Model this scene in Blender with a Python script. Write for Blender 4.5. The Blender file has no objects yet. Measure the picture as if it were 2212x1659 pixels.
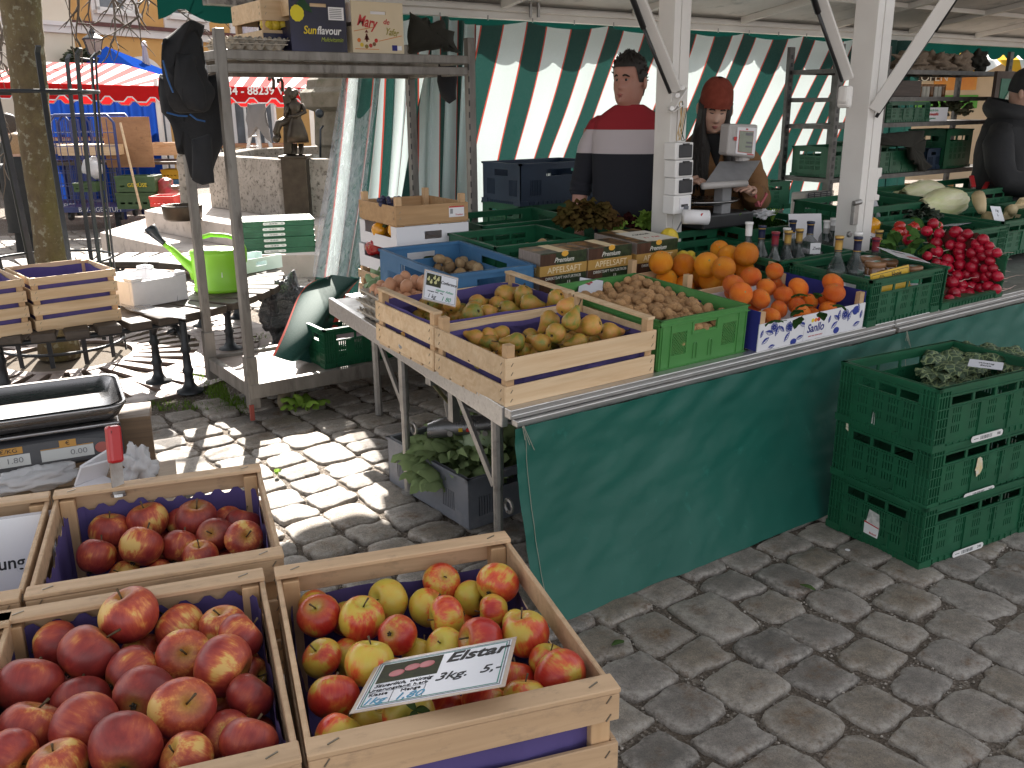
import bpy, math, random
from math import sin, cos, pi, radians, sqrt, atan2, degrees, exp
from mathutils import Vector, Matrix, Euler, noise as mnoise
random.seed(7)
SC = bpy.context.scene
COL = SC.collection
# ------------------------------------------------------------------ camera
TH, FPX, PT, RO, HC = radians(35.3), 1975.0, .296, -.009, 1.503
def R3(a, b, c): return Vector((a*cos(TH)+b*sin(TH), -a*sin(TH)+b*cos(TH), c))
FW = R3(0, cos(PT), -sin(PT)); UP0 = R3(0, sin(PT), cos(PT)); RT0 = R3(1, 0, 0)
RT = RT0*cos(RO)+UP0*sin(RO); UP = -RT0*sin(RO)+UP0*cos(RO)
CAM = Vector((0, 0, HC))
cd = bpy.data.cameras.new('camera'); cam = bpy.data.objects.new('camera', cd); COL.objects.link(cam)
cd.sensor_width = 36; cd.lens = 36*FPX/2212; cd.clip_start = .05; cd.clip_end = 500
cam.matrix_world = Matrix(((RT.x, UP.x, -FW.x, 0), (RT.y, UP.y, -FW.y, 0), (RT.z, UP.z, -FW.z, HC), (0, 0, 0, 1)))
SC.camera = cam
# ------------------------------------------------------------------ light
SUN_EL, SUN_AZ = radians(36), atan2(.39, .92)          # azimuth clockwise from +Y
w = bpy.data.worlds.new('World'); SC.world = w; w.use_nodes = True
nt = w.node_tree; bg = nt.nodes['Background']; sky = nt.nodes.new('ShaderNodeTexSky')
sky.sky_type = 'NISHITA'; sky.sun_disc = False; sky.sun_elevation = SUN_EL; sky.sun_rotation = SUN_AZ
sky.dust_density = 2.0; sky.air_density = .7; sky.ozone_density = .6
hs = nt.nodes.new('ShaderNodeHueSaturation'); hs.inputs['Saturation'].default_value = .12
nt.links.new(sky.outputs[0], hs.inputs['Color']); nt.links.new(hs.outputs[0], bg.inputs[0]); bg.inputs[1].default_value = .086
sl = bpy.data.lights.new('sun', 'SUN'); sl.energy = 5.0; sl.angle = radians(.5); sl.color = (1, .93, .84)
so = bpy.data.objects.new('sun', sl); COL.objects.link(so)
sd = Vector((sin(SUN_AZ)*cos(SUN_EL), cos(SUN_AZ)*cos(SUN_EL), sin(SUN_EL)))
so.rotation_euler = sd.to_track_quat('Z', 'Y').to_euler(); so.location = (5, 12, 12)
SC.view_settings.view_transform = 'Standard'; SC.view_settings.look = 'None'
SC.view_settings.exposure = 2.12; SC.view_settings.gamma = 1
SC.cycles.max_bounces = 8; SC.cycles.diffuse_bounces = 5; SC.cycles.transparent_max_bounces = 12
SC.cycles.use_denoising = True
# ------------------------------------------------------------------ photo pixel -> place (overview pixels, 2212 wide)
def ray(x, y): return FW+RT*((x-1106)/FPX)+UP*((829.5-y)/FPX)
def at(x, y, z=0.):
    d = ray(x, y); return CAM+d*((z-HC)/d.z)
def atY(x, y, Y):
    d = ray(x, y); return CAM+d*(Y/d.y)
def atX(x, y, X):
    d = ray(x, y); return CAM+d*(X/d.x)
def atB(x, y, b):
    d = ray(x, y); return CAM+d*(b/(d.x*sin(TH)+d.y*cos(TH)))
def depth(p): return (Vector(p)-CAM).dot(FW)
TILT = .051
def cz(Y): return .647+(Y-2.103)*TILT
def onc(x, y, h=0.):
    d = ray(x, y); t = (.647+h-2.103*TILT-HC)/(d.z-TILT*d.y); return CAM+d*t
# ------------------------------------------------------------------ geometry builder
class G:
    def __init__(s): s.v = []; s.f = []; s.m = []; s.a = {}
    def add(s, vs, fs, mi=0, M=None):
        o = len(s.v)
        s.v += [tuple(M @ Vector(p)) for p in vs] if M is not None else [tuple(p) for p in vs]
        s.f += [tuple(i+o for i in f) for f in fs]; s.m += [mi]*len(fs); return o
    def bx(s, x0, x1, y0, y1, z0, z1, mi=0, M=None):
        s.add([(x0,y0,z0),(x1,y0,z0),(x1,y1,z0),(x0,y1,z0),(x0,y0,z1),(x1,y0,z1),(x1,y1,z1),(x0,y1,z1)],
              [(3,2,1,0),(4,5,6,7),(0,1,5,4),(1,2,6,5),(2,3,7,6),(3,0,4,7)], mi, M)
    def box(s, c, d, mi=0, rot=None):
        M = Matrix.Translation(c)
        if rot is not None: M = M @ (rot if isinstance(rot, Matrix) else Euler(rot).to_matrix().to_4x4())
        a, b, e = d[0]/2, d[1]/2, d[2]/2
        s.bx(-a, a, -b, b, -e, e, mi, M)
    def bar(s, p, q, w, t, mi=0, side=(0, 0, 1)):
        p = Vector(p); q = Vector(q); d = q-p; L = d.length; x = d/L; y = Vector(side).cross(x)
        if y.length < 1e-4: y = Vector((1, 0, 0)).cross(x)
        y.normalize(); z = x.cross(y)
        M = Matrix(((x.x,y.x,z.x,p.x),(x.y,y.y,z.y,p.y),(x.z,y.z,z.z,p.z),(0,0,0,1)))
        s.bx(0, L, -w/2, w/2, -t/2, t/2, mi, M)
    def tube(s, pts, r, n=8, mi=0, cap=True, M=None, sq=1.0):
        P = [Vector(p) for p in pts]; R = r if isinstance(r, (list, tuple)) else [r]*len(P)
        vs = []; fs = []; u = None
        for i, p in enumerate(P):
            t = (P[min(i+1, len(P)-1)]-P[max(i-1, 0)])
            t = t.normalized() if t.length > 1e-9 else Vector((0, 0, 1))
            if u is None:
                u = t.orthogonal().normalized()
            u = (u-t*u.dot(t)); u = u.normalized() if u.length > 1e-6 else t.orthogonal().normalized()
            b = t.cross(u)
            for k in range(n):
                a = 2*pi*k/n; vs.append(p+(u*cos(a)+b*sin(a)*sq)*R[i])
        for i in range(len(P)-1):
            for k in range(n):
                fs.append((i*n+k, i*n+(k+1) % n, (i+1)*n+(k+1) % n, (i+1)*n+k))
        if cap:
            fs.append(tuple(range(n-1, -1, -1))); o = (len(P)-1)*n; fs.append(tuple(o+k for k in range(n)))
        s.add(vs, fs, mi, M)
    def lathe(s, prof, n=24, mi=0, M=None, mis=None):
        vs = []; fs = []; ms = []
        for r, z in prof:
            for k in range(n): vs.append((r*cos(2*pi*k/n), r*sin(2*pi*k/n), z))
        for i in range(len(prof)-1):
            for k in range(n):
                fs.append((i*n+k, i*n+(k+1) % n, (i+1)*n+(k+1) % n, (i+1)*n+k)); ms.append(mis[i] if mis else mi)
        s.add(vs, fs, 0, M); s.m[-len(ms):] = ms
    def sph(s, c, r, nu=16, nv=10, mi=0, fn=None, M=None):
        r = r if isinstance(r, (list, tuple)) else (r, r, r); vs = []; fs = []
        for j in range(nv+1):
            ph = pi*j/nv
            for i in range(nu):
                a = 2*pi*i/nu; d = Vector((sin(ph)*cos(a), sin(ph)*sin(a), -cos(ph))); k = fn(d) if fn else 1
                vs.append((c[0]+d.x*r[0]*k, c[1]+d.y*r[1]*k, c[2]+d.z*r[2]*k))
        for j in range(nv):
            for i in range(nu):
                fs.append((j*nu+i, j*nu+(i+1) % nu, (j+1)*nu+(i+1) % nu, (j+1)*nu+i))
        return s.add(vs, fs, mi, M)
    def grid(s, fn, nu, nv, mi=0, closed=False, M=None):
        vs = [fn(i/(nu if closed else nu-1), j/(nv-1)) for j in range(nv) for i in range(nu)]; fs = []
        for j in range(nv-1):
            for i in range(nu if closed else nu-1):
                i2 = (i+1) % nu; fs.append((j*nu+i, j*nu+i2, (j+1)*nu+i2, (j+1)*nu+i))
        return s.add(vs, fs, mi, M)
    def prism(s, poly, z0, z1, mi=0, M=None):
        n = len(poly); vs = [(x, y, z0) for x, y in poly]+[(x, y, z1) for x, y in poly]
        fs = [tuple(range(n-1, -1, -1)), tuple(range(n, 2*n))]+[(i, (i+1) % n, n+(i+1) % n, n+i) for i in range(n)]
        s.add(vs, fs, mi, M)
    def plate(s, w, h, holes, t, M=None, mi=0):
        # a w x h wall, thickness t towards +n, with rectangular holes (u0,u1,v0,v1); local axes u, v, n
        us = sorted({0., w} | {round(c, 5) for q in holes for c in q[:2]}); vs_ = sorted({0., h} | {round(c, 5) for q in holes for c in q[2:]})
        us = [u for u in us if 0 <= u <= w]; vs_ = [v for v in vs_ if 0 <= v <= h]
        nu, nv = len(us)-1, len(vs_)-1
        fill = [[not any(q[0]-1e-5 <= (us[i]+us[i+1])/2 <= q[1]+1e-5 and q[2]-1e-5 <= (vs_[j]+vs_[j+1])/2 <= q[3]+1e-5 for q in holes) for i in range(nu)] for j in range(nv)]
        V = []; Fc = []
        def quad(a, b, c, d):
            o = len(V); V.extend([a, b, c, d]); Fc.append((o, o+1, o+2, o+3))
        for j in range(nv):
            i = 0; y0, y1 = vs_[j], vs_[j+1]
            while i < nu:
                if not fill[j][i]: i += 1; continue
                k = i
                while k < nu and fill[j][k]: k += 1
                x0, x1 = us[i], us[k]
                quad((x0,y0,t),(x1,y0,t),(x1,y1,t),(x0,y1,t)); quad((x0,y1,0),(x1,y1,0),(x1,y0,0),(x0,y0,0))
                quad((x0,y0,0),(x0,y0,t),(x0,y1,t),(x0,y1,0)); quad((x1,y1,0),(x1,y1,t),(x1,y0,t),(x1,y0,0))
                i = k
            for i in range(nu):
                if fill[j][i]:
                    x0, x1 = us[i], us[i+1]
                    if j == 0 or not fill[j-1][i]: quad((x0,y0,0),(x1,y0,0),(x1,y0,t),(x0,y0,t))
                    if j == nv-1 or not fill[j+1][i]: quad((x0,y1,t),(x1,y1,t),(x1,y1,0),(x0,y1,0))
        s.add(V, Fc, mi, M)
    def out(s, name, mats, parent=None, loc=None, rot=None, smooth=False, bev=0, attr=None, seg=2, sub=0):
        me = bpy.data.meshes.new(name); me.from_pydata(s.v, [], s.f)
        mats = mats if isinstance(mats, (list, tuple)) else [mats]
        for m in mats: me.materials.append(m)
        if len(mats) > 1: me.polygons.foreach_set('material_index', s.m)
        if smooth: me.polygons.foreach_set('use_smooth', [True]*len(s.f))
        if attr:
            for k, vals in attr.items():
                a = me.attributes.new(k, 'FLOAT', 'POINT'); a.data.foreach_set('value', vals)
        me.update()
        o = bpy.data.objects.new(name, me); COL.objects.link(o)
        if parent is not None: o.parent = parent
        if loc is not None: o.location = loc
        if rot is not None: o.rotation_euler = rot
        if bev:
            b = o.modifiers.new('bevel', 'BEVEL'); b.width = bev; b.segments = seg; b.limit_method = 'ANGLE'; b.angle_limit = radians(40)
        if sub:
            b = o.modifiers.new('sub', 'SUBSURF'); b.levels = sub; b.render_levels = sub
        return o
def tag(o, label, cat, group=None, kind=None):
    if label: o['label'] = label
    if cat: o['category'] = cat
    if group: o['group'] = group
    if kind: o['kind'] = kind
    return o
def thing(name, label, cat, loc=(0, 0, 0), rot=0, group=None):
    o = bpy.data.objects.new(name, None); COL.objects.link(o); o.empty_display_size = .05
    o.location = loc; o.rotation_euler = rot if isinstance(rot, (tuple, list, Euler)) else (0, 0, rot)
    return tag(o, label, cat, group)
def structure(o): o['kind'] = 'structure'; return o
def copy_thing(o, loc, rot, label, group=None, scale=None):
    c = o.copy(); COL.objects.link(c); c.location = loc
    if rot is not None: c.rotation_euler = rot if not isinstance(rot, (int, float)) else (0, 0, rot)
    if scale: c.scale = (scale, scale, scale) if isinstance(scale, (int, float)) else scale
    c['label'] = label
    if group: c['group'] = group
    for ch in list(o.children):
        d = ch.copy(); COL.objects.link(d); d.parent = c
        for g in list(ch.children):
            e = g.copy(); COL.objects.link(e); e.parent = d
    return c
def text(body, size, mat, parent=None, loc=(0, 0, 0), rot=(0, 0, 0), shear=0, bold=0, al='CENTER', sx=1, ext=.0004, name='lettering'):
    c = bpy.data.curves.new(name, 'FONT'); c.body = body; c.size = size; c.shear = shear; c.offset = bold*size
    c.align_x = al; c.align_y = 'CENTER'; c.extrude = ext; c.resolution_u = 4; c.materials.append(mat)
    tmp = bpy.data.objects.new('lettering_curve', c); me = bpy.data.meshes.new_from_object(tmp); me.name = name
    bpy.data.objects.remove(tmp); bpy.data.curves.remove(c)
    o = bpy.data.objects.new(name, me); COL.objects.link(o); o.location = loc; o.rotation_euler = rot; o.scale = (sx, 1, 1)
    if not me.materials: me.materials.append(mat)
    if parent is not None: o.parent = parent
    return o
ORD = ['first','second','third','fourth','fifth','sixth','seventh','eighth','ninth','tenth','eleventh','twelfth']
def rowpos(pts, nrow):
    # photo positions -> [(row from the back, place from the left)]
    idx = sorted(range(len(pts)), key=lambda i: pts[i][1]+.12*pts[i][0]); n = len(pts); res = [None]*n
    for r in range(nrow):
        row = idx[round(r*n/nrow):round((r+1)*n/nrow)]; row.sort(key=lambda i: pts[i][0])
        for k, i in enumerate(row): res[i] = (ORD[r], ORD[k])
    return res
# ------------------------------------------------------------------ materials
def nodes(name):
    m = bpy.data.materials.new(name); m.use_nodes = True; t = m.node_tree
    return m, t, t.nodes['Principled BSDF'], t.nodes, t.links
def rgba(c): return (c[0], c[1], c[2], 1)
def hx(s):
    v = [int(s[i:i+2], 16)/255 for i in (0, 2, 4)]
    return tuple(c/12.92 if c <= .04045 else ((c+.055)/1.055)**2.4 for c in v)
def sh(t, op, a, b=None, clamp=False):
    n = t.nodes.new('ShaderNodeMath'); n.operation = op; n.use_clamp = clamp
    for i, x in enumerate((a, b)):
        if x is None: continue
        if isinstance(x, (int, float)): n.inputs[i].default_value = x
        else: t.links.new(x, n.inputs[i])
    return n.outputs[0]
def mixc(t, f, a, b, mode='MIX'):
    n = t.nodes.new('ShaderNodeMix'); n.data_type = 'RGBA'; n.blend_type = mode
    for i, x in ((0, f), (6, a), (7, b)):
        if isinstance(x, (int, float)): n.inputs[i].default_value = x
        elif isinstance(x, tuple): n.inputs[i].default_value = rgba(x)
        else: t.links.new(x, n.inputs[i])
    return n.outputs[2]
def ramp(t, f, stops, interp='LINEAR'):
    n = t.nodes.new('ShaderNodeValToRGB'); n.color_ramp.interpolation = interp; e = n.color_ramp.elements
    while len(e) < len(stops): e.new(.5)
    for k, (p, c) in enumerate(stops):
        e[k].position = p; e[k].color = rgba(c) if isinstance(c, tuple) else (c, c, c, 1)
    t.links.new(f, n.inputs[0]); return n.outputs[0]
def coords(t, scale=(1, 1, 1), rnd=True, src='Object', rot=(0, 0, 0)):
    tc = t.nodes.new('ShaderNodeTexCoord'); mp = t.nodes.new('ShaderNodeMapping'); mp.inputs['Scale'].default_value = scale
    mp.inputs['Rotation'].default_value = rot
    t.links.new(tc.outputs[src], mp.inputs[0])
    if rnd:
        oi = t.nodes.new('ShaderNodeObjectInfo'); r = sh(t, 'MULTIPLY', oi.outputs['Random'], 37.)
        c = t.nodes.new('ShaderNodeCombineXYZ')
        for i in range(3): t.links.new(r, c.inputs[i])
        t.links.new(c.outputs[0], mp.inputs[1])
    return mp.outputs[0]
def noise(t, co, sc, det=4, rough=.55, dist=0):
    n = t.nodes.new('ShaderNodeTexNoise'); n.inputs['Scale'].default_value = sc; n.inputs['Detail'].default_value = det
    n.inputs['Roughness'].default_value = rough; n.inputs['Distortion'].default_value = dist
    t.links.new(co, n.inputs['Vector']); return n.outputs[0]
def voro(t, co, sc, feat='F1', out='Distance'):
    n = t.nodes.new('ShaderNodeTexVoronoi'); n.feature = feat; n.inputs['Scale'].default_value = sc
    t.links.new(co, n.inputs['Vector']); return n.outputs[out]
def bumpn(t, h, s, d=.01, bs=None):
    n = t.nodes.new('ShaderNodeBump'); n.inputs['Strength'].default_value = s; n.inputs['Distance'].default_value = d
    t.links.new(h, n.inputs['Height'])
    t.links.new(n.outputs[0], t.nodes['Principled BSDF'].inputs['Normal'])
def mat(name, c, rough=.6, c2=None, ns=12, bump=0, bs=60, bd=.004, metal=0, st=(1, 1, 1), det=5, rnd=0, c3=None, n3=4, k3=(.55, .75), spec=.5, trans=0, alpha=1, sss=0, coat=0):
    m, t, b, N, L = nodes(name)
    co = coords(t, st)
    if c2 is None: c2 = tuple(x*.8 for x in c)
    f = ramp(t, noise(t, co, ns, det), [(.3, 0.), (.7, 1.)])
    col = mixc(t, f, c, c2)
    if c3: col = mixc(t, ramp(t, noise(t, co, n3, 6, .65), [(k3[0], 0.), (k3[1], 1.)]), col, c3)
    if rnd:
        oi = N.new('ShaderNodeObjectInfo'); h = N.new('ShaderNodeHueSaturation')
        L.new(sh(t, 'ADD', sh(t, 'MULTIPLY', oi.outputs['Random'], rnd), 1-rnd/2), h.inputs['Value']); L.new(col, h.inputs['Color']); col = h.outputs[0]
    L.new(col, b.inputs['Base Color']); b.inputs['Metallic'].default_value = metal; b.inputs['Specular IOR Level'].default_value = spec
    L.new(sh(t, 'ADD', sh(t, 'MULTIPLY', f, .12), rough-.06), b.inputs['Roughness'])
    if bump: bumpn(t, noise(t, co, bs, 5, .6), bump, bd)
    if trans: b.inputs['Transmission Weight'].default_value = trans
    if coat: b.inputs['Coat Weight'].default_value = coat; b.inputs['Coat Roughness'].default_value = .06
    if sss: b.inputs['Subsurface Weight'].default_value = sss; b.inputs['Subsurface Radius'].default_value = (.01, .004, .002)
    if alpha < 1: b.inputs['Alpha'].default_value = alpha
    return m
def wood(name, a, b_, grain=(2, 30, 30), rough=.65, dirt=None):
    m, t, b, N, L = nodes(name); co = coords(t, grain)
    g = noise(t, co, 1.0, 6, .6, 1.2); g2 = noise(t, coords(t, (1.2, 9, 9)), 2., 3, .5, .6)
    col = mixc(t, ramp(t, g, [(.35, 0.), (.68, 1.)]), a, b_)
    col = mixc(t, ramp(t, g2, [(.5, 0.), (.8, .5)]), col, tuple(x*.72 for x in b_))
    if dirt: col = mixc(t, ramp(t, noise(t, coords(t, (3, 6, 6)), 6, 6, .7), [(.55, 0.), (.8, .75)]), col, dirt)
    oi = N.new('ShaderNodeObjectInfo'); h = N.new('ShaderNodeHueSaturation')
    L.new(sh(t, 'ADD', sh(t, 'MULTIPLY', oi.outputs['Random'], .22), .89), h.inputs['Value']); L.new(col, h.inputs['Color'])
    L.new(h.outputs[0], b.inputs['Base Color']); b.inputs['Roughness'].default_value = rough
    bumpn(t, g, .25, .002)
    return m
def glassm(name, c, rough=.03, alpha=.35):
    m, t, b, N, L = nodes(name); b.inputs['Base Color'].default_value = rgba(c); b.inputs['Roughness'].default_value = rough
    b.inputs['Alpha'].default_value = alpha; b.inputs['Specular IOR Level'].default_value = .8; return m
def cloth(name, c, trl=.35, c2=None, ns=6, rough=.8):
    m, t, b, N, L = nodes(name); out = N['Material Output']
    col = mixc(t, noise(t, coords(t), ns, 4), c, c2 or tuple(x*.85 for x in c))
    tr = N.new('ShaderNodeBsdfTranslucent'); mx = N.new('ShaderNodeMixShader'); mx.inputs[0].default_value = trl
    L.new(col, b.inputs['Base Color']); L.new(col, tr.inputs[0]); b.inputs['Roughness'].default_value = rough; b.inputs['Specular IOR Level'].default_value = 0
    L.new(b.outputs[0], mx.inputs[1]); L.new(tr.outputs[0], mx.inputs[2]); L.new(mx.outputs[0], out.inputs[0])
    return m
pine = wood('pine_wood', (.70, .52, .33), (.58, .39, .22))
pine_old = wood('weathered_pine_wood', (.60, .41, .25), (.47, .31, .18), dirt=(.22, .16, .11))
pine_end = wood('pine_post_wood', (.62, .41, .23), (.50, .31, .16), grain=(30, 30, 2))
ply_dark = wood('plywood', (.36, .19, .09), (.25, .12, .055), grain=(1.5, 3, 3), dirt=(.10, .05, .025))
oldplank = wood('dark_bench_wood', (.085, .065, .05), (.045, .034, .027), dirt=(.02, .016, .014))
purple = mat('purple_paper', (.075, .055, .19), .8, (.095, .07, .23), 8, .25, 30)
green_pl = mat('green_plastic', (.012, .105, .048), .42, (.009, .080, .037), 9, .12, 160, .001, c3=(.022, .13, .066), n3=5)
walgreen = mat('light_green_plastic', (.075, .26, .065), .45, (.06, .22, .055), 7, c3=(.11, .28, .09), n3=9)
blue_pl = mat('blue_plastic', (.055, .17, .33), .45, (.045, .14, .28), 6, c3=(.10, .21, .34), n3=8)
navy_pl = mat('navy_plastic', (.02, .04, .075), .5, (.015, .03, .06), 6)
grey_pl = mat('grey_plastic', (.16, .17, .20), .5, (.13, .14, .165), 8, c3=(.22, .22, .24), n3=10)
white_paint = mat('white_paint', (.74, .72, .69), .35, (.68, .65, .62), 5, .05, 60, c3=(.55, .50, .45), n3=7, k3=(.66, .85))
alu = mat('aluminium', (.60, .59, .58), .38, (.50, .49, .48), 10, .08, 90, .001, metal=.85, st=(1, 8, 8), c3=(.36, .33, .31), n3=12)
galv = mat('galvanised_steel', (.42, .41, .40), .45, (.30, .29, .28), 14, .1, 50, .001, metal=.8, c3=(.20, .19, .18), n3=18)
iron = mat('dark_cast_iron', (.022, .026, .032), .45, (.035, .04, .047), 12, .3, 40, .002, metal=.3)
blackpl = mat('black_plastic', (.018, .018, .02), .4, (.025, .025, .027), 8)
white_pl = mat('white_plastic', (.78, .77, .76), .4, (.74, .73, .72), 5)
white_card = mat('white_cardboard', (.76, .75, .78), .75, (.72, .71, .74), 4, .08, 40)
paperw = mat('white_paper', (.80, .79, .80), .55, (.76, .75, .77), 4)
inkm = mat('black_ink', (.015, .015, .017), .6)
ink_grey = mat('grey_ink', (.18, .18, .19), .7)
ink_blue = mat('blue_ink', (.10, .35, .52), .6)
ink_green = mat('green_ink', (.03, .32, .16), .6)
ink_red = mat('red_ink', (.55, .04, .04), .6)
ink_white = mat('white_ink', (.8, .8, .8), .6)
ink_yel = mat('yellow_ink', (.82, .62, .03), .6)
dark_fab = mat('dark_fabric', (.014, .015, .018), .9, (.022, .023, .027), 14, .4, 90)
def matte(name, c, r=.7): return mat(name, c, r, tuple(x*.9 for x in c), 6)
# ================================================================== ground
def gz(x, y):
    b = x*sin(TH)+y*cos(TH); a = x*cos(TH)-y*sin(TH)
    return -.016*max(0, b-7)-.010*max(0, -a-3)
m, t, b, N, L = nodes('joint_gravel'); co = coords(t, rnd=False)
v = voro(t, co, 140, out='Color'); sp = ramp(t, v, [(0, (.06, .047, .037)), (.55, (.13, .105, .083)), (.8, (.24, .205, .17)), (.97, (.48, .45, .41))])
col = mixc(t, ramp(t, noise(t, co, 5), [(.45, 0.), (.7, .8)]), sp, (.11, .084, .062))
L.new(col, b.inputs[0]); b.inputs['Roughness'].default_value = .95; bumpn(t, voro(t, co, 140), 1., .006)
gravel = m
m, t, b, N, L = nodes('granite_cobble'); co = coords(t, rnd=False)
at_ = N.new('ShaderNodeAttribute'); at_.attribute_name = 'tone'; ae = N.new('ShaderNodeAttribute'); ae.attribute_name = 'edge'
base = ramp(t, at_.outputs['Fac'], [(0, (.18, .16, .142)), (.25, (.29, .258, .23)), (.5, (.335, .297, .262)), (.75, (.28, .232, .178)), (1, (.42, .375, .33))])
spk = voro(t, co, 420, out='Color'); base = mixc(t, .55, base, ramp(t, spk, [(0, (.22, .21, .20)), (.4, (.9, .89, .87)), (.85, (1.4, 1.37, 1.33)), (1, (2.1, 2.05, 1.95))]), 'MULTIPLY')
base = mixc(t, ramp(t, noise(t, co, 26, 6, .7), [(.35, .55), (.62, 0.)]), base, (.10, .095, .09))
base = mixc(t, sh(t, 'MULTIPLY', ramp(t, noise(t, co, 9, 5, .6), [(.54, 0.), (.64, .9)]), ramp(t, noise(t, co, 60, 4, .7), [(.4, .2), (.65, 1.)])), base, (.155, .085, .04))
base = mixc(t, sh(t, 'MULTIPLY', ae.outputs['Fac'], ramp(t, noise(t, co, 45, 5, .7), [(.38, 0.), (.64, .8)])), base, (.50, .46, .42))
L.new(base, b.inputs[0]); b.inputs['Roughness'].default_value = .62
bumpn(t, sh(t, 'ADD', noise(t, co, 130, 6, .7), sh(t, 'MULTIPLY', spk, .25)), .9, .008)
cobble = m
g = G()
def gfn(u, v):
    x = -60+u*150; y = -30+v*150
    return (x, y, gz(x, y)-.015)
g.grid(gfn, 76, 76)
structure(g.out('ground', gravel, smooth=True))
# cobbles: real rounded granite setts near the stall, rows along Y
g = G(); tone = []; edge = []
rs = random.Random(3)
def sett(cx, cy, wx, wy, ht, big=True):
    tn = rs.random(); n = 5 if big else 3
    tx, ty = rs.gauss(0, .018), rs.gauss(0, .018); hh = ht+rs.uniform(-.006, .005); base = gz(cx, cy)
    a0 = rs.gauss(0, .03); ca, sa = cos(a0), sin(a0)
    jit = [(rs.uniform(-.011, .011), rs.uniform(-.011, .011)) for _ in range(8)]
    ex = 6.5+rs.uniform(-2.5, 4); rings = ((1.0, -.03), (1.0, -.011), (.978, -.0035), (.92, .0), (.5, .002)) if big else ((1., -.03), (.98, -.005), (.88, .001))
    ns = 20 if big else 12; vs = []; fs = []
    for sc_, dz in rings:
        for k in range(ns):
            a = 2*pi*k/ns+pi/ns; c, s = cos(a), sin(a); q = (abs(c)**ex+abs(s)**ex)**(-1/ex)
            jx, jy = jit[k*8//ns]
            lx = c*q*wx/2*sc_+jx*sc_; ly = s*q*wy/2*sc_+jy*sc_
            wob = mnoise.noise((cx*9+lx*16, cy*9+ly*16, dz*20))*.0045 if big else 0
            vs.append((cx+lx*ca-ly*sa, cy+lx*sa+ly*ca, base+hh+dz+lx*tx+ly*ty+wob))
            edge.append(1.0 if sc_ > .9 else (.35 if sc_ > .8 else 0)); tone.append(tn)
    for i in range(len(rings)-1):
        for k in range(ns): fs.append((i*ns+k, i*ns+(k+1) % ns, (i+1)*ns+(k+1) % ns, (i+1)*ns+k))
    vs.append((cx, cy, base+hh+.004)); edge.append(0); tone.append(tn); o = (len(rings)-1)*ns
    fs += [(o+k, o+(k+1) % ns, len(vs)-1) for k in range(ns)]
    g.add(vs, fs)
def inview(x, y, m_=650):
    p = Vector((x, y, 0)); d = depth(p)
    if d < .4: return False
    q = p-CAM; px = 1106+FPX*q.dot(RT)/d; py = 829.5-FPX*q.dot(UP)/d
    return -m_ < px < 2212+m_ and py < 1659+m_*1.5
x = -6.2
while x < 9.6:
    wx = .185+rs.uniform(-.012, .014); y = -.2+rs.uniform(0, .2); drift = rs.uniform(-.02, .02)
    while y < 14:
        wy = rs.uniform(.135, .20) if rs.random() > .1 else rs.uniform(.20, .27)
        cx, cy = x+wx/2+.012*sin(y*1.7+x), y+wy/2
        hid = (1.75 < cx < 9 and 2.4 < cy < 3.6 and cx > 2.5)
        if inview(cx, cy) and not hid:
            d = depth((cx, cy, 0)); gap = .013 if rs.random() > .25 else .022
            if not (cx-.95)**2+(cy-6.25)**2 < 1.55**2: sett(cx, cy, wx-gap, wy-gap, .0, d < 6.5)
        y += wy
    x += wx
structure(g.out('cobblestone_paving', cobble, smooth=True, attr={'tone': tone, 'edge': edge}))
# pebbles and moss in the joints
g = G()
peb = mat('pebble', (.52, .48, .43), .8, (.22, .18, .15), 300)
for _ in range(5200):
    x = rs.uniform(.9, 4.9); y = rs.uniform(.1, 2.2)
    if inview(x, y, 20): r = rs.uniform(.0018, .0055); g.sph((x, y, -.013+r*.6), (r, r*.8, r*.7), 6, 4)
o = g.out('joint_pebbles', peb, smooth=True); tag(o, 'pale grit lying in the joints between the cobbles', 'gravel', kind='stuff')
def blades(name, spots, m_, label, h=.03, n=20):
    g = G()
    for (x, y, R) in spots:
        for _ in range(int(n*R/.1)):
            a, r = rs.uniform(0, 2*pi), R*sqrt(rs.random()); px, py = x+r*cos(a)*.6, y+r*sin(a); hh = h*rs.uniform(.5, 1.3); b_ = rs.uniform(0, 2*pi); w_ = .004
            z0 = gz(px, py)-.02
            g.add([(px-w_*cos(b_), py-w_*sin(b_), z0), (px+w_*cos(b_), py+w_*sin(b_), z0), (px+.02*rs.uniform(-1, 1), py+.02*rs.uniform(-1, 1), z0+hh+.01)], [(0, 1, 2)])
    o = g.out(name, m_); tag(o, label, 'grass', kind='stuff')
grassm = cloth('grass_blade', (.10, .19, .03), .4, (.17, .25, .05), 30)
sp = [(1.47+.02*sin(k), 4.55+k*.06, .09) for k in range(14)]+[(1.25, 4.75, .1), (1.37, 4.62, .12), (1.42, 5.0, .1), (1.55, 5.15, .1), (2.0, 5.55, .12), (2.1, 5.9, .15), (1.9, 5.2, .1), (.86, 5.2, .12), (1.15, 4.85, .1)]
blades('joint_grass', sp, grassm, 'thin green grass growing in the joints by the bench feet', .03, 60)
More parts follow.
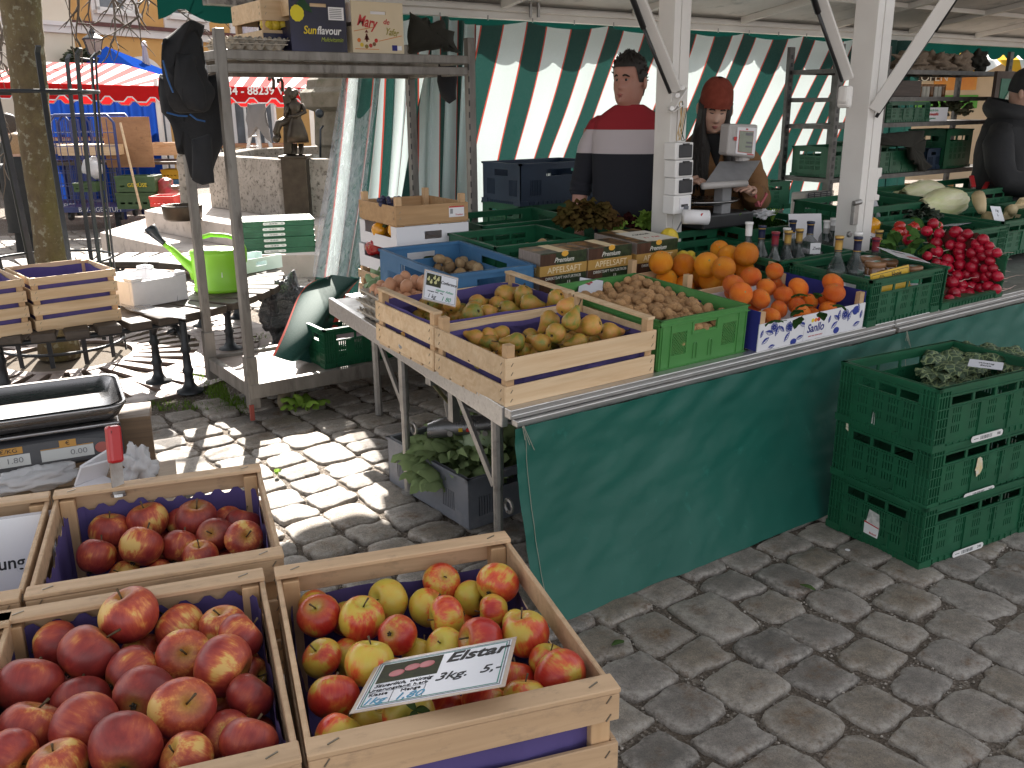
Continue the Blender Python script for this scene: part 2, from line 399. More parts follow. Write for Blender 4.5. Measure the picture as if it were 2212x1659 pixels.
# ================================================================== the stall: counter, posts, roof, curtains
tarp_m = mat('green_tarpaulin_cloth', (.007, .108, .080), .50, (.006, .092, .068), 3, .09, 7, .02, c3=(.02, .17, .135), n3=16, k3=(.62, .8), spec=.45)
g0 = 2.075
t = thing('market_table', 'long aluminium counter table piled with crates of fruit and vegetables', 'table', (1.46, g0, cz(g0)))
TL = math.atan(TILT)
def tbl(x0, x1, d=1.5): 
    g = G(); g.bx(x0, x1, 0, d, -.012, -.001); return g
for x0, x1 in ((.0, 1.925), (1.932, 6.3)):
    g = G(); M_ = Matrix.Rotation(TL, 4, 'X')
    g.prism([(x0, 0), (x1, 0), (x1, 1.48), (x0+(.122 if x0 == 0 else 0), 1.48)], -.014, -.001, 0, M_)
    g.out('tabletop', galv, t)
    g = G(); g.bx(x0, x1, -.006, .028, -.027, .004, 0, M_); g.bx(x0, x1, -.012, -.006, -.016, -.010, 0, M_)
    g.bx(x0+.015, x1-.004, -.020, .012, -.050, -.029, 0, M_)
    g.out('front_rail', alu, t, bev=.003)
g = G(); g.bx(-.008, .014, .03, 1.50, -.062, .006, 0, M_ @ Matrix.Rotation(-.082, 4, 'Z')); g.out('side_rail', alu, t, bev=.003)
for (x, y) in ((.05, .14), (.17, .96), (1.85, .12), (1.85, 1.3)):
    zt = y*TILT-.05; zb = -cz(g0)
    g = G(); g.tube([(x, y, zt), (x, y, zb*.45)], .019, 10, cap=True); g.tube([(x, y, zb*.45+.01), (x, y, zb+.006)], .0155, 10); g.tube([(x, y, zb+.014), (x, y, zb+.0)], .028, 10)
    g.bar((x, y+.02, zt-.26), (x, y+.22, zt-.01), .012, .022)
    ring = [(x+.02, y-.03+.022*sin(a*.7), zb*.56+.022*cos(a*.7)) for a in range(10)]; g.tube(ring, .006, 6)
    g.out('leg', galv, t)
g = G(); g.box((.10, .56, -.05), (.10, .035, .03)); g.bx(.14, .17, .55, .58, -.22, -.05); g.out('bracket', galv, t)
# coupling under the table and its rod
t = thing('trailer_coupling', 'grey steel trailer coupling hanging under the left end of the counter', 'trailer hitch', at(985, 925, .30))
zz = 0
p = Vector(t.location)
A = atX(870, 750, 1.47); Bq = Vector(atY(972, 872, p.y-.02))
g = G(); g.tube([A-p, Bq-p], .0085, 10); g.out('rod', mat('zinc_plated_steel', (.52, .40, .22), .35, (.40, .42, .30), 20, metal=.9), t)
g = G(); g.tube([A-p+Vector((0, .0, .012)), A-p+(Bq-A)*.12], .017, 12); g.box(tuple(A-p+Vector((.015, 0, -.01))), (.03, .05, .05)); g.out('rod_mount', galv, t, bev=.004)
g = G(); d_ = RT.copy(); d_.z = 0; d_.normalize(); e_ = Vector((-d_.y, d_.x, 0))
def hitch(u, v):
    a = 2*pi*v; L = .26; prof = (.030, .042, .047, .046, .044, .040, .036, .034); k = u*7; i = min(6, int(k)); r = prof[i]+(prof[i+1]-prof[i])*(k-i)
    q = d_*(-.11+L*u)+e_*(cos(a)*r)+Vector((0, 0, max(-.020, sin(a)*r*1.05)-.012+.03*u)); return q
g.grid(lambda u, v: hitch(v, u), 20, 12, closed=True); a0 = [hitch(0, k/20) for k in range(20)]; g.add(a0, [tuple(range(20))]); a0 = [hitch(1, k/20) for k in range(20)]; g.add(a0, [tuple(range(20))[::-1]])
g.out('coupling_head', mat('coupling_steel', (.22, .22, .225), .3, (.15, .15, .155), 20, .15, 60, metal=.75), t, smooth=True)
g = G(); g.bar(tuple(d_*-.02+Vector((0, 0, .03))), tuple(d_*-.035+Vector((0, 0, .115))), .035, .02); g.bar(tuple(d_*.0+Vector((0, 0, .10))), tuple(d_*.22+Vector((0, 0, .02))), .03, .012); g.out('handle', galv, t, bev=.004)
for k, c in ((.02, (.75, .5, .02)), (.05, (.6, .02, .02))):
    g = G(); g.box(tuple(d_*k-e_*.045+Vector((0, 0, .008))), (.016, .003, .014), rot=Matrix.Rotation(-TH, 4, 'Z')); g.out('warning_mark', matte('mark_%d' % (k*100), c), t)
for k in (-.02, .085, .115):
    g = G(); q = d_*k-e_*.042+Vector((0, 0, -.004)); g.tube([q, q-e_*.012], .011, 10); g.out('bolt', galv, t)
# tarpaulins hanging from the front rail
def tarp(name, x0, x1, label, seed, ztop=.596):
    def fn(u, v):
        x = x0+(x1-x0)*u; z = ztop*(1-v)+.004
        wv = .012*mnoise.noise((x*2.0, v*2, seed))+.006*mnoise.noise((x*7+v*4, v*6, seed))+.003*mnoise.noise((x*22+v*14, v*16, seed))+.004*sin(x*30+v*25)*exp(-((v-.08)/.1)**2)
        return (x, 2.064-.020-.03*v-.11*v*v+wv, z)
    g = G(); g.grid(fn, 110, 46); o = g.out(name, tarp_m, smooth=True); tag(o, label, 'tarpaulin', 'tarpaulins hung along the counter')
    g = G()
    for k in range(3):
        xx = x0+.022+.002*k; g.tube([(xx, 2.035, ztop+.012), (xx+.004+.015*k, 2.028, ztop-.03-.02*k)], .0012, 4)
    g.tube([(x0+.035, fn(.025, j/12)[1]-.0025, ztop*(1-j/12)+.006) for j in range(13)], .0010, 4)
    g.out('stitching_thread', matte('thread_%d' % seed, (.30, .30, .24)), o)
    return o
tarp('tarpaulin', 1.455, 3.395, 'dark green tarpaulin hanging to the cobbles below pears and walnuts', 1)
tarp('tarpaulin', 3.40, 7.6, 'dark green tarpaulin behind the stacked green crates, right of the joint', 5, .593)
# ------------------------------------------------------------------ stall frame
stall = thing('market_stall', 'market stall frame with white posts, struts and a white roof', 'market stall', (3.2, 3.2, 0))
so_ = Vector(stall.location)
def sadd(fn, name, m_, **k):
    g = G(); fn(g)
    g.v = [tuple(Vector(q)-so_) for q in g.v]; return g.out(name, m_, stall, **k)
P1 = atY(1447, 300, 3.20); P2 = atY(1862, 300, 2.62)
def post(P, w, z0, z1):
    def f(g):
        x, y = P.x, P.y; h = w/2
        g.bx(x-h, x-h*.22, y-h, y+h, z0, z1); g.bx(x-h*.22, x-h*.12, y-h+.006, y+h, z0, z1); g.bx(x-h*.12, x+h, y-h, y+h, z0, z1)
    return f
sadd(post(P1, .104, .60, 2.34), 'post', white_paint, bev=.004)
sadd(post(P2, .118, .55, 2.48), 'post', white_paint, bev=.004)
def strut(name, p, q, w, t_, ext=1.0, black=None):
    p = Vector(p); q = Vector(q); q = p+(q-p)*ext
    sadd(lambda g: g.bar(p, q, w, t_, side=(.55, -.83, 0)), name, white_paint, bev=.003)
    if black is not None:
        off = Vector(black); 
        sadd(lambda g: (g.tube([p+off, p+off+(q-p)*.45], .008, 8), g.tube([p+off+(q-p)*.4, q+off*.6], .013, 8)), 'gas_spring', blackpl, smooth=True)
strut('strut', atY(1463, 196, 3.13), atY(1392, 20, 3.13), .024, .045, 2.0, (-.045, 0, -.01))
strut('strut', atY(1833, 170, 2.55), atY(1778, 10, 2.55), .024, .045, 2.3, (-.045, 0, -.01))
strut('strut', atY(1888, 238, 2.55), atX(2032, 22, 3.86), .024, .055, 2.2, (.022, 0, -.03))
def plates(g):
    for (a, b_) in (((1449, 236), (1478, 190)), ((1447, 243), (1472, 225))):
        g.bar(atY(*a, 3.125), atY(*b_, 3.125), .006, .05, side=(0, -1, .01))
sadd(plates, 'hinge_bracket', white_paint, bev=.003)
for x_, y_ in ((1452, 234), (1464, 206), (1475, 190), (1468, 226)): sadd(lambda g: g.tube([atY(x_, y_, 3.118), atY(x_, y_, 3.108)], .011, 8), 'bolt', alu)
def cap(g):
    q = atY(1826, 205, 2.55); g.box(q, (.05, .05, .075)); g.box(q+Vector((.0, 0, -.03)), (.035, .06, .05))
sadd(cap, 'strut_foot', white_paint, bev=.012)
def hook(g):
    q = atY(1878, 400, 2.56); x, y, z = q
    g.prism([(0, -.075), (.05, -.075), (.05, .075), (0, .075)], -.02, .0, 0, Matrix.Translation((x, y, z)) @ Matrix.Rotation(pi/2, 4, 'X'))
    g.prism([(.05, -.075), (.09, -.075), (.09, -.05), (.068, -.045), (.068, .02), (.075, .03), (.09, .035), (.09, .075), (.05, .075)], -.02, .0, 0, Matrix.Translation((x, y, z)) @ Matrix.Rotation(pi/2, 4, 'X'))
sadd(hook, 'hook_plate', white_paint, bev=.003)
def latch(g):
    q = atY(1846, 462, 2.55); g.box(q, (.035, .02, .10)); g.tube([q+Vector((-.03, -.01, .05)), q+Vector((.02, -.012, .055))], .013, 8); g.tube([q+Vector((-.035, 0, -.09)), q+Vector((-.035, -.015, -.09))], .014, 10)
sadd(latch, 'latch', galv, bev=.003)
# sockets on the left post
sock_d = mat('socket_flap', (.03, .032, .04), .35)
for k, (y0, y1) in enumerate(((308, 343), (346, 381), (384, 418))):
    a = atY(1443, y0, 3.13); b_ = atY(1480, y1, 3.13); c = (a+b_)/2; w_, h_ = b_.x-a.x, a.z-b_.z
    o = sadd(lambda g: g.box(c+Vector((0, -.012, 0)), (w_, .075, h_)), 'power_socket', white_pl, bev=.005)
    g = G(); g.box(c-so_+Vector((.005, -.052, .0)), (w_*.70, .010, h_*.76)); g.out('flap', sock_d, o, bev=.004)
    g = G(); g.box(c-so_+Vector((.005, -.054, h_*.40)), (w_*.30, .012, .008)); g.out('hinge', blackpl, o)
a = atY(1440, 422, 3.13); b_ = atY(1476, 458, 3.13); c = (a+b_)/2; w_, h_ = b_.x-a.x, a.z-b_.z
o = sadd(lambda g: g.box(c+Vector((0, -.012, 0)), (w_, .075, h_)), 'network_socket', white_pl, bev=.005)
g = G(); g.box(c-so_+Vector((.006, -.052, .006)), (w_*.5, .006, h_*.6)); g.out('face_plate', white_card, o)
g = G(); g.box(c-so_+Vector((.006, -.056, -.004)), (w_*.36, .004, .012)); g.out('port', blackpl, o)
g = G(); g.box(c-so_+Vector((.010, -.062, -.018)), (.012, .02, .026), rot=(.2, 0, .3)); q = c-so_
g.tube([q+Vector((.014, -.065, -.03)), q+Vector((.018, -.062, -.05)), q+Vector((.0, -.05, -.075)), q+Vector((-.02, -.04, -.12))], .0035, 6); g.out('plug_cable', grey_pl, o)
def cord(k):
    def f(g):
        a = atY(1470+k*2, 215, 3.11); pts = []
        for j in range(12):
            s = j/11; pts.append(atY(1468+k*3+7*sin(s*5+k)*s, 218+85*s, 3.105))
        for j in range(8): pts.append(atY(1466+k*3+12*(j/7), 303-70*(j/7), 3.1))
        g.tube(pts, .0022, 5)
    return f
for k, cc in enumerate(((.55, .42, .22), (.50, .30, .12), (.06, .09, .06))): sadd(cord(k), 'cord', matte('cord_%d' % k, cc))
# roof
YB, ZB, YF, ZF = 5.32, 2.09, 2.5, 2.50
def roofz(y): return ZB+.05+(ZF-ZB)*(YB-y)/(YB-YF)
roof_m = mat('roof_sheet', (.66, .65, .63), .5, (.58, .57, .55), 4, .08, 20, c3=(.30, .32, .32), n3=5)
sadd(lambda g: g.add([(1.75, YB+.12, roofz(YB+.12)), (13, YB+.12, roofz(YB+.12)), (13, YF, roofz(YF)), (1.75, YF, roofz(YF)), (1.75, YB+.12, roofz(YB+.12)+.03), (13, YB+.12, roofz(YB+.12)+.03), (13, YF, roofz(YF)+.03), (1.75, YF, roofz(YF)+.03)], [(3,2,1,0),(4,5,6,7),(0,1,5,4),(1,2,6,5),(2,3,7,6),(3,0,4,7)]), 'roof_panel', roof_m)
zf2 = roofz(YF)+.10
sadd(lambda g: g.add([(1.75, YF-.01, roofz(YF)), (13, YF-.01, roofz(YF)), (13, 1.75, zf2), (1.75, 1.75, zf2), (1.75, YF-.01, roofz(YF)+.03), (13, YF-.01, roofz(YF)+.03), (13, 1.75, zf2+.03), (1.75, 1.75, zf2+.03)], [(3,2,1,0),(4,5,6,7),(0,1,5,4),(1,2,6,5),(2,3,7,6),(3,0,4,7)]), 'front_flap', roof_m)
def beam_b(g):
    g.bx(2.5, 13, YB-.03, YB+.03, ZB-.045, ZB+.045); g.bx(2.5, 13, YB-.075, YB-.032, ZB+.0, ZB+.03)
sadd(beam_b, 'back_beam', white_paint, bev=.004)
rust = mat('stained_paint', (.42, .40, .38), .5, (.22, .20, .18), 9, .1, 50, c3=(.06, .05, .045), n3=14, k3=(.48, .62))
sadd(lambda g: g.bx(1.75, 2.495, YB-.05, YB+.05, ZB-.05, ZB+.06), 'back_beam_end', rust, bev=.004)
for k in range(9):
    x = 2.52+k*1.15
    sadd(lambda g: g.bar((x, YB-.08, roofz(YB-.08)-.025), (x, YF, roofz(YF)-.025), .045, .045), 'rafter', white_paint)
sadd(lambda g: [g.bar((2.5, y, roofz(y)-.02), (13, y, roofz(y)-.02), .03, .035) for y in (4.55, 3.7)], 'purlin', white_paint)
for k in range(14):
    x = 3.2+k*.36; sadd(lambda g: g.tube([(x, YB-.06, ZB-.03), (x, YB-.06, ZB-.06)], .005, 6), 'curtain_hook', galv)
for px in (1146, 1163):
    q = atY(px, 20, YB-.1); sadd(lambda g: g.tube([q+Vector((0, 0, -.05)), q+Vector((0, 0, .04))], .012, 6), 'hanging_hook', galv)
valm = cloth('valance_cloth', (.004, .035, .028), .2)
def valance(name, x0, x1, y, zt, dz, per, label, parent=None, m_=valm, dip=.07):
    n = int((x1-x0)/per*12)
    def fn(u, v):
        x = x0+(x1-x0)*u; s = abs(sin(pi*(x/per)))**.6
        return (x, y+.02*sin(x*5)*v+.01*sin(x*13)*v, zt-(dz+dip*s)*v)
    g = G(); g.grid(fn, n, 8)
    if parent is not None: g.v = [tuple(Vector(q)-so_) for q in g.v]
    o = g.out(name, m_, parent, smooth=True)
    if label: tag(o, label, 'valance')
    return o
valance('valance', 2.56, 12.9, 5.50, ZB+.08, .17, .30, None, stall)
vz = atY(530, 32, 5.6)
valance('valance', 1.55, 2.55, 5.50, 2.22, .16, .42, None, stall, dip=.10)
# striped curtain
def stripes(name, per=.36, gfrac=.46, trl=.17):
    m, t, b, N, L = nodes(name); out = N['Material Output']
    a = N.new('ShaderNodeAttribute'); a.attribute_name = 's'
    f = sh(t, 'FRACT', sh(t, 'DIVIDE', a.outputs['Fac'], per))
    col = ramp(t, f, [(0, (.62, .07, .04)), (.028, (.003, .058, .047)), (gfrac, (.62, .07, .04)), (gfrac+.028, (.72, .82, .82))], 'CONSTANT')
    wv = noise(t, coords(t, (1, 1, 1), False), 190, 2); col = mixc(t, ramp(t, wv, [(.3, .12), (.7, 0.)]), col, (.25, .3, .3))
    tr = N.new('ShaderNodeBsdfTranslucent'); mx = N.new('ShaderNodeMixShader'); mx.inputs[0].default_value = trl
    L.new(col, b.inputs['Base Color']); L.new(col, tr.inputs[0]); b.inputs['Roughness'].default_value = .75
    L.new(b.outputs[0], mx.inputs[1]); L.new(tr.outputs[0], mx.inputs[2]); L.new(mx.outputs[0], out.inputs[0])
    return m
strip_m = stripes('striped_awning_cloth')
S_ = []
def cfn(u, v):
    # u along the rail, v from top to bottom
    L_ = 4.75*u; x = 3.16+L_; sl = (.45+.95*u)*v**1.1*(1-.8*max(0, u-.8)*2)
    ph = L_*2*pi/.72
    pinch = exp(-((u-.9)/.07)**2)
    y = YB-.05+.018*sin(ph)*(1-v)+(.03+.05*v)*sin(ph*.5+v*1.8)*.6+.05*mnoise.noise((L_*1.2, v*1.6, 3))*(.3+v)+.02*mnoise.noise((L_*5, v*3, 8))-.10*pinch*v
    sag = .035*abs(sin(pi*L_/.72))
    z = ZB-.055-sag*(1-v)-v*1.75
    S_.append(L_+.10*mnoise.noise((L_*.9, v*1.4, 11))*v+.10*pinch*sin(v*4))
    return (x-sl+.03*mnoise.noise((L_*2, v*2, 5))*v, y, z)
g = G(); g.grid(cfn, 240, 50); o = g.out('striped_curtain', strip_m, smooth=True, attr={'s': S_})
tag(o, 'sunlit green and white striped curtain behind the man and woman', 'curtain', 'striped stall curtains')
S_ = []
def cfn2(u, v):
    L_ = 2.6*u; ph = L_*2*pi/.30
    xt = 2.62+.64*u; xb = 2.20+.95*u; k = v**1.25
    y = YB+.03+.045*sin(ph+.6*v)*(1-.25*v)+.05*sin(ph*.37+2*v)-.05*v
    S_.append(L_); return (xt+(xb-xt)*k+.022*cos(ph), y, ZB-.06-.03*abs(sin(pi*L_/.3))-v*(1.72+.08*(1-u)))
g = G(); g.grid(cfn2, 260, 40); o = g.out('striped_curtain', strip_m, smooth=True, attr={'s': S_})
tag(o, 'bunched green and grey striped curtain gathered behind the box trolley', 'curtain', 'striped stall curtains')
S_ = []
def cfn3(u, v):
    L_ = .9*u; ph = L_*2*pi/.34; S_.append(L_+2.0)
    return (3.10+.30*u-.14*v+.02*sin(ph), YB-.14+.06*sin(ph+v)-.04*v, ZB-.05-v*1.75-.05*u*(1-v))
g = G(); g.grid(cfn3, 70, 30); o = g.out('striped_curtain', strip_m, smooth=True, attr={'s': S_})
tag(o, 'dark green curtain edge hanging beside the right trolley post', 'curtain', 'striped stall curtains')
S_ = []
def cfn4(u, v):
    x0, x1 = atY(1838, 300, 5.2).x, atY(1966, 300, 5.2).x; ph = u*2*pi*5; S_.append(.05+.08*u+(.36 if .42 < u < .50 else 0)*.5)
    return (x0+(x1-x0)*u+.05*cos(ph), 5.22+.05*sin(ph)+.03*sin(ph*.4+v*3), ZB-.05-1.75*v)
g = G(); g.grid(cfn4, 120, 24); o = g.out('striped_curtain', strip_m, smooth=True, attr={'s': S_})
tag(o, 'dark green gathered curtain behind the left half of the steel rack', 'curtain', 'striped stall curtains')
g = G(); g.grid(lambda u, v: (12.6+.05*sin(u*40), 2.6+2.7*u, ZB-.05-1.9*v), 60, 8); o = g.out('added_end_curtain', valm, smooth=True); tag(o, 'unseen dark green curtain added to block light at the right end', 'curtain')  # out of view, added to block sky light entering the stall's right end
# clear plastic sheet and loose green flap at its foot
m, t, b, N, L = nodes('clear_plastic_sheet'); b.inputs['Base Color'].default_value = (.80, .82, .88, 1); b.inputs['Roughness'].default_value = .22; b.inputs['Specular IOR Level'].default_value = .8
cr = noise(t, coords(t, (9, 9, 2)), 3, 5, .6, 1.); L.new(ramp(t, cr, [(.3, .20), (.72, .62)]), b.inputs['Alpha']); bumpn(t, cr, .8, .03)
clear_m = m
def pfn(u, v):
    a = atY(745, 140, 5.36); b_ = atY(832, 140, 5.36); c = atY(682, 600, 5.0); d = atY(775, 600, 5.0); k = v**1.3
    q = (a*(1-u)+b_*u)*(1-k)+(c*(1-u)+d*u)*k
    return (q.x+.012*sin(u*17), q.y+.05*sin(u*14+v*2)+.03*mnoise.noise((u*6, v*3, 1)), q.z)
g = G(); g.grid(pfn, 60, 40); o = g.out('plastic_sheet', clear_m, smooth=True); tag(o, 'clear plastic sheet hanging at the left end of the curtains', 'plastic sheet')
S_ = []
def ffn(u, v):
    a = atY(712, 596, 4.95); b_ = atY(788, 600, 4.95); c = atY(588, 768, 4.42); d = atY(690, 790, 4.50)
    q = (a*(1-u)+b_*u)*(1-v)+(c*(1-u)+d*u)*v
    S_.append(.36*(.47-.36*u) if u < .45 else .12+.05*u)
    return (q.x, q.y+.06*sin(u*7+v*3)+.04*sin(v*6), q.z+.07*sin(pi*v)*(1-u))
g = G(); g.grid(ffn, 40, 40); o = g.out('curtain_flap', strip_m, smooth=True, attr={'s': S_}); tag(o, 'loose green curtain flap with pale hem beside the trolley crate', 'curtain flap')
# ================================================================== crates
def slatpanel(w, slats, t=.008, wob=1):
    g = G()
    for z0, z1 in slats:
        j = [random.uniform(-.0015, .0015)*wob for _ in range(4)]
        g.add([(0,0,z0+j[0]),(w,0,z0+j[1]),(w,t,z0+j[1]),(0,t,z0+j[0]),(0,0,z1+j[2]),(w,0,z1+j[3]),(w,t,z1+j[3]),(0,t,z1+j[2])],
              [(3,2,1,0),(4,5,6,7),(0,1,5,4),(1,2,6,5),(2,3,7,6),(3,0,4,7)])
    return g
staple_m = mat('staple_wire', (.30, .27, .22), .4, metal=.8)
def wood_crate(label, loc, rot, w=.6, d=.4, h=.16, ph=.19, slats=None, postm=None, wm=None, group=None, cat='crate', liner=.75, name='wooden_crate', caps=False, zig=0, rail=True, bottom=True):
    """origin: front-left bottom corner; x along the front, y into the depth"""
    wm = wm or pine; postm = postm or pine_end; t_ = .008
    slats = slats or ((.004, .062), (.082, h-.004))
    t = thing(name, label, cat, loc, rot, group)
    nst = []
    for (lw, M) in ((w, Matrix.Identity(4)), (w, Matrix.Translation((w, d, 0)) @ Matrix.Rotation(pi, 4, 'Z')),
                    (d-2*t_, Matrix.Translation((0, d-t_, 0)) @ Matrix.Rotation(-pi/2, 4, 'Z')), (d-2*t_, Matrix.Translation((w, t_, 0)) @ Matrix.Rotation(pi/2, 4, 'Z'))):
        g = slatpanel(lw, slats, t_); g.v = [tuple(M @ Vector(q)) for q in g.v]
        o = g.out('side_panel', wm, t, bev=.0015, seg=1)
        g2 = G()
        for z0, z1 in slats:
            for x in (.018, lw-.02):
                zc = (z0+z1)/2
                for dz in (-.014, .014): g2.bar(M @ Vector((x, -.0006, zc+dz-.005)), M @ Vector((x+.007, -.0006, zc+dz+.005)), .0016, .0016)
        g2.out('staple', staple_m, o)
    for x, y in ((t_+.001, t_+.001), (w-t_-.029, t_+.001), (t_+.001, d-t_-.029), (w-t_-.029, d-t_-.029)):
        g = G(); g.bx(x, x+.028, y, y+.028, .0, ph); g.out('corner_post', postm, t, bev=.0015, seg=1)
    if rail:
        for y0 in (d-t_-.03, t_+.0) if rail == 2 else ():
            pass
        for x in (t_, w-t_-.03):
            g = G(); g.bx(x+.0, x+.030, .004, d-.004, ph, ph+.009); g.out('top_rail', wm, t, bev=.001, seg=1)
    if bottom:
        g = G()
        for k in range(5): g.bx(.004, w-.004, .006+k*(d-.012)/5, (k+.92)*(d-.012)/5, -.006, .003)
        g.out('base', wm, t)
    if liner: paper(t, w, d, h, liner, zig)
    return t
def paper(t, w, d, h, k, zig=0, lab=None, inset=.012):
    g = G(); z1 = h*k
    per = [(inset, inset), (w-inset, inset), (w-inset, d-inset), (inset, d-inset)]; pts = []; L = 0
    for a in range(4):
        p, q = per[a], per[(a+1) % 4]; n = 40 if zig else 16
        for i in range(n):
            u = i/n; wv = .006*sin(u*9+a*2)
            nx, ny = ((0, 1), (-1, 0), (0, -1), (1, 0))[a]
            c = .018*(max(0, 1-u*10)+max(0, u*10-9))
            pts.append((p[0]+(q[0]-p[0])*u+nx*(abs(wv)+c), p[1]+(q[1]-p[1])*u+ny*(abs(wv)+c), u, a))
    n = len(pts)
    vs = []
    for j in range(5):
        for i, (x, y, u, a) in enumerate(pts):
            z = .006+(z1-.006)*j/4
            if j == 4: z += (.005*(1 if i % 4 < 2 else -1) if zig else 0)+.012*sin(u*pi)*mnoise.noise((a*3.1+u*3, w*10, d*7))
            vs.append((x, y, z))
    fs = [(j*n+i, j*n+(i+1) % n, (j+1)*n+(i+1) % n, (j+1)*n+i) for j in range(4) for i in range(n)]
    g.add(vs, fs); g.add([(inset, inset, .006), (w-inset, inset, .006), (w-inset, d-inset, .006), (inset, d-inset, .006)], [(0, 1, 2, 3)])
    return g.out('paper_liner', purple, t)
def crate_wall(w, h, style):
    """holes of a plastic crate wall"""
    H = []
    if style == 'ifco':
        z = h*.70
        n = 4 if w > .5 else 3; m_ = .07
        for k in range(n):
            x0 = m_+(w-2*m_)*k/n+.006; x1 = m_+(w-2*m_)*(k+1)/n-.006; H.append((x0, x1, z, z+h*.13))
        ng = 5 if w > .5 else 4
        for gi in range(ng):
            for s in range(4):
                x = .075+(w-.15)*(gi+.16)/ng+s*.0115
                for zz in ((h*.24, h*.36), (h*.41, h*.53), (h*.56, h*.65)): H.append((x, x+.0042, zz[0], zz[1]))
    elif style == 'slot':
        H.append((w*.33, w*.67, h*.68, h*.84))
        for gx in (.13, .70):
            for s in range(7): H.append((w*gx+s*.012, w*gx+s*.012+.006, h*.22, h*.6))
    return H
def plastic_crate(label, loc, rot, w=.6, d=.4, h=.2, m_=None, style='ifco', group=None, ribs=True, name='plastic_crate', foot=True, low=None):
    m_ = m_ or green_pl; t = thing(name, label, 'crate', loc, rot, group); th = .005; ins = .006
    sides = ((w, Matrix.Translation((0, 0, 0)), 'f'), (w, Matrix.Translation((w, d, 0)) @ Matrix.Rotation(pi, 4, 'Z'), 'b'),
             (d, Matrix.Translation((0, d, 0)) @ Matrix.Rotation(-pi/2, 4, 'Z'), 'l'), (d, Matrix.Translation((w, 0, 0)) @ Matrix.Rotation(pi/2, 4, 'Z'), 'r'))
    for lw, M, nm in sides:
        hh = low.get(nm, h) if low else h
        g = G(); B = M @ Matrix(((1,0,0,0),(0,0,-1,ins+th),(0,1,0,.0),(0,0,0,1)))
        z0 = .022 if foot else 0
        H = [(a, b_, c, e) for a, b_, c, e in crate_wall(lw, hh, style)] if hh > .1 else []
        g.plate(lw-2*ins, hh-z0, [(a-ins, b_-ins, c-z0, e-z0) for a, b_, c, e in H], th, B @ Matrix.Translation((ins, z0, 0)))
        g.bx(0, lw, 0, ins+.012, hh-.012, hh, 0, M)                      # rim
        if ribs:
            g.bx(.001, lw-.001, .0, ins, hh*.66, hh*.66+.004, 0, M); g.bx(.001, lw-.001, .0, ins, hh*.86, hh*.86+.004, 0, M)
            for k in range(5):
                for x in (.004+k*.0135, lw-.008-k*.0135): g.bx(x, x+.004, .0005, ins, .024, hh-.012, 0, M)
            for zz in (.2, .36, .51): 
                g.bx(.0, .066, .001, ins, hh*zz, hh*zz+.004, 0, M); g.bx(lw-.066, lw, .001, ins, hh*zz, hh*zz+.004, 0, M)
            if lw > .5:
                for x in (lw*.37, lw*.63): g.bx(x, x+.004, .001, ins, .02, hh*.66, 0, M)
            else:
                for x in (lw*.36, lw*.62): g.prism([(x, .02), (x+.022, .02), (x+.022, hh*.36), (x+.016, hh*.36), (x+.016, .03), (x, .03)], 0, .007, 0, M @ Matrix(((1,0,0,0),(0,0,-1,.007),(0,1,0,0),(0,0,0,1))))
        if foot:
            g.bx(.008, lw-.008, .004, .012, .0, .022, 0, M); g.bx(-.001, .06, -.002, .01, .0, .026, 0, M); g.bx(lw-.06, lw+.001, -.002, .01, .0, .026, 0, M)
            for k in range(14): 
                x = .07+k*(lw-.14)/14; g.bx(x, x+.004, .0, .004, .002, .02, 0, M)
        g.out('long_side' if lw == w else 'short_side', m_, t)
    g = G(); g.bx(.012, w-.012, .012, d-.012, .004, .012); g.out('base', m_, t)
    return t
def barcode_label(t, x, z, lw, digits, hgt=.022, y=-.004, M=None):
    g = G(); pl = []
    for k in range(24):
        a = 2*pi*k/24; r = hgt/2; cx = lw/2-r if cos(a) > 0 else -(lw/2-r); pl.append((cx+r*cos(a), r*sin(a)))
    B = (M or Matrix.Identity(4)) @ Matrix.Translation((x, y, z)) @ Matrix.Rotation(pi/2, 4, 'X')
    g.prism(pl, 0, .0012, 0, B); o = g.out('barcode_label', white_pl, t)
    g = G(); xx = -lw*.22; rr = random.Random(int(digits))
    while xx < lw*.16:
        wd = rr.choice((.0012, .0018, .003)); g.bx(xx, xx+wd, -hgt*.28, hgt*.28, .0012, .0016, 0, B); xx += wd+rr.choice((.0012, .002, .003))
    g.bx(-lw*.42, -lw*.28, -.0012, .0012, .0012, .0016, 0, B)
    g.out('bars', ink_grey, o)
    tx = text(digits, hgt*.62, ink_grey, o); tx.matrix_local = B @ Matrix.Translation((lw*.36, 0, .0016))
    return o
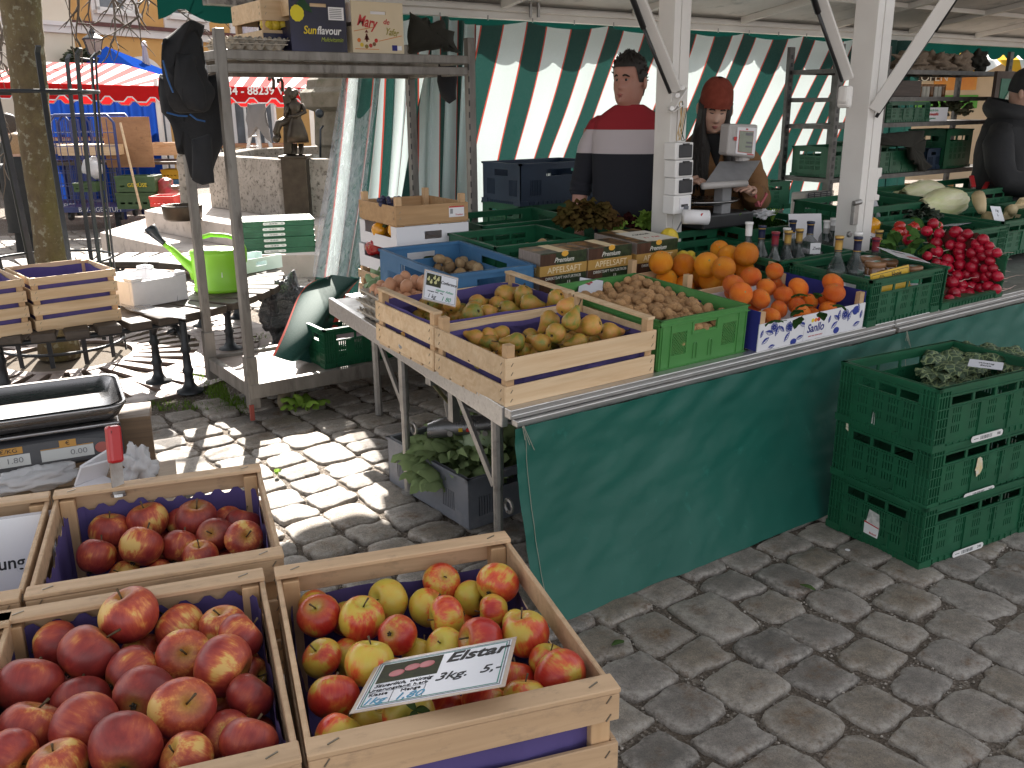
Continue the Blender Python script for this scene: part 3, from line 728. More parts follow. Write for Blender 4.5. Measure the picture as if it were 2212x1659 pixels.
# ------------------------------------------------------------------ fruit meshes
def mound(fn): return fn
rf = random.Random(11)
def fruit_mat(name, stops, streak=9, rough=.32, dots=None, top=None, topw=.85, blush=2.2, bump=.05, blushlo=.35, blushhi=.65):
    m, t, b, N, L = nodes(name)
    tc = N.new('ShaderNodeTexCoord'); oi = N.new('ShaderNodeObjectInfo')
    off = N.new('ShaderNodeCombineXYZ'); r = sh(t, 'MULTIPLY', oi.outputs['Random'], 61.)
    for i in range(3): L.new(r, off.inputs[i])
    def mp(sc):
        q = N.new('ShaderNodeMapping'); q.inputs['Scale'].default_value = sc; L.new(tc.outputs['Object'], q.inputs[0]); L.new(off.outputs[0], q.inputs[1]); return q.outputs[0]
    fl = noise(t, mp((1, 1, 1)), blush*.55, 2, .5); fs = noise(t, mp((5, 5, .7)), streak*.16, 5, .65)
    f = sh(t, 'ADD', sh(t, 'MULTIPLY', fl, .72), sh(t, 'MULTIPLY', fs, .28))
    f = sh(t, 'ADD', f, sh(t, 'MULTIPLY', sh(t, 'SUBTRACT', oi.outputs['Random'], .5), .16))
    n = N.new('ShaderNodeMapRange'); n.inputs[1].default_value = blushlo; n.inputs[2].default_value = blushhi; L.new(f, n.inputs[0])
    col = ramp(t, n.outputs[0], stops)
    if top:
        at2 = N.new('ShaderNodeAttribute'); at2.attribute_name = 'cav'
        col = mixc(t, sh(t, 'MULTIPLY', at2.outputs['Fac'], sh(t, 'ADD', sh(t, 'MULTIPLY', fs, .9), topw-.45), True), col, top)
    if dots:
        v = voro(t, mp((1, 1, 1)), 15); col = mixc(t, ramp(t, v, [(.05, dots[1]), (.13, 0.)]), col, dots[0])
    h = N.new('ShaderNodeHueSaturation'); L.new(sh(t, 'ADD', sh(t, 'MULTIPLY', oi.outputs['Random'], .3), .85), h.inputs['Value']); L.new(col, h.inputs['Color'])
    L.new(h.outputs[0], b.inputs['Base Color']); b.inputs['Roughness'].default_value = rough
    b.inputs['Subsurface Weight'].default_value = .06; b.inputs['Subsurface Radius'].default_value = (.01, .004, .002)
    L.new(sh(t, 'ADD', sh(t, 'MULTIPLY', fl, .2), rough-.1), b.inputs['Roughness'])
    if bump: bumpn(t, noise(t, mp((1, 1, 1)), 22, 3), bump, .04)
    return m
red_apple_m = fruit_mat('red_apple_skin', [(0, (.19, .020, .020)), (.4, (.29, .032, .026)), (.70, (.42, .070, .034)), (.88, (.58, .19, .055)), (1, (.64, .40, .11))], dots=((.50, .24, .16), .35), top=(.40, .28, .05), rough=.42, topw=.62, blush=1.7)
elstar_m = fruit_mat('yellow_red_apple_skin',  [(0, (.34, .012, .014)), (.30, (.48, .028, .020)), (.46, (.60, .10, .03)), (.58, (.56, .36, .05)), (1, (.50, .47, .07))], top=(.50, .46, .08), rough=.33, topw=.75, blush=1.5, blushlo=.20, blushhi=.78)
stem_m = mat('apple_stem', (.12, .075, .03), .7, (.06, .04, .02), 40)
calyx_m = mat('dried_calyx', (.07, .055, .035), .9, (.03, .025, .018), 60)
def apple_mesh(seed):
    rr = random.Random(seed); e = [rr.uniform(-.05, .05) for _ in range(4)]; tall = rr.uniform(.86, 1.0); cone = rr.uniform(.0, .14)
    g = G(); cav = []; n = 26
    prof = []
    for j in range(19):
        ph = pi*j/18; Rr = 1.02-.40*exp(-(ph/.36)**2)-.20*exp(-((pi-ph)/.30)**2); prof.append((Rr*sin(ph), Rr*cos(ph)*.95))
    for r, z in prof:
        for k in range(n):
            a = 2*pi*k/n; q = 1+e[0]*cos(a)+e[1]*sin(a)*.6+.022*cos(5*a)*(1 if z < -.3 else .3)+e[2]*cos(2*a)
            rr_ = r*q*(1-cone*(.5-.5*z)); g.v.append((rr_*cos(a), rr_*sin(a), z*tall+e[3]*r*cos(a)))
            cav.append(max(exp(-((r/.40)**2)) if z > .3 else 0, exp(-((r/.34)**2)) if z < -.5 else 0))
    for i in range(len(prof)-1):
        for k in range(n): g.f.append((i*n+(k+1) % n, i*n+k, (i+1)*n+k, (i+1)*n+(k+1) % n)); g.m.append(0)
    return g, cav
def make_apple(seed, m_, label, stem=True):
    g, cav = apple_mesh(seed); rr = random.Random(seed+50)
    b = g.out('apple', m_, smooth=True, attr={'cav': cav}); tag(b, label, 'apple')
    g = G(); dx, dy = rr.uniform(-.2, .2), rr.uniform(-.2, .2); L_ = rr.uniform(.35, .62)
    if stem:
        g.tube([(0, 0, .56), (dx*.3, dy*.3, .56+L_*.4), (dx, dy, .56+L_)], [.042, .032, .05], 6); g.out('stem', stem_m, b, smooth=True)
    g = G()
    for k in range(5):
        a = 2*pi*k/5; g.tube([(.04*cos(a), .04*sin(a), -.80), (.10*cos(a), .10*sin(a), -.86), (.07*cos(a+.4), .07*sin(a+.4), -.93)], [.05, .035, .01], 5)
    g.out('calyx', calyx_m, b, smooth=True)
    return b
def relax(P, R, box, it=40, fix=.6):
    """push overlapping spheres apart inside a box (x0,x1,y0,y1) given by a local frame"""
    inv, (x0, x1, y0, y1) = box; O = [p.copy() for p in P]
    M = inv.inverted()
    for _ in range(it):
        for i in range(len(P)):
            for j in range(i):
                d = P[i]-P[j]; L_ = d.length; mn = (R[i]+R[j])*.965
                if L_ < mn:
                    d = d/L_ if L_ > 1e-6 else Vector((1, 0, 0)); q = (mn-L_)*.5*.6; P[i] += d*q; P[j] -= d*q
        for i in range(len(P)):
            P[i] += (O[i]-P[i])*.07
            l = inv @ P[i]; r = R[i]*.97
            l.x = min(max(l.x, x0+r), x1-r); l.y = min(max(l.y, y0+r), y1-r); P[i] = M @ l
    return P
def aim(d, spin=0):
    return (Vector(d).to_track_quat('Z', 'Y') @ Euler((0, 0, spin)).to_quaternion()).to_euler()
# ------------------------------------------------------------------ the apple stand in front
ZR = .757
def c4(*p): return [at(x, y, ZR) for x, y in p]
def crate_from(pFL, pFR, dep, h, label, group, **k):
    a, b_ = at(*pFL, ZR), at(*pFR, ZR); d = b_-a; w = d.length; rz = atan2(d.y, d.x)
    loc = Vector((a.x, a.y, ZR-h-.013))
    slats = ((.012, .07), (.092, .150), (h-.038, h+.004)) if h > .2 else ((.012, .07), (.10, h))
    t = wood_crate(label, loc, rz, w, dep, h, h-.002, slats, group=group, wm=pine_old, liner=0, rail=False, **k)
    # thin rails along the short front and back edges
    for y in (0, dep-.034):
        g = G(); g.bx(-.001, w+.001, y-.001, y+.035, h+.004, h+.0125); g.out('top_rail', pine_old, t, bev=.0015, seg=1)
        g = G()
        for x in (.025, w-.04): g.bar((x, y+.012, h+.0128), (x+.015, y+.02, h+.0128), .002, .002)
        g.out('staple', staple_m, t.children[-1])
    return t, w, rz, loc
HA = .225
stand_m = wood('stand_boards', (.30, .21, .13), (.20, .14, .085), dirt=(.10, .08, .06))
tE, wE, rE, lE = crate_from((665, 1632), (1340, 1484), .50, HA, 'wooden crate of yellow and red apples with the large price sign', 'apple crates on the front stand')
paper(tE, wE, .50, HA, .80, 0)
tR, wR, rR, lR = crate_from((-182, 1831), (650, 1636), .505, HA, 'wooden crate of large dark red apples, nearest the camera', 'apple crates on the front stand')
paper(tR, wR, .505, HA, .93, 1)
tB, wB, rB, lB = crate_from((52, 1288), (612, 1196), .455, HA, 'wooden crate of small dark red apples at the back of the stand', 'apple crates on the front stand')
paper(tB, wB, .455, HA, .86, 1)
aS = at(46, 1290, ZR); dS = Vector((cos(rB), sin(rB), 0)); loc = aS-dS*.405; loc.z = ZR-HA-.013
def side_crate(loc, rz, dep, label):
    t = wood_crate(label, loc, rz, .40, dep, HA, HA-.002, ((.012, .07), (.092, .150), (HA-.038, HA+.004)), group='apple crates on the front stand', wm=pine_old, liner=0, rail=False)
    for y in (0, dep-.034):
        g = G(); g.bx(-.001, .401, y-.001, y+.035, HA+.004, HA+.0125); g.out('top_rail', pine_old, t, bev=.0015, seg=1)
    paper(t, .40, dep, HA, .84, 0); return t
tS = side_crate(loc, rB, .455, 'wooden crate with the white printed sheet, left edge of the stand')
aS2 = at(38, 1318, ZR); d2 = Vector((cos(rR), sin(rR), 0)); n2 = Vector((-sin(rR), cos(rR), 0)); l2 = aS2-d2*.408-n2*.485; l2.z = ZR-HA-.013
tS2 = side_crate(l2, rR, .485, 'wooden crate at the lower left corner, mostly cut off')
# stand under the crates
st = thing('display_stand', 'low board stand carrying the apple crates and the kitchen scale', 'stand', (lE.x, lE.y, 0))
def stand_top(g, z):
    M = Matrix.Rotation(rB, 4, 'Z')
    g.bx(-1.25, -.02, -.10, 1.12, z-.03, z, 0, M); g.bx(-1.25, -.16, 1.12, 1.75, z-.03, z, 0, M); g.bx(-.02, .40, -.10, .45, z-.03, z, 0, M)
g = G(); stand_top(g, ZR-HA-.02); g.out('board_top', stand_m, st)
for x, y in ((-1.1, -.05), (.36, -.05), (-1.1, 1.65), (-.22, 1.65)):
    q = Matrix.Rotation(rB, 4, 'Z') @ Vector((x, y, 0)); g = G(); g.bx(q.x-.025, q.x+.025, q.y-.025, q.y+.025, 0, ZR-HA-.05); g.out('leg', stand_m, st)
# apples placed from the photograph
ZA = lambda x, y: (x*.4047, 987.5+y*.4047)
ZBb = lambda x, y: (603.5+x*.4049, 987.5+y*.4049)
# (x, y, radius, z, facing): facing = direction of the stalk end: 'c' calyx towards (dx,dy), 's' stalk
def lay_apples(lst, conv, m_, kind, crate, seed, rows, box, descr):
    protos = [make_apple(seed+k, m_, '') for k in range(4)]; used = set()
    P = []; R = []; px = []
    for it in lst:
        x, y = conv(it[0], it[1]); p = at(x, y, it[3]); R.append(min(.046, max(.031, it[2]*.4047*1.05*depth(p)/FPX))); P.append(p); px.append((x, y))
    relax(P, R, box); rp = rowpos(px, rows)
    for i, it in enumerate(lst):
        face = it[4] if len(it) > 4 else None
        if face:
            k, dx, dy, tw = face
            v = RT*dx-UP*dy-FW*tw; v = v if k == 's' else -v; rot = aim(v, rf.uniform(0, 6))
        else:
            rot = aim((rf.uniform(-1, 1), rf.uniform(-1, 1), rf.uniform(-.1, 1.)), rf.uniform(0, 6))
        lab = '%s apple, row %s from the back, %s from left, %s' % (kind, rp[i][0], rp[i][1], descr)
        k = i % 4; pr = protos[k]
        if k not in used: used.add(k); o = pr; o.location = P[i]; o.rotation_euler = rot; o.scale = (R[i],)*3; o['label'] = lab; o['group'] = crate
        else: o = copy_thing(pr, P[i], rot, lab, crate, R[i])
S, Cx = 's', 'c'
red_front = [(700,860,150,.735,(Cx,.3,.9,-.3)),(955,905,130,.71,(S,-.6,-.4,-.2)),(1180,920,122,.715,(S,-.12,-.9,.3)),(1390,960,118,.715,(S,.6,-.5,-.3)),(315,1030,125,.70,(Cx,-.8,.15,.3)),(520,1080,165,.715,(Cx,-.55,.6,.3)),(695,1150,145,.705,(Cx,-.6,.35,.6)),(965,1090,135,.72,(S,.35,-.3,.8)),(1185,1150,155,.72,(S,.9,.3,.1)),(1420,1110,80,.685),(255,1230,160,.70,(Cx,0,.8,.5)),(450,1310,145,.69,(S,-.3,-.6,-.4)),(745,1300,155,.72,(Cx,0,.1,1.)),(1000,1360,165,.725,(S,.5,-.45,.65)),(1370,1290,120,.70,(S,.5,-.7,-.4)),(185,1450,165,.705,(S,.2,-.7,-.2)),(480,1440,180,.72,(S,-.7,-.2,-.2)),(675,1550,185,.735,(S,-.2,-.3,-.7)),(1215,1450,140,.70,(S,.3,-.4,.75)),(1310,1520,145,.715,(Cx,-.2,.7,.5)),(1000,1610,140,.72,(S,-.55,-.5,.45)),(60,1590,150,.715,(S,.5,.1,.1)),(330,1630,150,.72,(Cx,.2,.9,-.2)),(850,1520,110,.665),(770,1010,110,.665),(1150,1320,110,.66),(560,1250,110,.655),(1300,1130,100,.655),(600,1400,120,.66),(1390,1440,110,.665),(380,1180,110,.655),(130,1330,110,.66),(870,1230,110,.66)]
def cbox(t, w, d): return (Matrix.Translation(t.location) @ Matrix.Rotation(t.rotation_euler.z, 4, 'Z')).inverted(), (.014, w-.014, .014, d-.014)
lay_apples(red_front, ZA, red_apple_m, 'dark red', 'dark red apples in the front crate', 100, 6, cbox(tR, wR, .505), 'nearest crate')
red_back = [(610,395,100,.665,(S,.1,-.9,.1)),(812,345,102,.68,(S,-.2,-.85,.2)),(935,370,70,.655),(1050,330,108,.69,(S,.1,-.8,.4)),(1220,340,80,.655),(1375,350,92,.67,(S,.2,-.9,-.2)),(535,545,102,.665,(Cx,-.2,.8,.4)),(760,495,110,.68,(Cx,-.2,.75,.4)),(950,490,94,.665,(S,.2,-.8,-.4)),(1150,425,95,.68,(S,-.1,-.35,.9)),(1290,460,100,.675,(S,.4,-.3,.75)),(1085,540,92,.665,(S,0,-.8,.3)),(650,610,80,.64),(1400,490,80,.645),(860,600,80,.635),(1230,560,85,.64),(700,440,80,.62),(880,420,80,.62),(1200,500,80,.615),(1000,430,80,.62)]
lay_apples(red_back, ZA, red_apple_m, 'small dark red', 'dark red apples in the back crate', 200, 4, cbox(tB, wB, .455), 'back crate')
els = [(175,730,82,.69,(S,.6,-.6,.1)),(210,845,115,.715,(S,-.1,-.65,.6)),(345,815,60,.66),(430,880,118,.71,(S,.15,-.75,.3)),(590,765,108,.70,(S,-.6,-.2,.6)),(780,800,105,.69,(Cx,-.6,.5,-.2)),(885,675,97,.70,(S,.35,-.55,.7)),(1010,780,90,.675,(S,.7,.1,.4)),(1190,705,108,.705,(Cx,-.45,.35,.75)),(1150,850,82,.68),(1370,870,92,.695,(S,.3,-.8,-.2)),(1310,960,125,.72,(S,-.2,-.75,.1)),(1130,890,80,.665),(640,960,105,.71,(Cx,-.3,-.3,.85)),(890,905,108,.71,(S,-.8,.1,.3)),(1075,990,118,.715,(S,-.7,-.2,.4)),(990,865,60,.65),(880,1020,82,.69),(230,1070,97,.70,(S,-.4,-.6,.4)),(370,1050,70,.67),(480,1100,132,.72,(S,.1,-.8,-.1)),(750,1040,85,.675),(290,1280,130,.71,(Cx,.1,.75,.5)),(320,1490,122,.71,(S,.3,-.5,-.3)),(480,1400,85,.67),(690,1380,140,.72,(S,.1,-.2,.9)),(1110,1310,118,.705,(S,.3,-.8,-.2)),(1330,1310,105,.705,(S,0,-.8,-.2)),(1290,1170,95,.69),(1450,1110,100,.695,(S,.2,-.8,.1)),(1580,1170,140,.725,(Cx,.6,.3,.6)),(1430,1240,70,.66),(920,1380,95,.675),(1320,1420,120,.675),(1000,1490,130,.655),(700,1570,130,.655),(480,1590,120,.655),(1540,1400,95,.665),(600,1170,100,.66),(850,1170,100,.665),(1080,1150,100,.665),(780,1260,100,.655)]
lay_apples(els, ZBb, elstar_m, 'yellow and red', 'yellow and red apples in the sign crate', 300, 7, cbox(tE, wE, .50), 'beside the big sign')
# leaf on one apple
leaf_m = cloth('dry_green_leaf', (.05, .10, .03), .25, (.09, .13, .05), 30)
def leaf_fn(L_, W_, cup=.2, wav=.0, ph=0):
    def f(u, v):
        x = (u-.5)*2; wd = W_*sin(pi*min(1, max(0.02, v**.8)))**.8
        return (x*wd, v*L_, -cup*W_*x*x+cup*L_*.4*sin(pi*v)+wav*sin(v*18+ph)*abs(x))
    return f
q = at(*ZBb(730, 1345), .748); g = G()
for k in range(3): g.grid(leaf_fn(.024, .006, .5), 5, 7, M=Matrix.Rotation(k*2.1, 4, 'Z') @ Matrix.Rotation(-.3, 4, 'X'))
o = g.out('apple_leaf', leaf_m, None, q, (.5, 0, .3), smooth=True); tag(o, 'small withered green leaf on the red apple below the sign', 'leaf')
# big price sign
def at_sign(p4, thick=.0015): pass
def sign_frame(pts3):
    """matrix whose x runs along the bottom edge, y up the sheet"""
    a, b_, d = [Vector(p) for p in pts3]; X = (b_-a); w_ = X.length; X.normalize(); Y = d-a; Y -= X*Y.dot(X); h_ = Y.length; Y.normalize(); Z = X.cross(Y)
    return Matrix(((X.x,Y.x,Z.x,a.x),(X.y,Y.y,Z.y,a.y),(X.z,Y.z,Z.z,a.z),(0,0,0,1))), w_, h_
lam = mat('laminated_paper', (.66, .67, .72), .22, (.62, .63, .68), 3)
lam_edge = mat('laminate_edge', (.50, .40, .33), .2)
photo_m = mat('printed_photo_dark', (.02, .022, .014), .6, (.055, .06, .03), 120, spec=.2)
def sheet(g, w_, h_, inset, z): g.bx(inset, w_-inset, inset, h_-inset, z, z+.0003)
a, b_, d = Vector((.408, .947, .750)), Vector((.564, .817, .801)), Vector((.503, 1.052, .728+.004))
Mx, ws, hs = sign_frame((a, b_, d))
t = thing('price_sign', 'large laminated price sign lying on the yellow and red apples', 'sign', a, Mx.to_euler())
g = G(); g.bx(0, ws, 0, hs, 0, .001); g.out('laminate', lam_edge, t)
g = G(); sheet(g, ws, hs, .006, .001); o = g.out('sheet', lam, t)
for ins, m2 in ((.008, ink_grey), (.0115, matte('sign_green', (.05, .22, .17)))):
    g = G()
    for (x0, x1, y0, y1) in ((ins, ws-ins, ins, ins+.0016), (ins, ws-ins, hs-ins-.0016, hs-ins), (ins, ins+.0016, ins, hs-ins), (ws-ins-.0016, ws-ins, ins, hs-ins)): g.bx(x0, x1, y0, y1, .0013, .0016)
    g.out('border', m2, o)
g = G(); g.bx(.016, ws*.50, hs*.50, hs-.016, .0013, .0017); ph_ = g.out('photo', photo_m, o)
redp = matte('printed_apple', (.42, .07, .09), .3); yelp = matte('printed_pear', (.52, .50, .22), .3)
for k, (x, y) in enumerate(((.20, .66), (.30, .73), (.40, .74))):
    g = G(); g.sph((ws*x, hs*y, .0018), (ws*.055, hs*.07, .0006), 14, 6); g.out('printed_fruit', redp, ph_)
text('Elstar', hs*.27, inkm, o, (ws*.74, hs*.78, .0016), shear=.25, bold=.02)
text('3kg.  5,-', hs*.20, inkm, o, (ws*.72, hs*.40, .0016), shear=.3)
text('Säuerlich, würzig', hs*.085, inkm, o, (ws*.28, hs*.44, .0016), shear=.3)
text('Ursprungsland: h.erb', hs*.07, inkm, o, (ws*.26, hs*.36, .0016))
text('Klasse      Menge', hs*.075, inkm, o, (ws*.25, hs*.275, .0016))
text('1kg  1,80', hs*.16, ink_blue, o, (ws*.25, hs*.155, .0016), shear=.35)
g = G(); g.bx(ws*.235, ws*.24, hs*.09, hs*.31, .0013, .0016); g.bx(ws*.06, ws*.45, hs*.32, hs*.325, .0013, .0016); g.bx(ws*.45, ws*.455, hs*.10, hs*.32, .0013, .0016); g.out('table_line', ink_grey, o)
# printed sheet in the left crate
b_ = at(121, 1262, .60); d = atB(97, 1109, b_.x*sin(TH)+b_.y*cos(TH)+.045)-dS*.30; a = b_-dS*.30
Mx, ws, hs = sign_frame((a, b_, d))
t = thing('printed_sheet', 'white sheet printed in black letters standing in the left crate', 'sign', Mx.translation, Mx.to_euler())
g = G(); g.bx(0, ws, 0, hs, 0, .0008); o = g.out('sheet', paperw, t)
g = G(); g.bx(-.006, ws+.008, -.004, hs+.005, -.0012, -.0004); g.out('clear_sleeve', glassm('clear_sleeve', (.8, .8, .85), .1, .4), t)
text('nung', .034, inkm, o, (ws-.050, hs-.088, .001), bold=.015, al='RIGHT')
# ------------------------------------------------------------------ scale, knife and wrappings on the stand
ztop = ZR-HA-.02+.20
ub = thing('upturned_box', 'flat brown wooden box under the scale and the white wrappings', 'wooden box', at(60, 1062, ZR-HA-.02+.0005), rB)
for z0_, z1_ in ((.0, .04), (.05, .085)):
    g = G(); g.bx(-.40, .16, 0, .012, z0_, z1_); g.bx(-.40, .16, .458, .47, z0_, z1_); g.bx(-.40, -.388, .012, .458, z0_, z1_); g.bx(.148, .16, .012, .458, z0_, z1_); g.out('side_panel', stand_m, ub, bev=.001, seg=1)
g = G(); [g.bx(-.40, .16, .47*k/5, .47*(k+.95)/5, .086, .096) for k in range(5)]; g.out('board_top', stand_m, ub)
zt9 = ZR-HA-.02+.0975
sc = thing('kitchen_scale', 'black market scale with a steel weighing pan and two displays', 'scale', at(112, 1006, zt9), rB+.12)
black_sc = mat('scale_housing', (.022, .022, .026), .38, (.03, .03, .034), 12)
steel = mat('brushed_steel', (.42, .41, .41), .28, (.34, .33, .33), 9, .05, 60, .001, metal=.95, st=(1, 12, 12))
SW = .36
g = G(); pr = [(-.02, 0), (-.02, .012), (.0, .09), (.03, .105), (.33, .105), (.35, .09), (.35, 0)]
M_ = Matrix(((0, 0, 1, 0), (1, 0, 0, 0), (0, 1, 0, 0), (0, 0, 0, 1)))
g.prism(pr, -SW/2, SW/2, 0, M_); g.out('housing', black_sc, sc, bev=.012, seg=3)
F_ = Matrix.Translation((0, -.0115, .05)) @ Matrix.Rotation(radians(77), 4, 'X')
def onface(fn, name, m_, par=sc): 
    g = G(); fn(g); g.v = [tuple(F_ @ Vector(q)) for q in g.v]; return g.out(name, m_, par)
lcd = mat('lcd_screen', (.50, .51, .50), .25, (.46, .47, .46), 4)
orange_tape = matte('orange_tape', (.52, .27, .06))
onface(lambda g: g.prism([(.165*cos(a)*(1 if abs(cos(a)) > .0 else 1)*1.0, .036*sin(a)) for a in [2*pi*k/24 for k in range(24)]], .0015, .003), 'panel', grey_d := mat('scale_panel', (.06, .06, .066), .4), sc)
for x0, x1, s in ((-.135, -.045, '1.80'), (-.02, .105, '0.00')):
    o = onface(lambda g: g.bx(x0, x1, -.026, .010, .003, .005), 'display', lcd)
    q = text(s, .024, ink_grey, o); q.matrix_local = F_ @ Matrix.Translation((x1-.036, -.008, .0052))
for x0, x1, s in ((-.125, -.06, '€/KG'), (.025, .065, '€')):
    o = onface(lambda g: g.bx(x0, x1, .013, .034, .003, .0045), 'tape_label', orange_tape)
    q = text(s, .018, inkm, o); q.matrix_local = F_ @ Matrix.Translation(((x0+x1)/2, .0235, .0047))
o = onface(lambda g: g.bx(-.02, .105, .011, .013, .003, .0045), 'tape_strip', orange_tape)
o = onface(lambda g: g.prism([(.125+.017*cos(a), -.006+.017*sin(a)) for a in [2*pi*k/20 for k in range(20)]], .003, .0055), 'button', mat('red_button', (.40, .09, .07), .4))
q = text('Min 100g e=d=5g', .008, ink_white, sc); q.matrix_local = F_ @ Matrix.Translation((-.11, -.042, .004))
g = G(); g.bx(-SW/2+.004, SW/2-.004, .004, .345, .104, .116); g.out('platform', steel, sc, bev=.004)
g = G(); vs = []
def rr(w_, d_, r, z, n=6):
    o = []
    for cx, cy, a0 in ((w_-r, d_-r, 0), (-w_+r, d_-r, pi/2), (-w_+r, -d_+r, pi), (w_-r, -d_+r, 1.5*pi)):
        for k in range(n+1): a = a0+pi/2*k/n; o.append((cx+r*cos(a), cy+r*sin(a), z))
    return o
def rings(g, R, close=True, mi=0):
    n = len(R[0]); o = g.add([p for r in R for p in r], [(i*n+k, i*n+(k+1) % n, (i+1)*n+(k+1) % n, (i+1)*n+k) for i in range(len(R)-1) for k in range(n)], mi)
    if close: g.add(R[-1], [tuple(range(n))], mi)
rings(g, [rr(.215, .165, .05, .175), rr(.222, .172, .055, .178), rr(.225, .175, .055, .171), rr(.20, .15, .045, .125), rr(.17, .13, .04, .119)][::-1][::-1])
rings(g, [rr(.205, .155, .045, .176), rr(.185, .137, .04, .135), rr(.16, .12, .035, .130)])
g.v = [(x, y+.165, z) for x, y, z in g.v]
rings_o = g.out('weighing_pan', steel, sc, smooth=True, bev=0); rings_o.scale = (.9, 1, 1); sc.scale = (1, 1, .8)
for k in (-.15, .15):
    g = G(); g.tube([(k, .03, -.02), (k, .03, .0)], .014, 10); g.out('foot', blackpl, sc)
# knife standing in the back crate
A_ = at(257, 1072, .735); B_ = at(243, 922, .875)
kn = thing('vegetable_knife', 'knife with a red handle stuck between the back crate and its paper', 'knife', A_)
d_ = B_-A_
g = G(); g.bar(Vector((0, 0, 0)), d_*.52, .026, .004, side=(.3, -.9, 0)); g.out('blade', mat('worn_blade', (.16, .12, .10), .4, (.40, .38, .36), 22, .1, 60, metal=.7), kn)
g = G(); g.tube([Vector((0, 0, 0)), d_*.04], .016, 12); g.out('tip', steel, kn)
g = G(); g.bar(d_*.48, d_*1.02, .030, .02, side=(.3, -.9, 0)); g.out('handle', mat('red_plastic', (.50, .018, .022), .35, (.42, .015, .02), 8, coat=.3), kn, bev=.006)
g = G(); q = d_*.93-FW*.011; g.tube([q, q-FW*.003], .004, 10); g.out('rivet', mat('rivet', (.20, .02, .02), .5), kn)
# wrappings
def crumple(name, c, r, m_, label, cat, seed, flat=.6, amp=.45, nu=40, nv=24):
    g = G(); g.sph((0, 0, 0), r, nu, nv, fn=lambda d: .75+amp*mnoise.noise((d.x*2.2+seed, d.y*2.2, d.z*2.2))+amp*.5*abs(mnoise.noise((d.x*6+seed, d.y*6, d.z*6))))
    o = g.out(name, m_, None, c, smooth=True); return tag(o, label, cat)
film = mat('white_film', (.70, .70, .72), .35, (.60, .60, .62), 14, .5, 40, .006, alpha=.72)
crumple('plastic_film', at(75, 1035, .632), (.13, .05, .030), film, 'crumpled clear plastic film lying in front of the scale', 'plastic film', 2)
crumple('paper_wrap', at(300, 1012, .642), (.045, .035, .06), film, 'torn white wrapping paper right of the red knife', 'wrapping paper', 9, amp=.7)
t = thing('foam_tray', 'folded white foam tray between the scale and the red knife', 'tray', at(205, 1045, zt9+.001), rB+.5)
g = G(); g.box((0, 0, .03), (.085, .006, .06), rot=(.5, .1, .2)); g.box((.012, .02, .034), (.085, .006, .062), rot=(.35, -.15, .3)); g.out('panel', white_card, t)
g = G(); g.box((-.015, -.02, .004), (.10, .05, .006), rot=(.1, 0, .2)); g.out('base', white_card, t)
t = thing('wooden_block', 'dark wooden box corner standing behind the red knife', 'wooden box', at(300, 1030, .5125), rB)
g = G(); g.bx(-.07, .05, .0, .02, 0, .175); g.bx(-.07, .05, .02, .14, .155, .175); g.out('board', wood('dark_board', (.17, .11, .065), (.10, .065, .04)), t, bev=.002)
# ------------------------------------------------------------------ crates on the counter
CR = 'crates on the counter'
tl = (TL, 0, 0)
def onT(x, y, h=0): return Vector((x, y, cz(y)+h))
p1 = wood_crate('new wooden crate of brown pears at the front left counter corner', onT(1.462, 2.10), tl, .60, .405, .155, .188, ((.004, .066), (.085, .151)), group=CR)
p2_ = wood_crate('new wooden crate of pears with the small price sign', onT(1.462, 2.512), tl, .60, .405, .155, .188, ((.004, .066), (.085, .151)), group=CR)
bpy.data.objects.remove([o for o in p1.children if o.name.startswith('top_rail')][0])
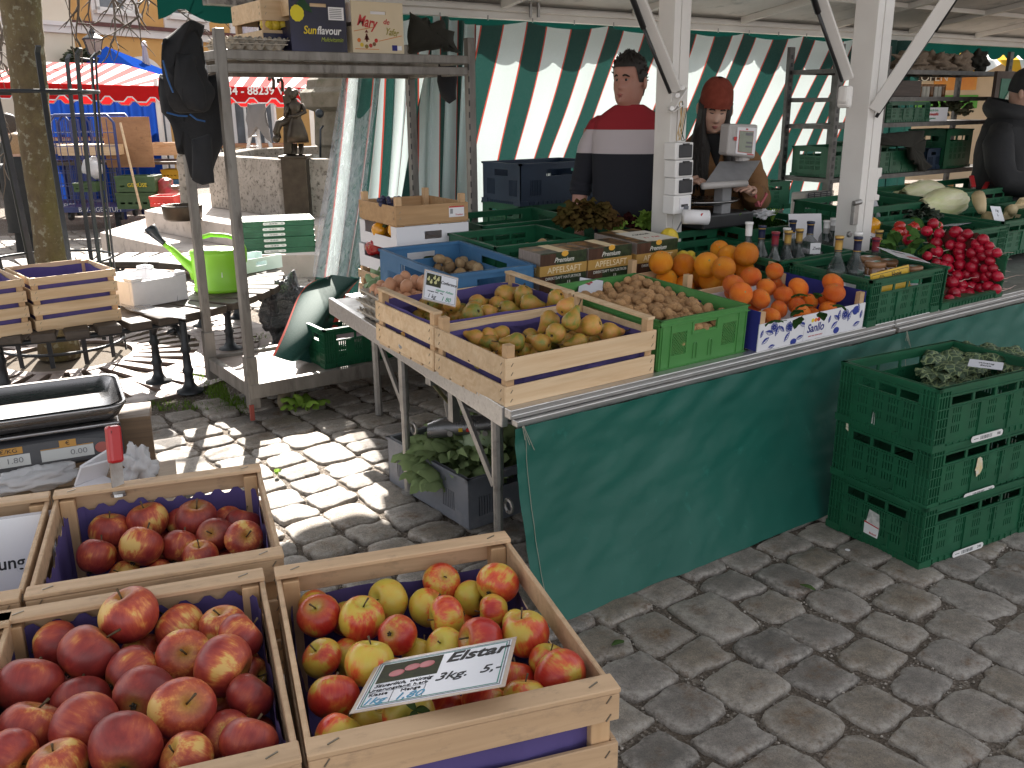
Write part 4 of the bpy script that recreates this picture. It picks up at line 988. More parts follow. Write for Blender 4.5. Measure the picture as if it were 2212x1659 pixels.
# walnut crate
wc = thing('plastic_crate', 'light green plastic crate full of walnuts', 'crate', onT(2.085, 2.105), tl, CR)
ww, wd_, wh = .435, .60, .175
for lw, M in ((ww, Matrix.Identity(4)), (ww, Matrix.Translation((ww, wd_, 0)) @ Matrix.Rotation(pi, 4, 'Z')), (wd_, Matrix.Translation((0, wd_, 0)) @ Matrix.Rotation(-pi/2, 4, 'Z')), (wd_, Matrix.Translation((ww, 0, 0)) @ Matrix.Rotation(pi/2, 4, 'Z'))):
    g = G(); B = M @ Matrix(((1,0,0,0),(0,0,-1,.011),(0,1,0,0),(0,0,0,1)))
    H = [(lw*.14, lw*.30, .045, .125), (lw*.70, lw*.86, .045, .125), (lw*.37, lw*.63, .118, .143)]
    g.plate(lw-.012, wh, [(a-.006, b_-.006, c, e) for a, b_, c, e in H], .006, B @ Matrix.Translation((.006, 0, 0)))
    for a, b_, c, e in H[:2]:
        n = 7; Wd, Hg = b_-a, e-c
        for k in range(-n, n*2):
            for s_ in (1, -1):
                x0 = a+k*Wd/n*1.15; x1 = x0+s_*Hg; 
                # clip the bar to the opening
                ts = [0, 1]
                dx = x1-x0
                for lim in (a, b_):
                    if abs(dx) > 1e-9: ts.append((lim-x0)/dx)
                ts = sorted(q for q in ts if 0 <= q <= 1)
                for q0, q1 in zip(ts, ts[1:]):
                    xm = x0+dx*(q0+q1)/2
                    if a < xm < b_ and q1-q0 > .02: g.bar(M @ Vector((x0+dx*q0, .008, c+Hg*q0)), M @ Vector((x0+dx*q1, .008, c+Hg*q1)), .0030, .003, side=tuple((M.to_3x3() @ Vector((0, 1, 0)))))
    g.bx(0, lw, 0, .012, wh-.004, wh, 0, M); g.bx(0, lw, 0, .006, wh-.022, wh-.018, 0, M); g.bx(0, lw, .001, .006, .0, .006, 0, M)
    for x in (.012, lw-.015, lw*.12, lw*.88): g.bx(x, x+.003, .001, .006, .0, wh-.018, 0, M)
    for x in (lw*.40, lw*.57):
        pts = [(x-.008, .003, .02), (x-.008, .003, .07), (x-.004, .003, .078), (x+.004, .003, .078), (x+.008, .003, .07), (x+.008, .003, .02)]
        g.tube([M @ Vector(q) for q in pts], .0022, 5)
    g.bx(lw*.35, lw*.37, .002, .006, .112, .15, 0, M); g.bx(lw*.63, lw*.65, .002, .006, .112, .15, 0, M); g.bx(lw*.35, lw*.65, .002, .006, .108, .113, 0, M)
    g.out('side_panel', walgreen, wc)
g = G(); g.bx(.01, ww-.01, .01, wd_-.01, .002, .008); g.out('base', walgreen, wc)
# cardboard fruit box with blue pattern
sb = thing('fruit_box', 'white fruit box with blue lemon pattern, full of mandarins', 'box', onT(2.545, 2.075), tl, CR)
SBW, SBD, SBH = .625, .42, .105
blue_print = matte('blue_print', (.02, .04, .28)); navy_print = matte('navy_print', (.02, .025, .20))
pat = white_card
for lw, M in ((SBW, Matrix.Identity(4)), (SBW, Matrix.Translation((SBW, SBD, 0)) @ Matrix.Rotation(pi, 4, 'Z')), (SBD, Matrix.Translation((0, SBD, 0)) @ Matrix.Rotation(-pi/2, 4, 'Z')), (SBD, Matrix.Translation((SBW, 0, 0)) @ Matrix.Rotation(pi/2, 4, 'Z'))):
    g = G(); hh = SBH if lw == SBW else SBH+.045
    g.bx(0 if lw == SBW else .004, lw if lw == SBW else lw-.004, 0, .004, .004, hh, 0, M); o = g.out('side_panel', white_card if lw == SBW else navy_print, sb)
    if lw == SBW:
        rp = random.Random(5); 
        g = G(); B = M @ Matrix.Translation((0, -.0006, 0)) @ Matrix.Rotation(pi/2, 4, 'X')
        def lf(cx, cy, L_, a, wdt=.4):
            n = 9; pts = []
            for s_ in (1, -1):
                for k in range(n):
                    v = k/(n-1) if s_ == 1 else 1-k/(n-1); pts.append((v*L_, s_*L_*wdt*.5*sin(pi*v)))
            ca, sa = cos(a), sin(a)
            half = [(x, y) for x, y in pts[:n]]+[(L_, 0), (0, 0)]
            g.prism([(cx+x*ca-y*sa, cy+x*sa+y*ca) for x, y in half][:n], 0, .0006, 0, B)
            # outline and veins
            for s_ in (-1,):
                for k in range(n-1):
                    v0, v1 = k/(n-1), (k+1)/(n-1); p0 = (v0*L_, s_*L_*wdt*.5*sin(pi*v0)); p1_ = (v1*L_, s_*L_*wdt*.5*sin(pi*v1))
                    q0 = B @ Vector((cx+p0[0]*ca-p0[1]*sa, cy+p0[0]*sa+p0[1]*ca, .0003)); q1 = B @ Vector((cx+p1_[0]*ca-p1_[1]*sa, cy+p1_[0]*sa+p1_[1]*ca, .0003)); g.bar(q0, q1, .0014, .0006, side=tuple(M.to_3x3() @ Vector((0, -1, 0))))
                for k in range(1, 5):
                    v0 = k/5; p0 = (v0*L_, 0); p1_ = (min(1, v0+.14)*L_, s_*L_*wdt*.42*sin(pi*min(1, v0+.1)))
                    q0 = B @ Vector((cx+p0[0]*ca-p0[1]*sa, cy+p0[0]*sa+p0[1]*ca, .0003)); q1 = B @ Vector((cx+p1_[0]*ca-p1_[1]*sa, cy+p1_[0]*sa+p1_[1]*ca, .0003)); g.bar(q0, q1, .0011, .0006, side=tuple(M.to_3x3() @ Vector((0, -1, 0))))
        def citrus(cx, cy, r):
            for rad, wd in ((r, .0018), (r*.82, .0009)):
                for k in range(20):
                    a0, a1 = 2*pi*k/20, 2*pi*(k+1)/20; g.bar(B @ Vector((cx+rad*cos(a0), cy+rad*sin(a0), .0003)), B @ Vector((cx+rad*cos(a1), cy+rad*sin(a1), .0003)), wd, .0006, side=tuple(M.to_3x3() @ Vector((0, -1, 0))))
            for k in range(9):
                a0 = 2*pi*k/9; lf(cx+r*.12*cos(a0), cy+r*.12*sin(a0), r*.66, a0, .55)
        for cx, cy, L_, a in ((.02, .03, .05, .5), (.035, .075, .055, -.3), (.09, .05, .05, 1.1), (.11, .085, .045, -.7), (.145, .02, .05, .9), (.18, .055, .05, 1.9), (.215, .02, .045, .2), (.06, .012, .04, .1), (.225, .08, .05, -.4), (.42, .03, .05, .6), (.46, .055, .05, 1.5), (.52, .045, .05, 1.2), (.56, .02, .05, .3), (.585, .07, .045, 1.8), (.43, .08, .045, -.5), (.535, .085, .04, -.2), (.60, .045, .04, 1.4), (.40, .055, .035, 1.3), (.01, .055, .035, 1.2)):
            if SBW == lw: lf(cx, cy, L_*.85, a)
        citrus(.165, .085-.012, .018); citrus(.50, .075, .020); citrus(.08, .085, .017); g.sph((0, 0, 0), .0001, 4, 3)
        g.sph(tuple(B @ Vector((.565, .082, 0))), (.020, .0008, .018), 16, 8); g.sph(tuple(B @ Vector((.20, .012, 0))), (.018, .0008, .012), 16, 8); g.sph(tuple(B @ Vector((.455, .018, 0))), (.018, .0008, .013), 16, 8)
        g.out('printed_leaf_pattern', blue_print, o)
        if M == Matrix.Identity(4):
            g = G(); g.bx(.255, .39, -.0016, -.0006, .006, .098); lp = g.out('logo_panel', white_card, o)
            text('Sanllo', .046, navy_print, lp, (.322, -.0018, .048), (pi/2, 0, 0), shear=.15, bold=.02, sx=.92)
            text('SWEET FRUIT FRESH MARKET', .0065, ink_red, lp, (.326, -.0018, .018), (pi/2, 0, 0))
            for x, c in ((.300, ink_yel), (.318, matte('orange_print', (.80, .22, .03))), (.335, ink_red)):
                g = G(); g.sph((x, -.0018, .079), (.009, .0006, .008), 12, 8); g.out('printed_fruit', c, lp)
            g = G(); g.sph((.326, -.0018, .092), (.007, .0006, .003), 10, 6); g.out('printed_leaf', ink_green, lp)
g = G(); g.bx(.004, SBW-.004, .004, SBD-.004, .002, .006); g.out('base', white_card, sb)
for x, y in ((.006, .006), (SBW-.034, .006), (.006, SBD-.034), (SBW-.034, SBD-.034)):
    g = G(); g.bx(x, x+.028, y, y+.022, .004, SBH+.042); g.out('corner_post', pine_end, sb, bev=.001, seg=1)
g = G(); [g.bx(x, x+.02, -.003, .02, -.002, .004) for x in (.06, .19, .33, .47)]; g.out('base_slat', pine, sb)
# orange crate behind it
oc = wood_crate('wooden crate of big oranges behind the blue patterned box', onT(2.63, 2.515, .02), tl, .56, .37, .10, .165, ((.004, .045), (.055, .098)), group=CR, liner=0, rail=False)
# honey and radish crates, rear crates
hc = plastic_crate('green plastic crate holding honey jars and bottles', onT(3.19, 2.07), tl, .51, .40, .19, group=CR)
rc = plastic_crate('green plastic crate with low front heaped with radishes', onT(3.715, 2.065), tl, .50, .40, .19, group=CR, low={'f': .035})
bc = plastic_crate('blue plastic crate of potatoes behind the pears', onT(1.785, 2.945), (TL, 0, -.03), .41, .60, .20, blue_pl, 'slot', CR, ribs=False, foot=False)
for k, (x, y, h, lab, w_, d_) in enumerate(((2.23, 3.27, .02, 'green plastic crate of large potatoes behind the blue crate', .52, .40), (3.08, 3.15, .02, 'green plastic crate of lettuce right of the juice boxes', .42, .45),
        (3.53, 2.98, .03, 'green plastic crate of dark parsley behind the bottles', .60, .40), (3.16, 2.50, .0, 'green plastic crate of spirit bottles behind the honey crate', .52, .36), (3.05, 2.89, -.02, 'green plastic crate of lemons behind the oranges', .42, .24),
        (4.28, 2.42, .03, 'green plastic crate of tomatoes behind the radishes', .60, .40), (4.90, 2.45, .04, 'green plastic crate of parsnips right of the tomatoes', .60, .40), (4.20, 2.86, .10, 'green plastic crate under the chinese cabbages', .60, .40), (4.83, 2.88, .12, 'green plastic crate of onions near the dark coat', .60, .40), (5.46, 2.9, .12, 'green plastic crate of ginger beside the red knives', .60, .40), (5.52, 2.46, .04, 'green plastic crate with brown bread boards at the right edge', .60, .40), (2.48, 3.75, .02, 'green plastic crate of lettuce near the man', .60, .40))):
    plastic_crate(lab, onT(x, y, h), tl, w_, d_, .19, group=CR, ribs=k in (3, 5, 6))
for k in range(3): plastic_crate('green plastic crate below the dark blue one, %s from the ground' % ORD[k], Vector((3.15, 4.36, .25+.23*k-.0)), 0, .60, .40, .235, group=CR, ribs=False)
st3 = thing('crate_dolly', 'low dark dolly under the crate stack beside the man', 'dolly', (3.15, 4.36, 0)); g = G(); g.bx(0, .6, 0, .4, .18, .249); g.out('board_top', oldplank, st3); g = G(); [g.bx(x, x+.06, y, y+.06, 0, .18) for x in (.02, .52) for y in (.02, .32)]; g.out('feet', iron, st3)
nc = plastic_crate('dark blue plastic crate standing behind the lettuce beside the man', Vector((3.15, 4.35, .94)), 0, .60, .40, .24, navy_pl, 'slot', group=CR, ribs=False)
# boxes of apple juice
jb_side = wood('printed_barn_wood', (.10, .045, .025), (.05, .022, .013), grain=(30, 30, 2), rough=.4)
jb_dark = mat('printed_leaves', (.010, .018, .010), .4, (.035, .06, .02), 60)
jb_pale = mat('printed_pale_wood', (.30, .25, .22), .45, (.20, .16, .14), 30, st=(4, 4, 1))
jb_top = mat('printed_autumn_top', (.10, .045, .02), .4, (.42, .22, .07), 16, c3=(.03, .03, .02), n3=12, k3=(.45, .6))
gold = mat('printed_gold_band', (.42, .24, .06), .35, (.50, .30, .09), 8)
cream = matte('printed_cream', (.80, .66, .42)); cream2 = matte('printed_pale', (.72, .70, .62))
juice_c = matte('printed_juice', (.80, .42, .06), .3)
def juice(label, loc, rz=0, w_=.245, d_=.15, h_=.235, note=False):
    t = thing('juice_box', label, 'juice box', loc, (TL, 0, rz), 'apple juice boxes')
    g = G(); g.bx(0, w_, 0, d_, 0, h_)
    for k, mi in enumerate((0, 1, 2, 0, 0, 3)): g.m[k] = mi
    g.m = [0, 3, 1, 0, 0, 2]; o = g.out('carton', [jb_side, jb_dark, jb_pale, jb_top], t, bev=.002)
    g = G(); g.bx(w_*.0, w_*.33, -.0008, 0, .003, h_-.004); g.out('barn_print', jb_side, o)
    g = G(); g.bx(-.0016, w_+.001, -.0016, d_, h_*.60, h_*.78); g.out('gold_band', gold, o)
    g = G(); g.bx(w_*.40, w_*.62, .002, d_, h_, h_+.0008); g.out('gold_strip', cream, o)
    text('APFELSAFT', h_*.155, cream, o, (w_*.52, -.002, h_*.685), (pi/2, 0, 0), sx=1.02, bold=.004)
    text('Premium', h_*.12, cream2, o, (w_*.5, -.002, h_*.86), (pi/2, 0, 0), shear=.35, bold=.01)
    text('DIREKTSAFT NATURTRÜB', h_*.072, cream2, o, (w_*.5, -.002, h_*.545), (pi/2, 0, 0), sx=.95)
    text('APFELSAFT', h_*.13, cream, o, (-.002, d_*.5, h_*.685), (pi/2, 0, -pi/2), sx=.75)
    g = G(); g.prism([(w_*.56, h_*.02), (w_*.68, h_*.02), (w_*.66, h_*.26), (w_*.585, h_*.26)], 0, .001, 0, Matrix(((1,0,0,0),(0,0,-1,0),(0,1,0,0),(0,0,0,1)))); g.out('printed_glass_juice', juice_c, o)
    g = G(); M = Matrix(((1,0,0,0),(0,0,-1,0),(0,1,0,0),(0,0,0,1))); g.prism([(w_*.585, h_*.27), (w_*.60, h_*.27), (w_*.61, h_*.48), (w_*.60, h_*.48)], 0, .001, 0, M); g.prism([(w_*.64, h_*.27), (w_*.66, h_*.27), (w_*.65, h_*.48), (w_*.64, h_*.48)], 0, .001, 0, M); g.out('printed_glass_rim', cream2, o)
    g = G(); g.sph((w_*.52, -.001, h_-.008), (.018, .0008, .012), 12, 8); g.out('tap_hole', juice_c, o)
    if note:
        g = G(); g.bx(w_*.25, w_*.98, .004, d_*.75, h_+.0015, h_+.0022); q = g.out('paper_note', cream2, o)
        text('Apfelsaft', .030, inkm, q, (w_*.6, d_*.5, h_+.0024), (0, 0, 0), shear=.2); text('5 l   9,50', .026, ink_red, q, (w_*.6, d_*.24, h_+.0024), shear=.2)
    return t
J0 = .235
juice('left apple juice box, in front of the green potato crate', onT(2.228, 2.952, .0)); juice('middle apple juice box, between the other two', onT(2.484, 2.952, .0))
juice('right apple juice box with a handwritten note on top', onT(2.762, 2.955), 0, .25, .29, .232, True)
# ================================================================== produce on the counter
def zc(x, y): return (737.3+x/3, 493.7+y/3)
pear_m = fruit_mat('pear_skin', [(0, (.22, .24, .04)), (.25, (.36, .25, .04)), (.55, (.45, .25, .045)), (.8, (.50, .26, .06)), (1, (.54, .24, .07))], dots=((.16, .085, .03), .45), rough=.42, blush=2.4, bump=.12)
def make_pear(seed, m_):
    rr_ = random.Random(seed); g = G(); n = 20; bend = rr_.uniform(.05, .3); slim = rr_.uniform(.85, 1.1)
    prof = [(0, -.86), (.10, -.90), (.30, -.97), (.55, -.93), (.80, -.72), (.97, -.35), (1.0, 0), (.94, .35), (.80, .70), (.62, 1.0), (.48, 1.3), (.38, 1.6), (.30, 1.85), (.20, 1.98), (.07, 1.98), (0, 1.95)]
    for r, z in prof:
        k = max(0, z)/2; cx = bend*k*k
        for i in range(n):
            a = 2*pi*i/n; q = 1+.05*mnoise.noise((cos(a)*1.5+seed, sin(a)*1.5, z*1.2))
            g.v.append((r*q*cos(a)*(slim if z > .5 else 1)+cx, r*q*sin(a), z*.92))
    for j in range(len(prof)-1):
        for i in range(n): g.f.append((j*n+i, j*n+(i+1) % n, (j+1)*n+(i+1) % n, (j+1)*n+i)); g.m.append(0)
    b = g.out('pear', m_, smooth=True)
    g = G(); g.tube([(bend, 0, 1.78), (bend+.08, .03, 2.15), (bend+.3*rr_.uniform(-1, 1.2), .15, 2.55)], [.09, .06, .075], 6); g.out('stem', stem_m, b, smooth=True)
    g = G()
    for k in range(5): a = 2*pi*k/5; g.tube([(.06*cos(a), .06*sin(a), -.80), (.16*cos(a), .16*sin(a), -.89)], [.07, .03], 5)
    g.out('calyx', calyx_m, b, smooth=True)
    return tag(b, '', 'pear')
def lay_pears(lst, seed, grp, rows, descr, zb, box, green=()):
    pr = [make_pear(seed+k, pear_m) for k in range(4)]; used = set(); P = []; R = []; px = []; D = []
    for x, y, tx, ty, r, h in lst:
        X, Y = zc(x, y); p = onc(X, Y, h); dp = depth(p); rw = min(.040, max(.027, r/3*dp/FPX)); TX, TY = zc(tx, ty)
        v = (RT*(TX-X)-UP*(TY-Y))*dp/FPX; Lr = rw*1.9
        if v.length < Lr: v += FW*sqrt(Lr*Lr-v.length**2)*(.8 if r > 0 else -1)
        P.append(p); R.append(rw); px.append((X, Y)); D.append(v)
    relax(P, [r*.92 for r in R], box, 25); rp = rowpos(px, rows)
    for i in range(len(P)):
        lab = 'brown pear, row %s from the back, %s from left, %s' % (rp[i][0], rp[i][1], descr); k = i % 4; rot = aim(D[i], rf.uniform(0, 6))
        if k not in used: used.add(k); o = pr[k]; o.location = P[i]; o.rotation_euler = rot; o.scale = (R[i],)*3; o['label'] = lab; o['group'] = grp
        else: copy_thing(pr[k], P[i], rot, lab, grp, R[i])
def tbox(t, w, d): return (Matrix.Translation(t.location) @ t.rotation_euler.to_matrix().to_4x4()).inverted(), (.016, w-.016, .016, d-.016)
front = [(1035,680,870,650,52,.11),(920,675,1060,690,48,.105),(1135,735,1010,715,62,.12),(870,725,760,690,45,.09),(965,745,850,720,45,.09),(1300,748,1205,715,62,.115),(1385,680,1440,640,66,.15),(1620,628,1505,655,72,.165),(1490,600,1545,470,62,.185),(1452,510,1500,440,58,.21),(1350,595,1265,680,66,.155),(1225,695,1290,680,52,.10),(1540,735,1420,765,58,.12),(1735,672,1840,675,66,.13),(1050,780,960,760,50,.09),(1190,790,1260,770,50,.085),(1270,795,1170,800,45,.085),(775,690,840,700,45,.085),(1700,700,1620,720,52,.09),(1440,720,1500,700,50,.08),(1130,660,1200,640,45,.06),(1330,640,1400,620,50,.07),(1560,660,1640,640,50,.07),(1820,690,1760,720,45,.08),(1000,800,930,790,45,.06),(700,665,760,650,40,.05),(1650,740,1740,730,50,.08)]
lay_pears(front, 400, 'brown pears in the front crate', 4, 'front corner crate', 0, tbox(p1, .6, .405))
back = [(450,495,520,520,55,.10),(505,540,580,560,52,.09),(590,485,650,470,62,.135),(655,515,690,560,50,.10),(715,490,720,400,58,.15),(880,480,950,470,55,.12),(860,525,940,540,58,.12),(850,555,770,590,70,.13),(945,545,1000,520,55,.12),(740,575,700,540,48,.09),(1060,430,1150,395,68,.135),(1180,425,1140,520,60,.15),(1215,485,1330,500,62,.135),(1010,490,1080,470,54,.11),(1075,525,1170,540,62,.115),(1395,450,1340,490,58,.165),(1300,490,1240,520,48,.09),(640,575,720,590,50,.09),(560,575,620,560,45,.08),(780,530,850,500,48,.08),(1120,490,1060,480,50,.08),(930,500,1000,470,50,.08),(1290,450,1230,430,50,.09),(480,460,540,440,45,.07)]
lay_pears(back, 420, 'brown pears in the second crate', 4, 'crate with the pear sign', 0, tbox(p2_, .6, .405))
for tp_, nm_ in ((p1, 'front corner crate'), (p2_, 'crate with the pear sign')):
    mm = make_pear(450+len(nm_), pear_m); IMt = Matrix.Translation(tp_.location) @ tp_.rotation_euler.to_matrix().to_4x4(); rr_ = random.Random(len(nm_))
    for k in range(24):
        p = IMt @ Vector((.05+.088*(k % 6)+.03*rr_.random(), .05+.085*(k//6)+.03*rr_.random(), .045+.025*rr_.random())); o = mm if k == 0 else copy_thing(mm, p, 0, '')
        o.location = p; o.rotation_euler = (1.5+rr_.uniform(-.4, .4), rr_.uniform(-.3, .3), rr_.uniform(0, 6)); o.scale = (.031,)*3; o['label'] = 'brown pear half hidden at the bottom of the '+nm_; o['group'] = 'pears at the bottom of the '+nm_
paper(p1, .60, .405, .155, .86, 0); paper(p2_, .60, .405, .155, 1.0, 0)
# pear price sign
a = onc(912, 632, .10); b_ = onc(988, 655, .10); d = onc(931, 584, .10)
a = atY(911, 646, 2.66); b_ = atY(984, 664, 2.66); d = atY(925, 583, 2.69)
Mx, ws, hs = sign_frame((a, b_, d)); t = thing('price_sign', 'small upright pear price sign at the back of the pear crate', 'sign', a, Mx.to_euler())
g = G(); g.bx(0, ws, 0, hs, 0, .001); g.out('laminate', lam_edge, t)
g = G(); sheet(g, ws, hs, .004, .001); o = g.out('sheet', lam, t)
g = G()
for (x0, x1, y0, y1) in ((.006, ws-.006, .006, .0075), (.006, ws-.006, hs-.0075, hs-.006), (.006, .0075, .006, hs-.006), (ws-.0075, ws-.006, .006, hs-.006)): g.bx(x0, x1, y0, y1, .0013, .0016)
g.out('border', ink_grey, o)
g = G(); g.bx(.010, ws*.50, hs*.50, hs-.010, .0013, .0017); ph_ = g.out('photo', photo_m, o)
for k, (x, y) in enumerate(((.13, .70), (.21, .62), (.30, .78), (.34, .64), (.41, .76))):
    g = G(); g.sph((ws*x, hs*y, .0018), (ws*.040, hs*.05, .0006), 10, 6); g.sph((ws*x+.002, hs*(y+.06), .0018), (ws*.02, hs*.05, .0006), 10, 6); g.out('printed_fruit', yelp, ph_)
text('Conference', hs*.15, inkm, o, (ws*.73, hs*.70, .0018), shear=.2, bold=.012, sx=.88)
text('eigener Anbau', hs*.12, ink_green, o, (ws*.62, hs*.42, .0018), shear=.35)
text('Ursprungsland    Klasse      Menge', hs*.055, inkm, o, (ws*.36, hs*.33, .0018), sx=.8)
text('1 kg', hs*.19, inkm, o, (ws*.26, hs*.17, .0018), shear=.3); text('1 80', hs*.21, ink_green, o, (ws*.68, hs*.17, .0018), shear=.3)
# walnuts
def nut_mesh(seed):
    g = G(); s0 = seed*7.3
    def f(d):
        a = atan2(d.y, d.x); ridge = .05*exp(-(abs(d.x)/.12)**2); w_ = .055*abs(mnoise.noise((d.x*3.4+s0, d.y*3.4, d.z*2.2)))+.05*mnoise.noise((d.x*6+s0, d.y*6, d.z*4))
        return .93+ridge+w_+.05*max(0, d.z)**3
    g.sph((0, 0, 0), (1, 1.05, 1.2), 22, 14, fn=f); return g
walnut_m = mat('walnut_shell', (.62, .36, .165), .6, (.48, .26, .115), 3, .6, 5, .06, c3=(.13, .065, .03), n3=4.5, k3=(.60, .72), rnd=.35)
nuts = [nut_mesh(k).out('walnut', walnut_m, smooth=True) for k in range(4)]
spots = []; rn = random.Random(4); iv, bx_ = tbox(wc, ww, wd_); Mw = iv.inverted()
pat_ = []
for j in range(18):
    for i in range(13):
        u = .028+i*.0335+(j % 2)*.016; v = .028+j*.0325
        if u < ww-.022 and v < wd_-.02: pat_.append((u+rn.uniform(-.005, .005), v+rn.uniform(-.005, .005)))
def hw(u, v): return .110+.045*(v/wd_)+.025*sin(v*9)*sin(u*9)
P = [Mw @ Vector((u, v, hw(u, v)+rn.uniform(-.008, .010))) for u, v in pat_]
for _ in range(38):
    u, v = rn.uniform(.05, ww-.05), rn.uniform(.08, wd_-.05); P.append(Mw @ Vector((u, v, hw(u, v)+.024)))
lowP = [Mw @ Vector((rn.uniform(.06, ww-.06), .026, rn.uniform(.03, .13))) for _ in range(22)]
for i, p in enumerate(P+lowP):
    k = i % 4; o = nuts[k] if i < 4 else nuts[k].copy()
    if i >= 4: COL.objects.link(o)
    r = rn.uniform(.0150, .0190); o.location = p; o.rotation_euler = (rn.uniform(0, 6), rn.uniform(0, 6), rn.uniform(0, 6)); o.scale = (r, r, r)
    tag(o, 'brown walnut in the light green plastic crate', 'walnut', 'walnuts in the light green crate')
g = G(); g.bx(.014, ww-.014, .03, wd_-.014, .010, .075); g.v = [tuple(Mw @ Vector(q)) for q in g.v]
o = g.out('walnut_fill', walnut_m); tag(o, 'deep layer of walnuts filling the light green crate', 'walnuts', kind='stuff')
a = atY(1252, 640, 2.70); b_ = atY(1300, 625, 2.74); d = atY(1268, 604, 2.72)
Mx, ws, hs = sign_frame((atY(1247, 632, 2.66), atY(1300, 640, 2.60), atY(1266, 606, 2.70))); t = thing('price_sign', 'tilted white price sign half hidden by the walnuts', 'sign', Mx.translation, Mx.to_euler())
g = G(); g.bx(0, ws, 0, hs*1.2, 0, .001); o = g.out('sheet', lam, t)
g = G(); g.bx(0, ws, 0, .003, .0011, .0016); g.bx(0, .003, 0, hs*1.2, .0011, .0016); g.bx(0, ws, hs*1.2-.003, hs*1.2, .0011, .0016); g.out('border', inkm, o)
g = G(); [g.sph((ws*x, hs*y, .0014), (.008, .008, .0006), 8, 5) for x, y in ((.30, .8), (.42, .75), (.5, .9))]; g.out('printed_fruit', redp, o)
# potatoes
pot_m = fruit_mat('potato_skin', [(0, (.30, .18, .085)), (.5, (.40, .26, .13)), (1, (.48, .34, .19))], dots=((.2, .11, .05), .4), rough=.75, bump=.25)
def pot_mesh(seed):
    g = G(); g.sph((0, 0, 0), (1.0, .86, 1.22), 18, 12, fn=lambda d: 1+.10*mnoise.noise((d.x*1.2+seed*5, d.y*1.2, d.z*1.2))); return g
pots = [pot_mesh(k).out('potato', pot_m, smooth=True) for k in range(3)]; cnt = [0]
def put(protos, i, p, r, label, cat, grp, rot=None):
    k = cnt[0] % len(protos); o = protos[k]
    if o.get('category'): o = protos[k].copy(); COL.objects.link(o)
    cnt[0] += 1; o.location = p; o.scale = (r, r, r) if isinstance(r, (int, float)) else r; o.rotation_euler = rot or (rn.uniform(0, 6), rn.uniform(0, 6), rn.uniform(0, 6))
    return tag(o, label, cat, grp)
Zp = lambda x, y: (713.2+x*.1984, 411.5+y*.1984)
pl = [(955,705,58,.14),(1075,730,56,.14),(1070,790,45,.12),(1185,815,55,.13),(1310,840,62,.13),(1440,805,66,.145),(1560,765,60,.15),(1600,830,52,.13),(1710,825,58,.135),(1840,825,66,.14),(1410,885,58,.12),(1500,885,45,.11),(1580,880,55,.115),(985,850,55,.11),(1270,880,50,.10),(1320,900,45,.10),(1660,880,45,.10),(1740,880,45,.10),(1100,860,50,.09),(1200,870,50,.09)]
px = [Zp(q[0], q[1]) for q in pl]; rp = rowpos(px, 3); ib = tbox(bc, .42, .60)
P = [onc(*px[i], q[3]-.03) for i, q in enumerate(pl)]; R = [q[2]*.1984*depth(P[i])/FPX for i, q in enumerate(pl)]; relax(P, R, ib, 25)
for i in range(len(pl)): put(pots, i, P[i], R[i]*.95, 'brown potato, row %s from the back, %s from left, in the blue crate' % rp[i], 'potato', 'potatoes in the blue crate')
for k, (x, y, r) in enumerate(((1172, 533, 15), (1140, 537, 13), (1198, 535, 13))): p = atY(x, y, 3.32+.03*k); put(pots, 0, p, r*depth(p)/FPX, 'large potato, %s of three behind the left juice box' % ('middle', 'left', 'right')[k], 'potato', 'large potatoes in the green crate')
# citrus
def citrus_mat(name, a, b_, c): return fruit_mat(name, [(0, a), (.5, b_), (1, c)], rough=.35, blush=1.5, bump=.5)
orange_m = citrus_mat('orange_peel', (.74, .20, .004), (.80, .26, .006), (.82, .33, .012))
mand_m = citrus_mat('mandarin_peel', (.68, .10, .005), (.74, .145, .006), (.78, .21, .010))
lemon_m = citrus_mat('lemon_peel', (.68, .47, .03), (.72, .54, .05), (.70, .50, .04))
def orange_mesh(seed, flat=.97):
    g = G(); g.sph((0, 0, 0), (1, 1, flat), 24, 16, fn=lambda d: 1-.05*exp(-((1-d.z)/.02))-.02*exp(-((1+d.z)/.02))+.018*mnoise.noise((d.x*1.5+seed, d.y*1.5, d.z*1.5))+.01*mnoise.noise((d.x*9+seed, d.y*9, d.z*9))); return g
def make_orange(seed, m_, flat, name):
    b = orange_mesh(seed, flat).out(name, m_, smooth=True); g = G(); g.lathe([(0, flat*.955), (.07, flat*.965), (.09, flat*.94)], 7); g.out('stem_scar', mat(name+'_scar_%d' % seed, (.40, .36, .14), .7), b); return b
oranges = [make_orange(k, orange_m, .97, 'orange') for k in range(3)]; mands = [make_orange(k+5, mand_m, .84, 'mandarin') for k in range(3)]
Vp = lambda x, y: (1097.2+x*.2232, 384+y*.2232)
def lay(lst, conv, k_, protos, kind, cat, grp, rows, descr, box=None, base=onc):
    px = [conv(q[0], q[1]) for q in lst]; P = [base(*px[i], q[3]) for i, q in enumerate(lst)]; R = [q[2]*k_*depth(P[i])/FPX for i, q in enumerate(lst)]
    if box: relax(P, R, box, 30)
    rp = rowpos(px, rows); used = {}
    for i, q in enumerate(lst):
        k = i % len(protos); v = Vector((rn.uniform(-.5, .5), rn.uniform(-1, .2), rn.uniform(.2, 1.2)))
        if len(q) > 4: v = RT*q[4][0]-UP*q[4][1]-FW*q[4][2]
        lab = '%s, row %s from the back, %s from left, %s' % (kind, rp[i][0], rp[i][1], descr); rot = aim(v, rn.uniform(0, 6))
        if k not in used: used[k] = 1; o = protos[k]; o.location = P[i]; o.rotation_euler = rot; o.scale = (R[i],)*3; tag(o, lab, cat, grp)
        else: copy_thing(protos[k], P[i], rot, lab, grp, R[i])
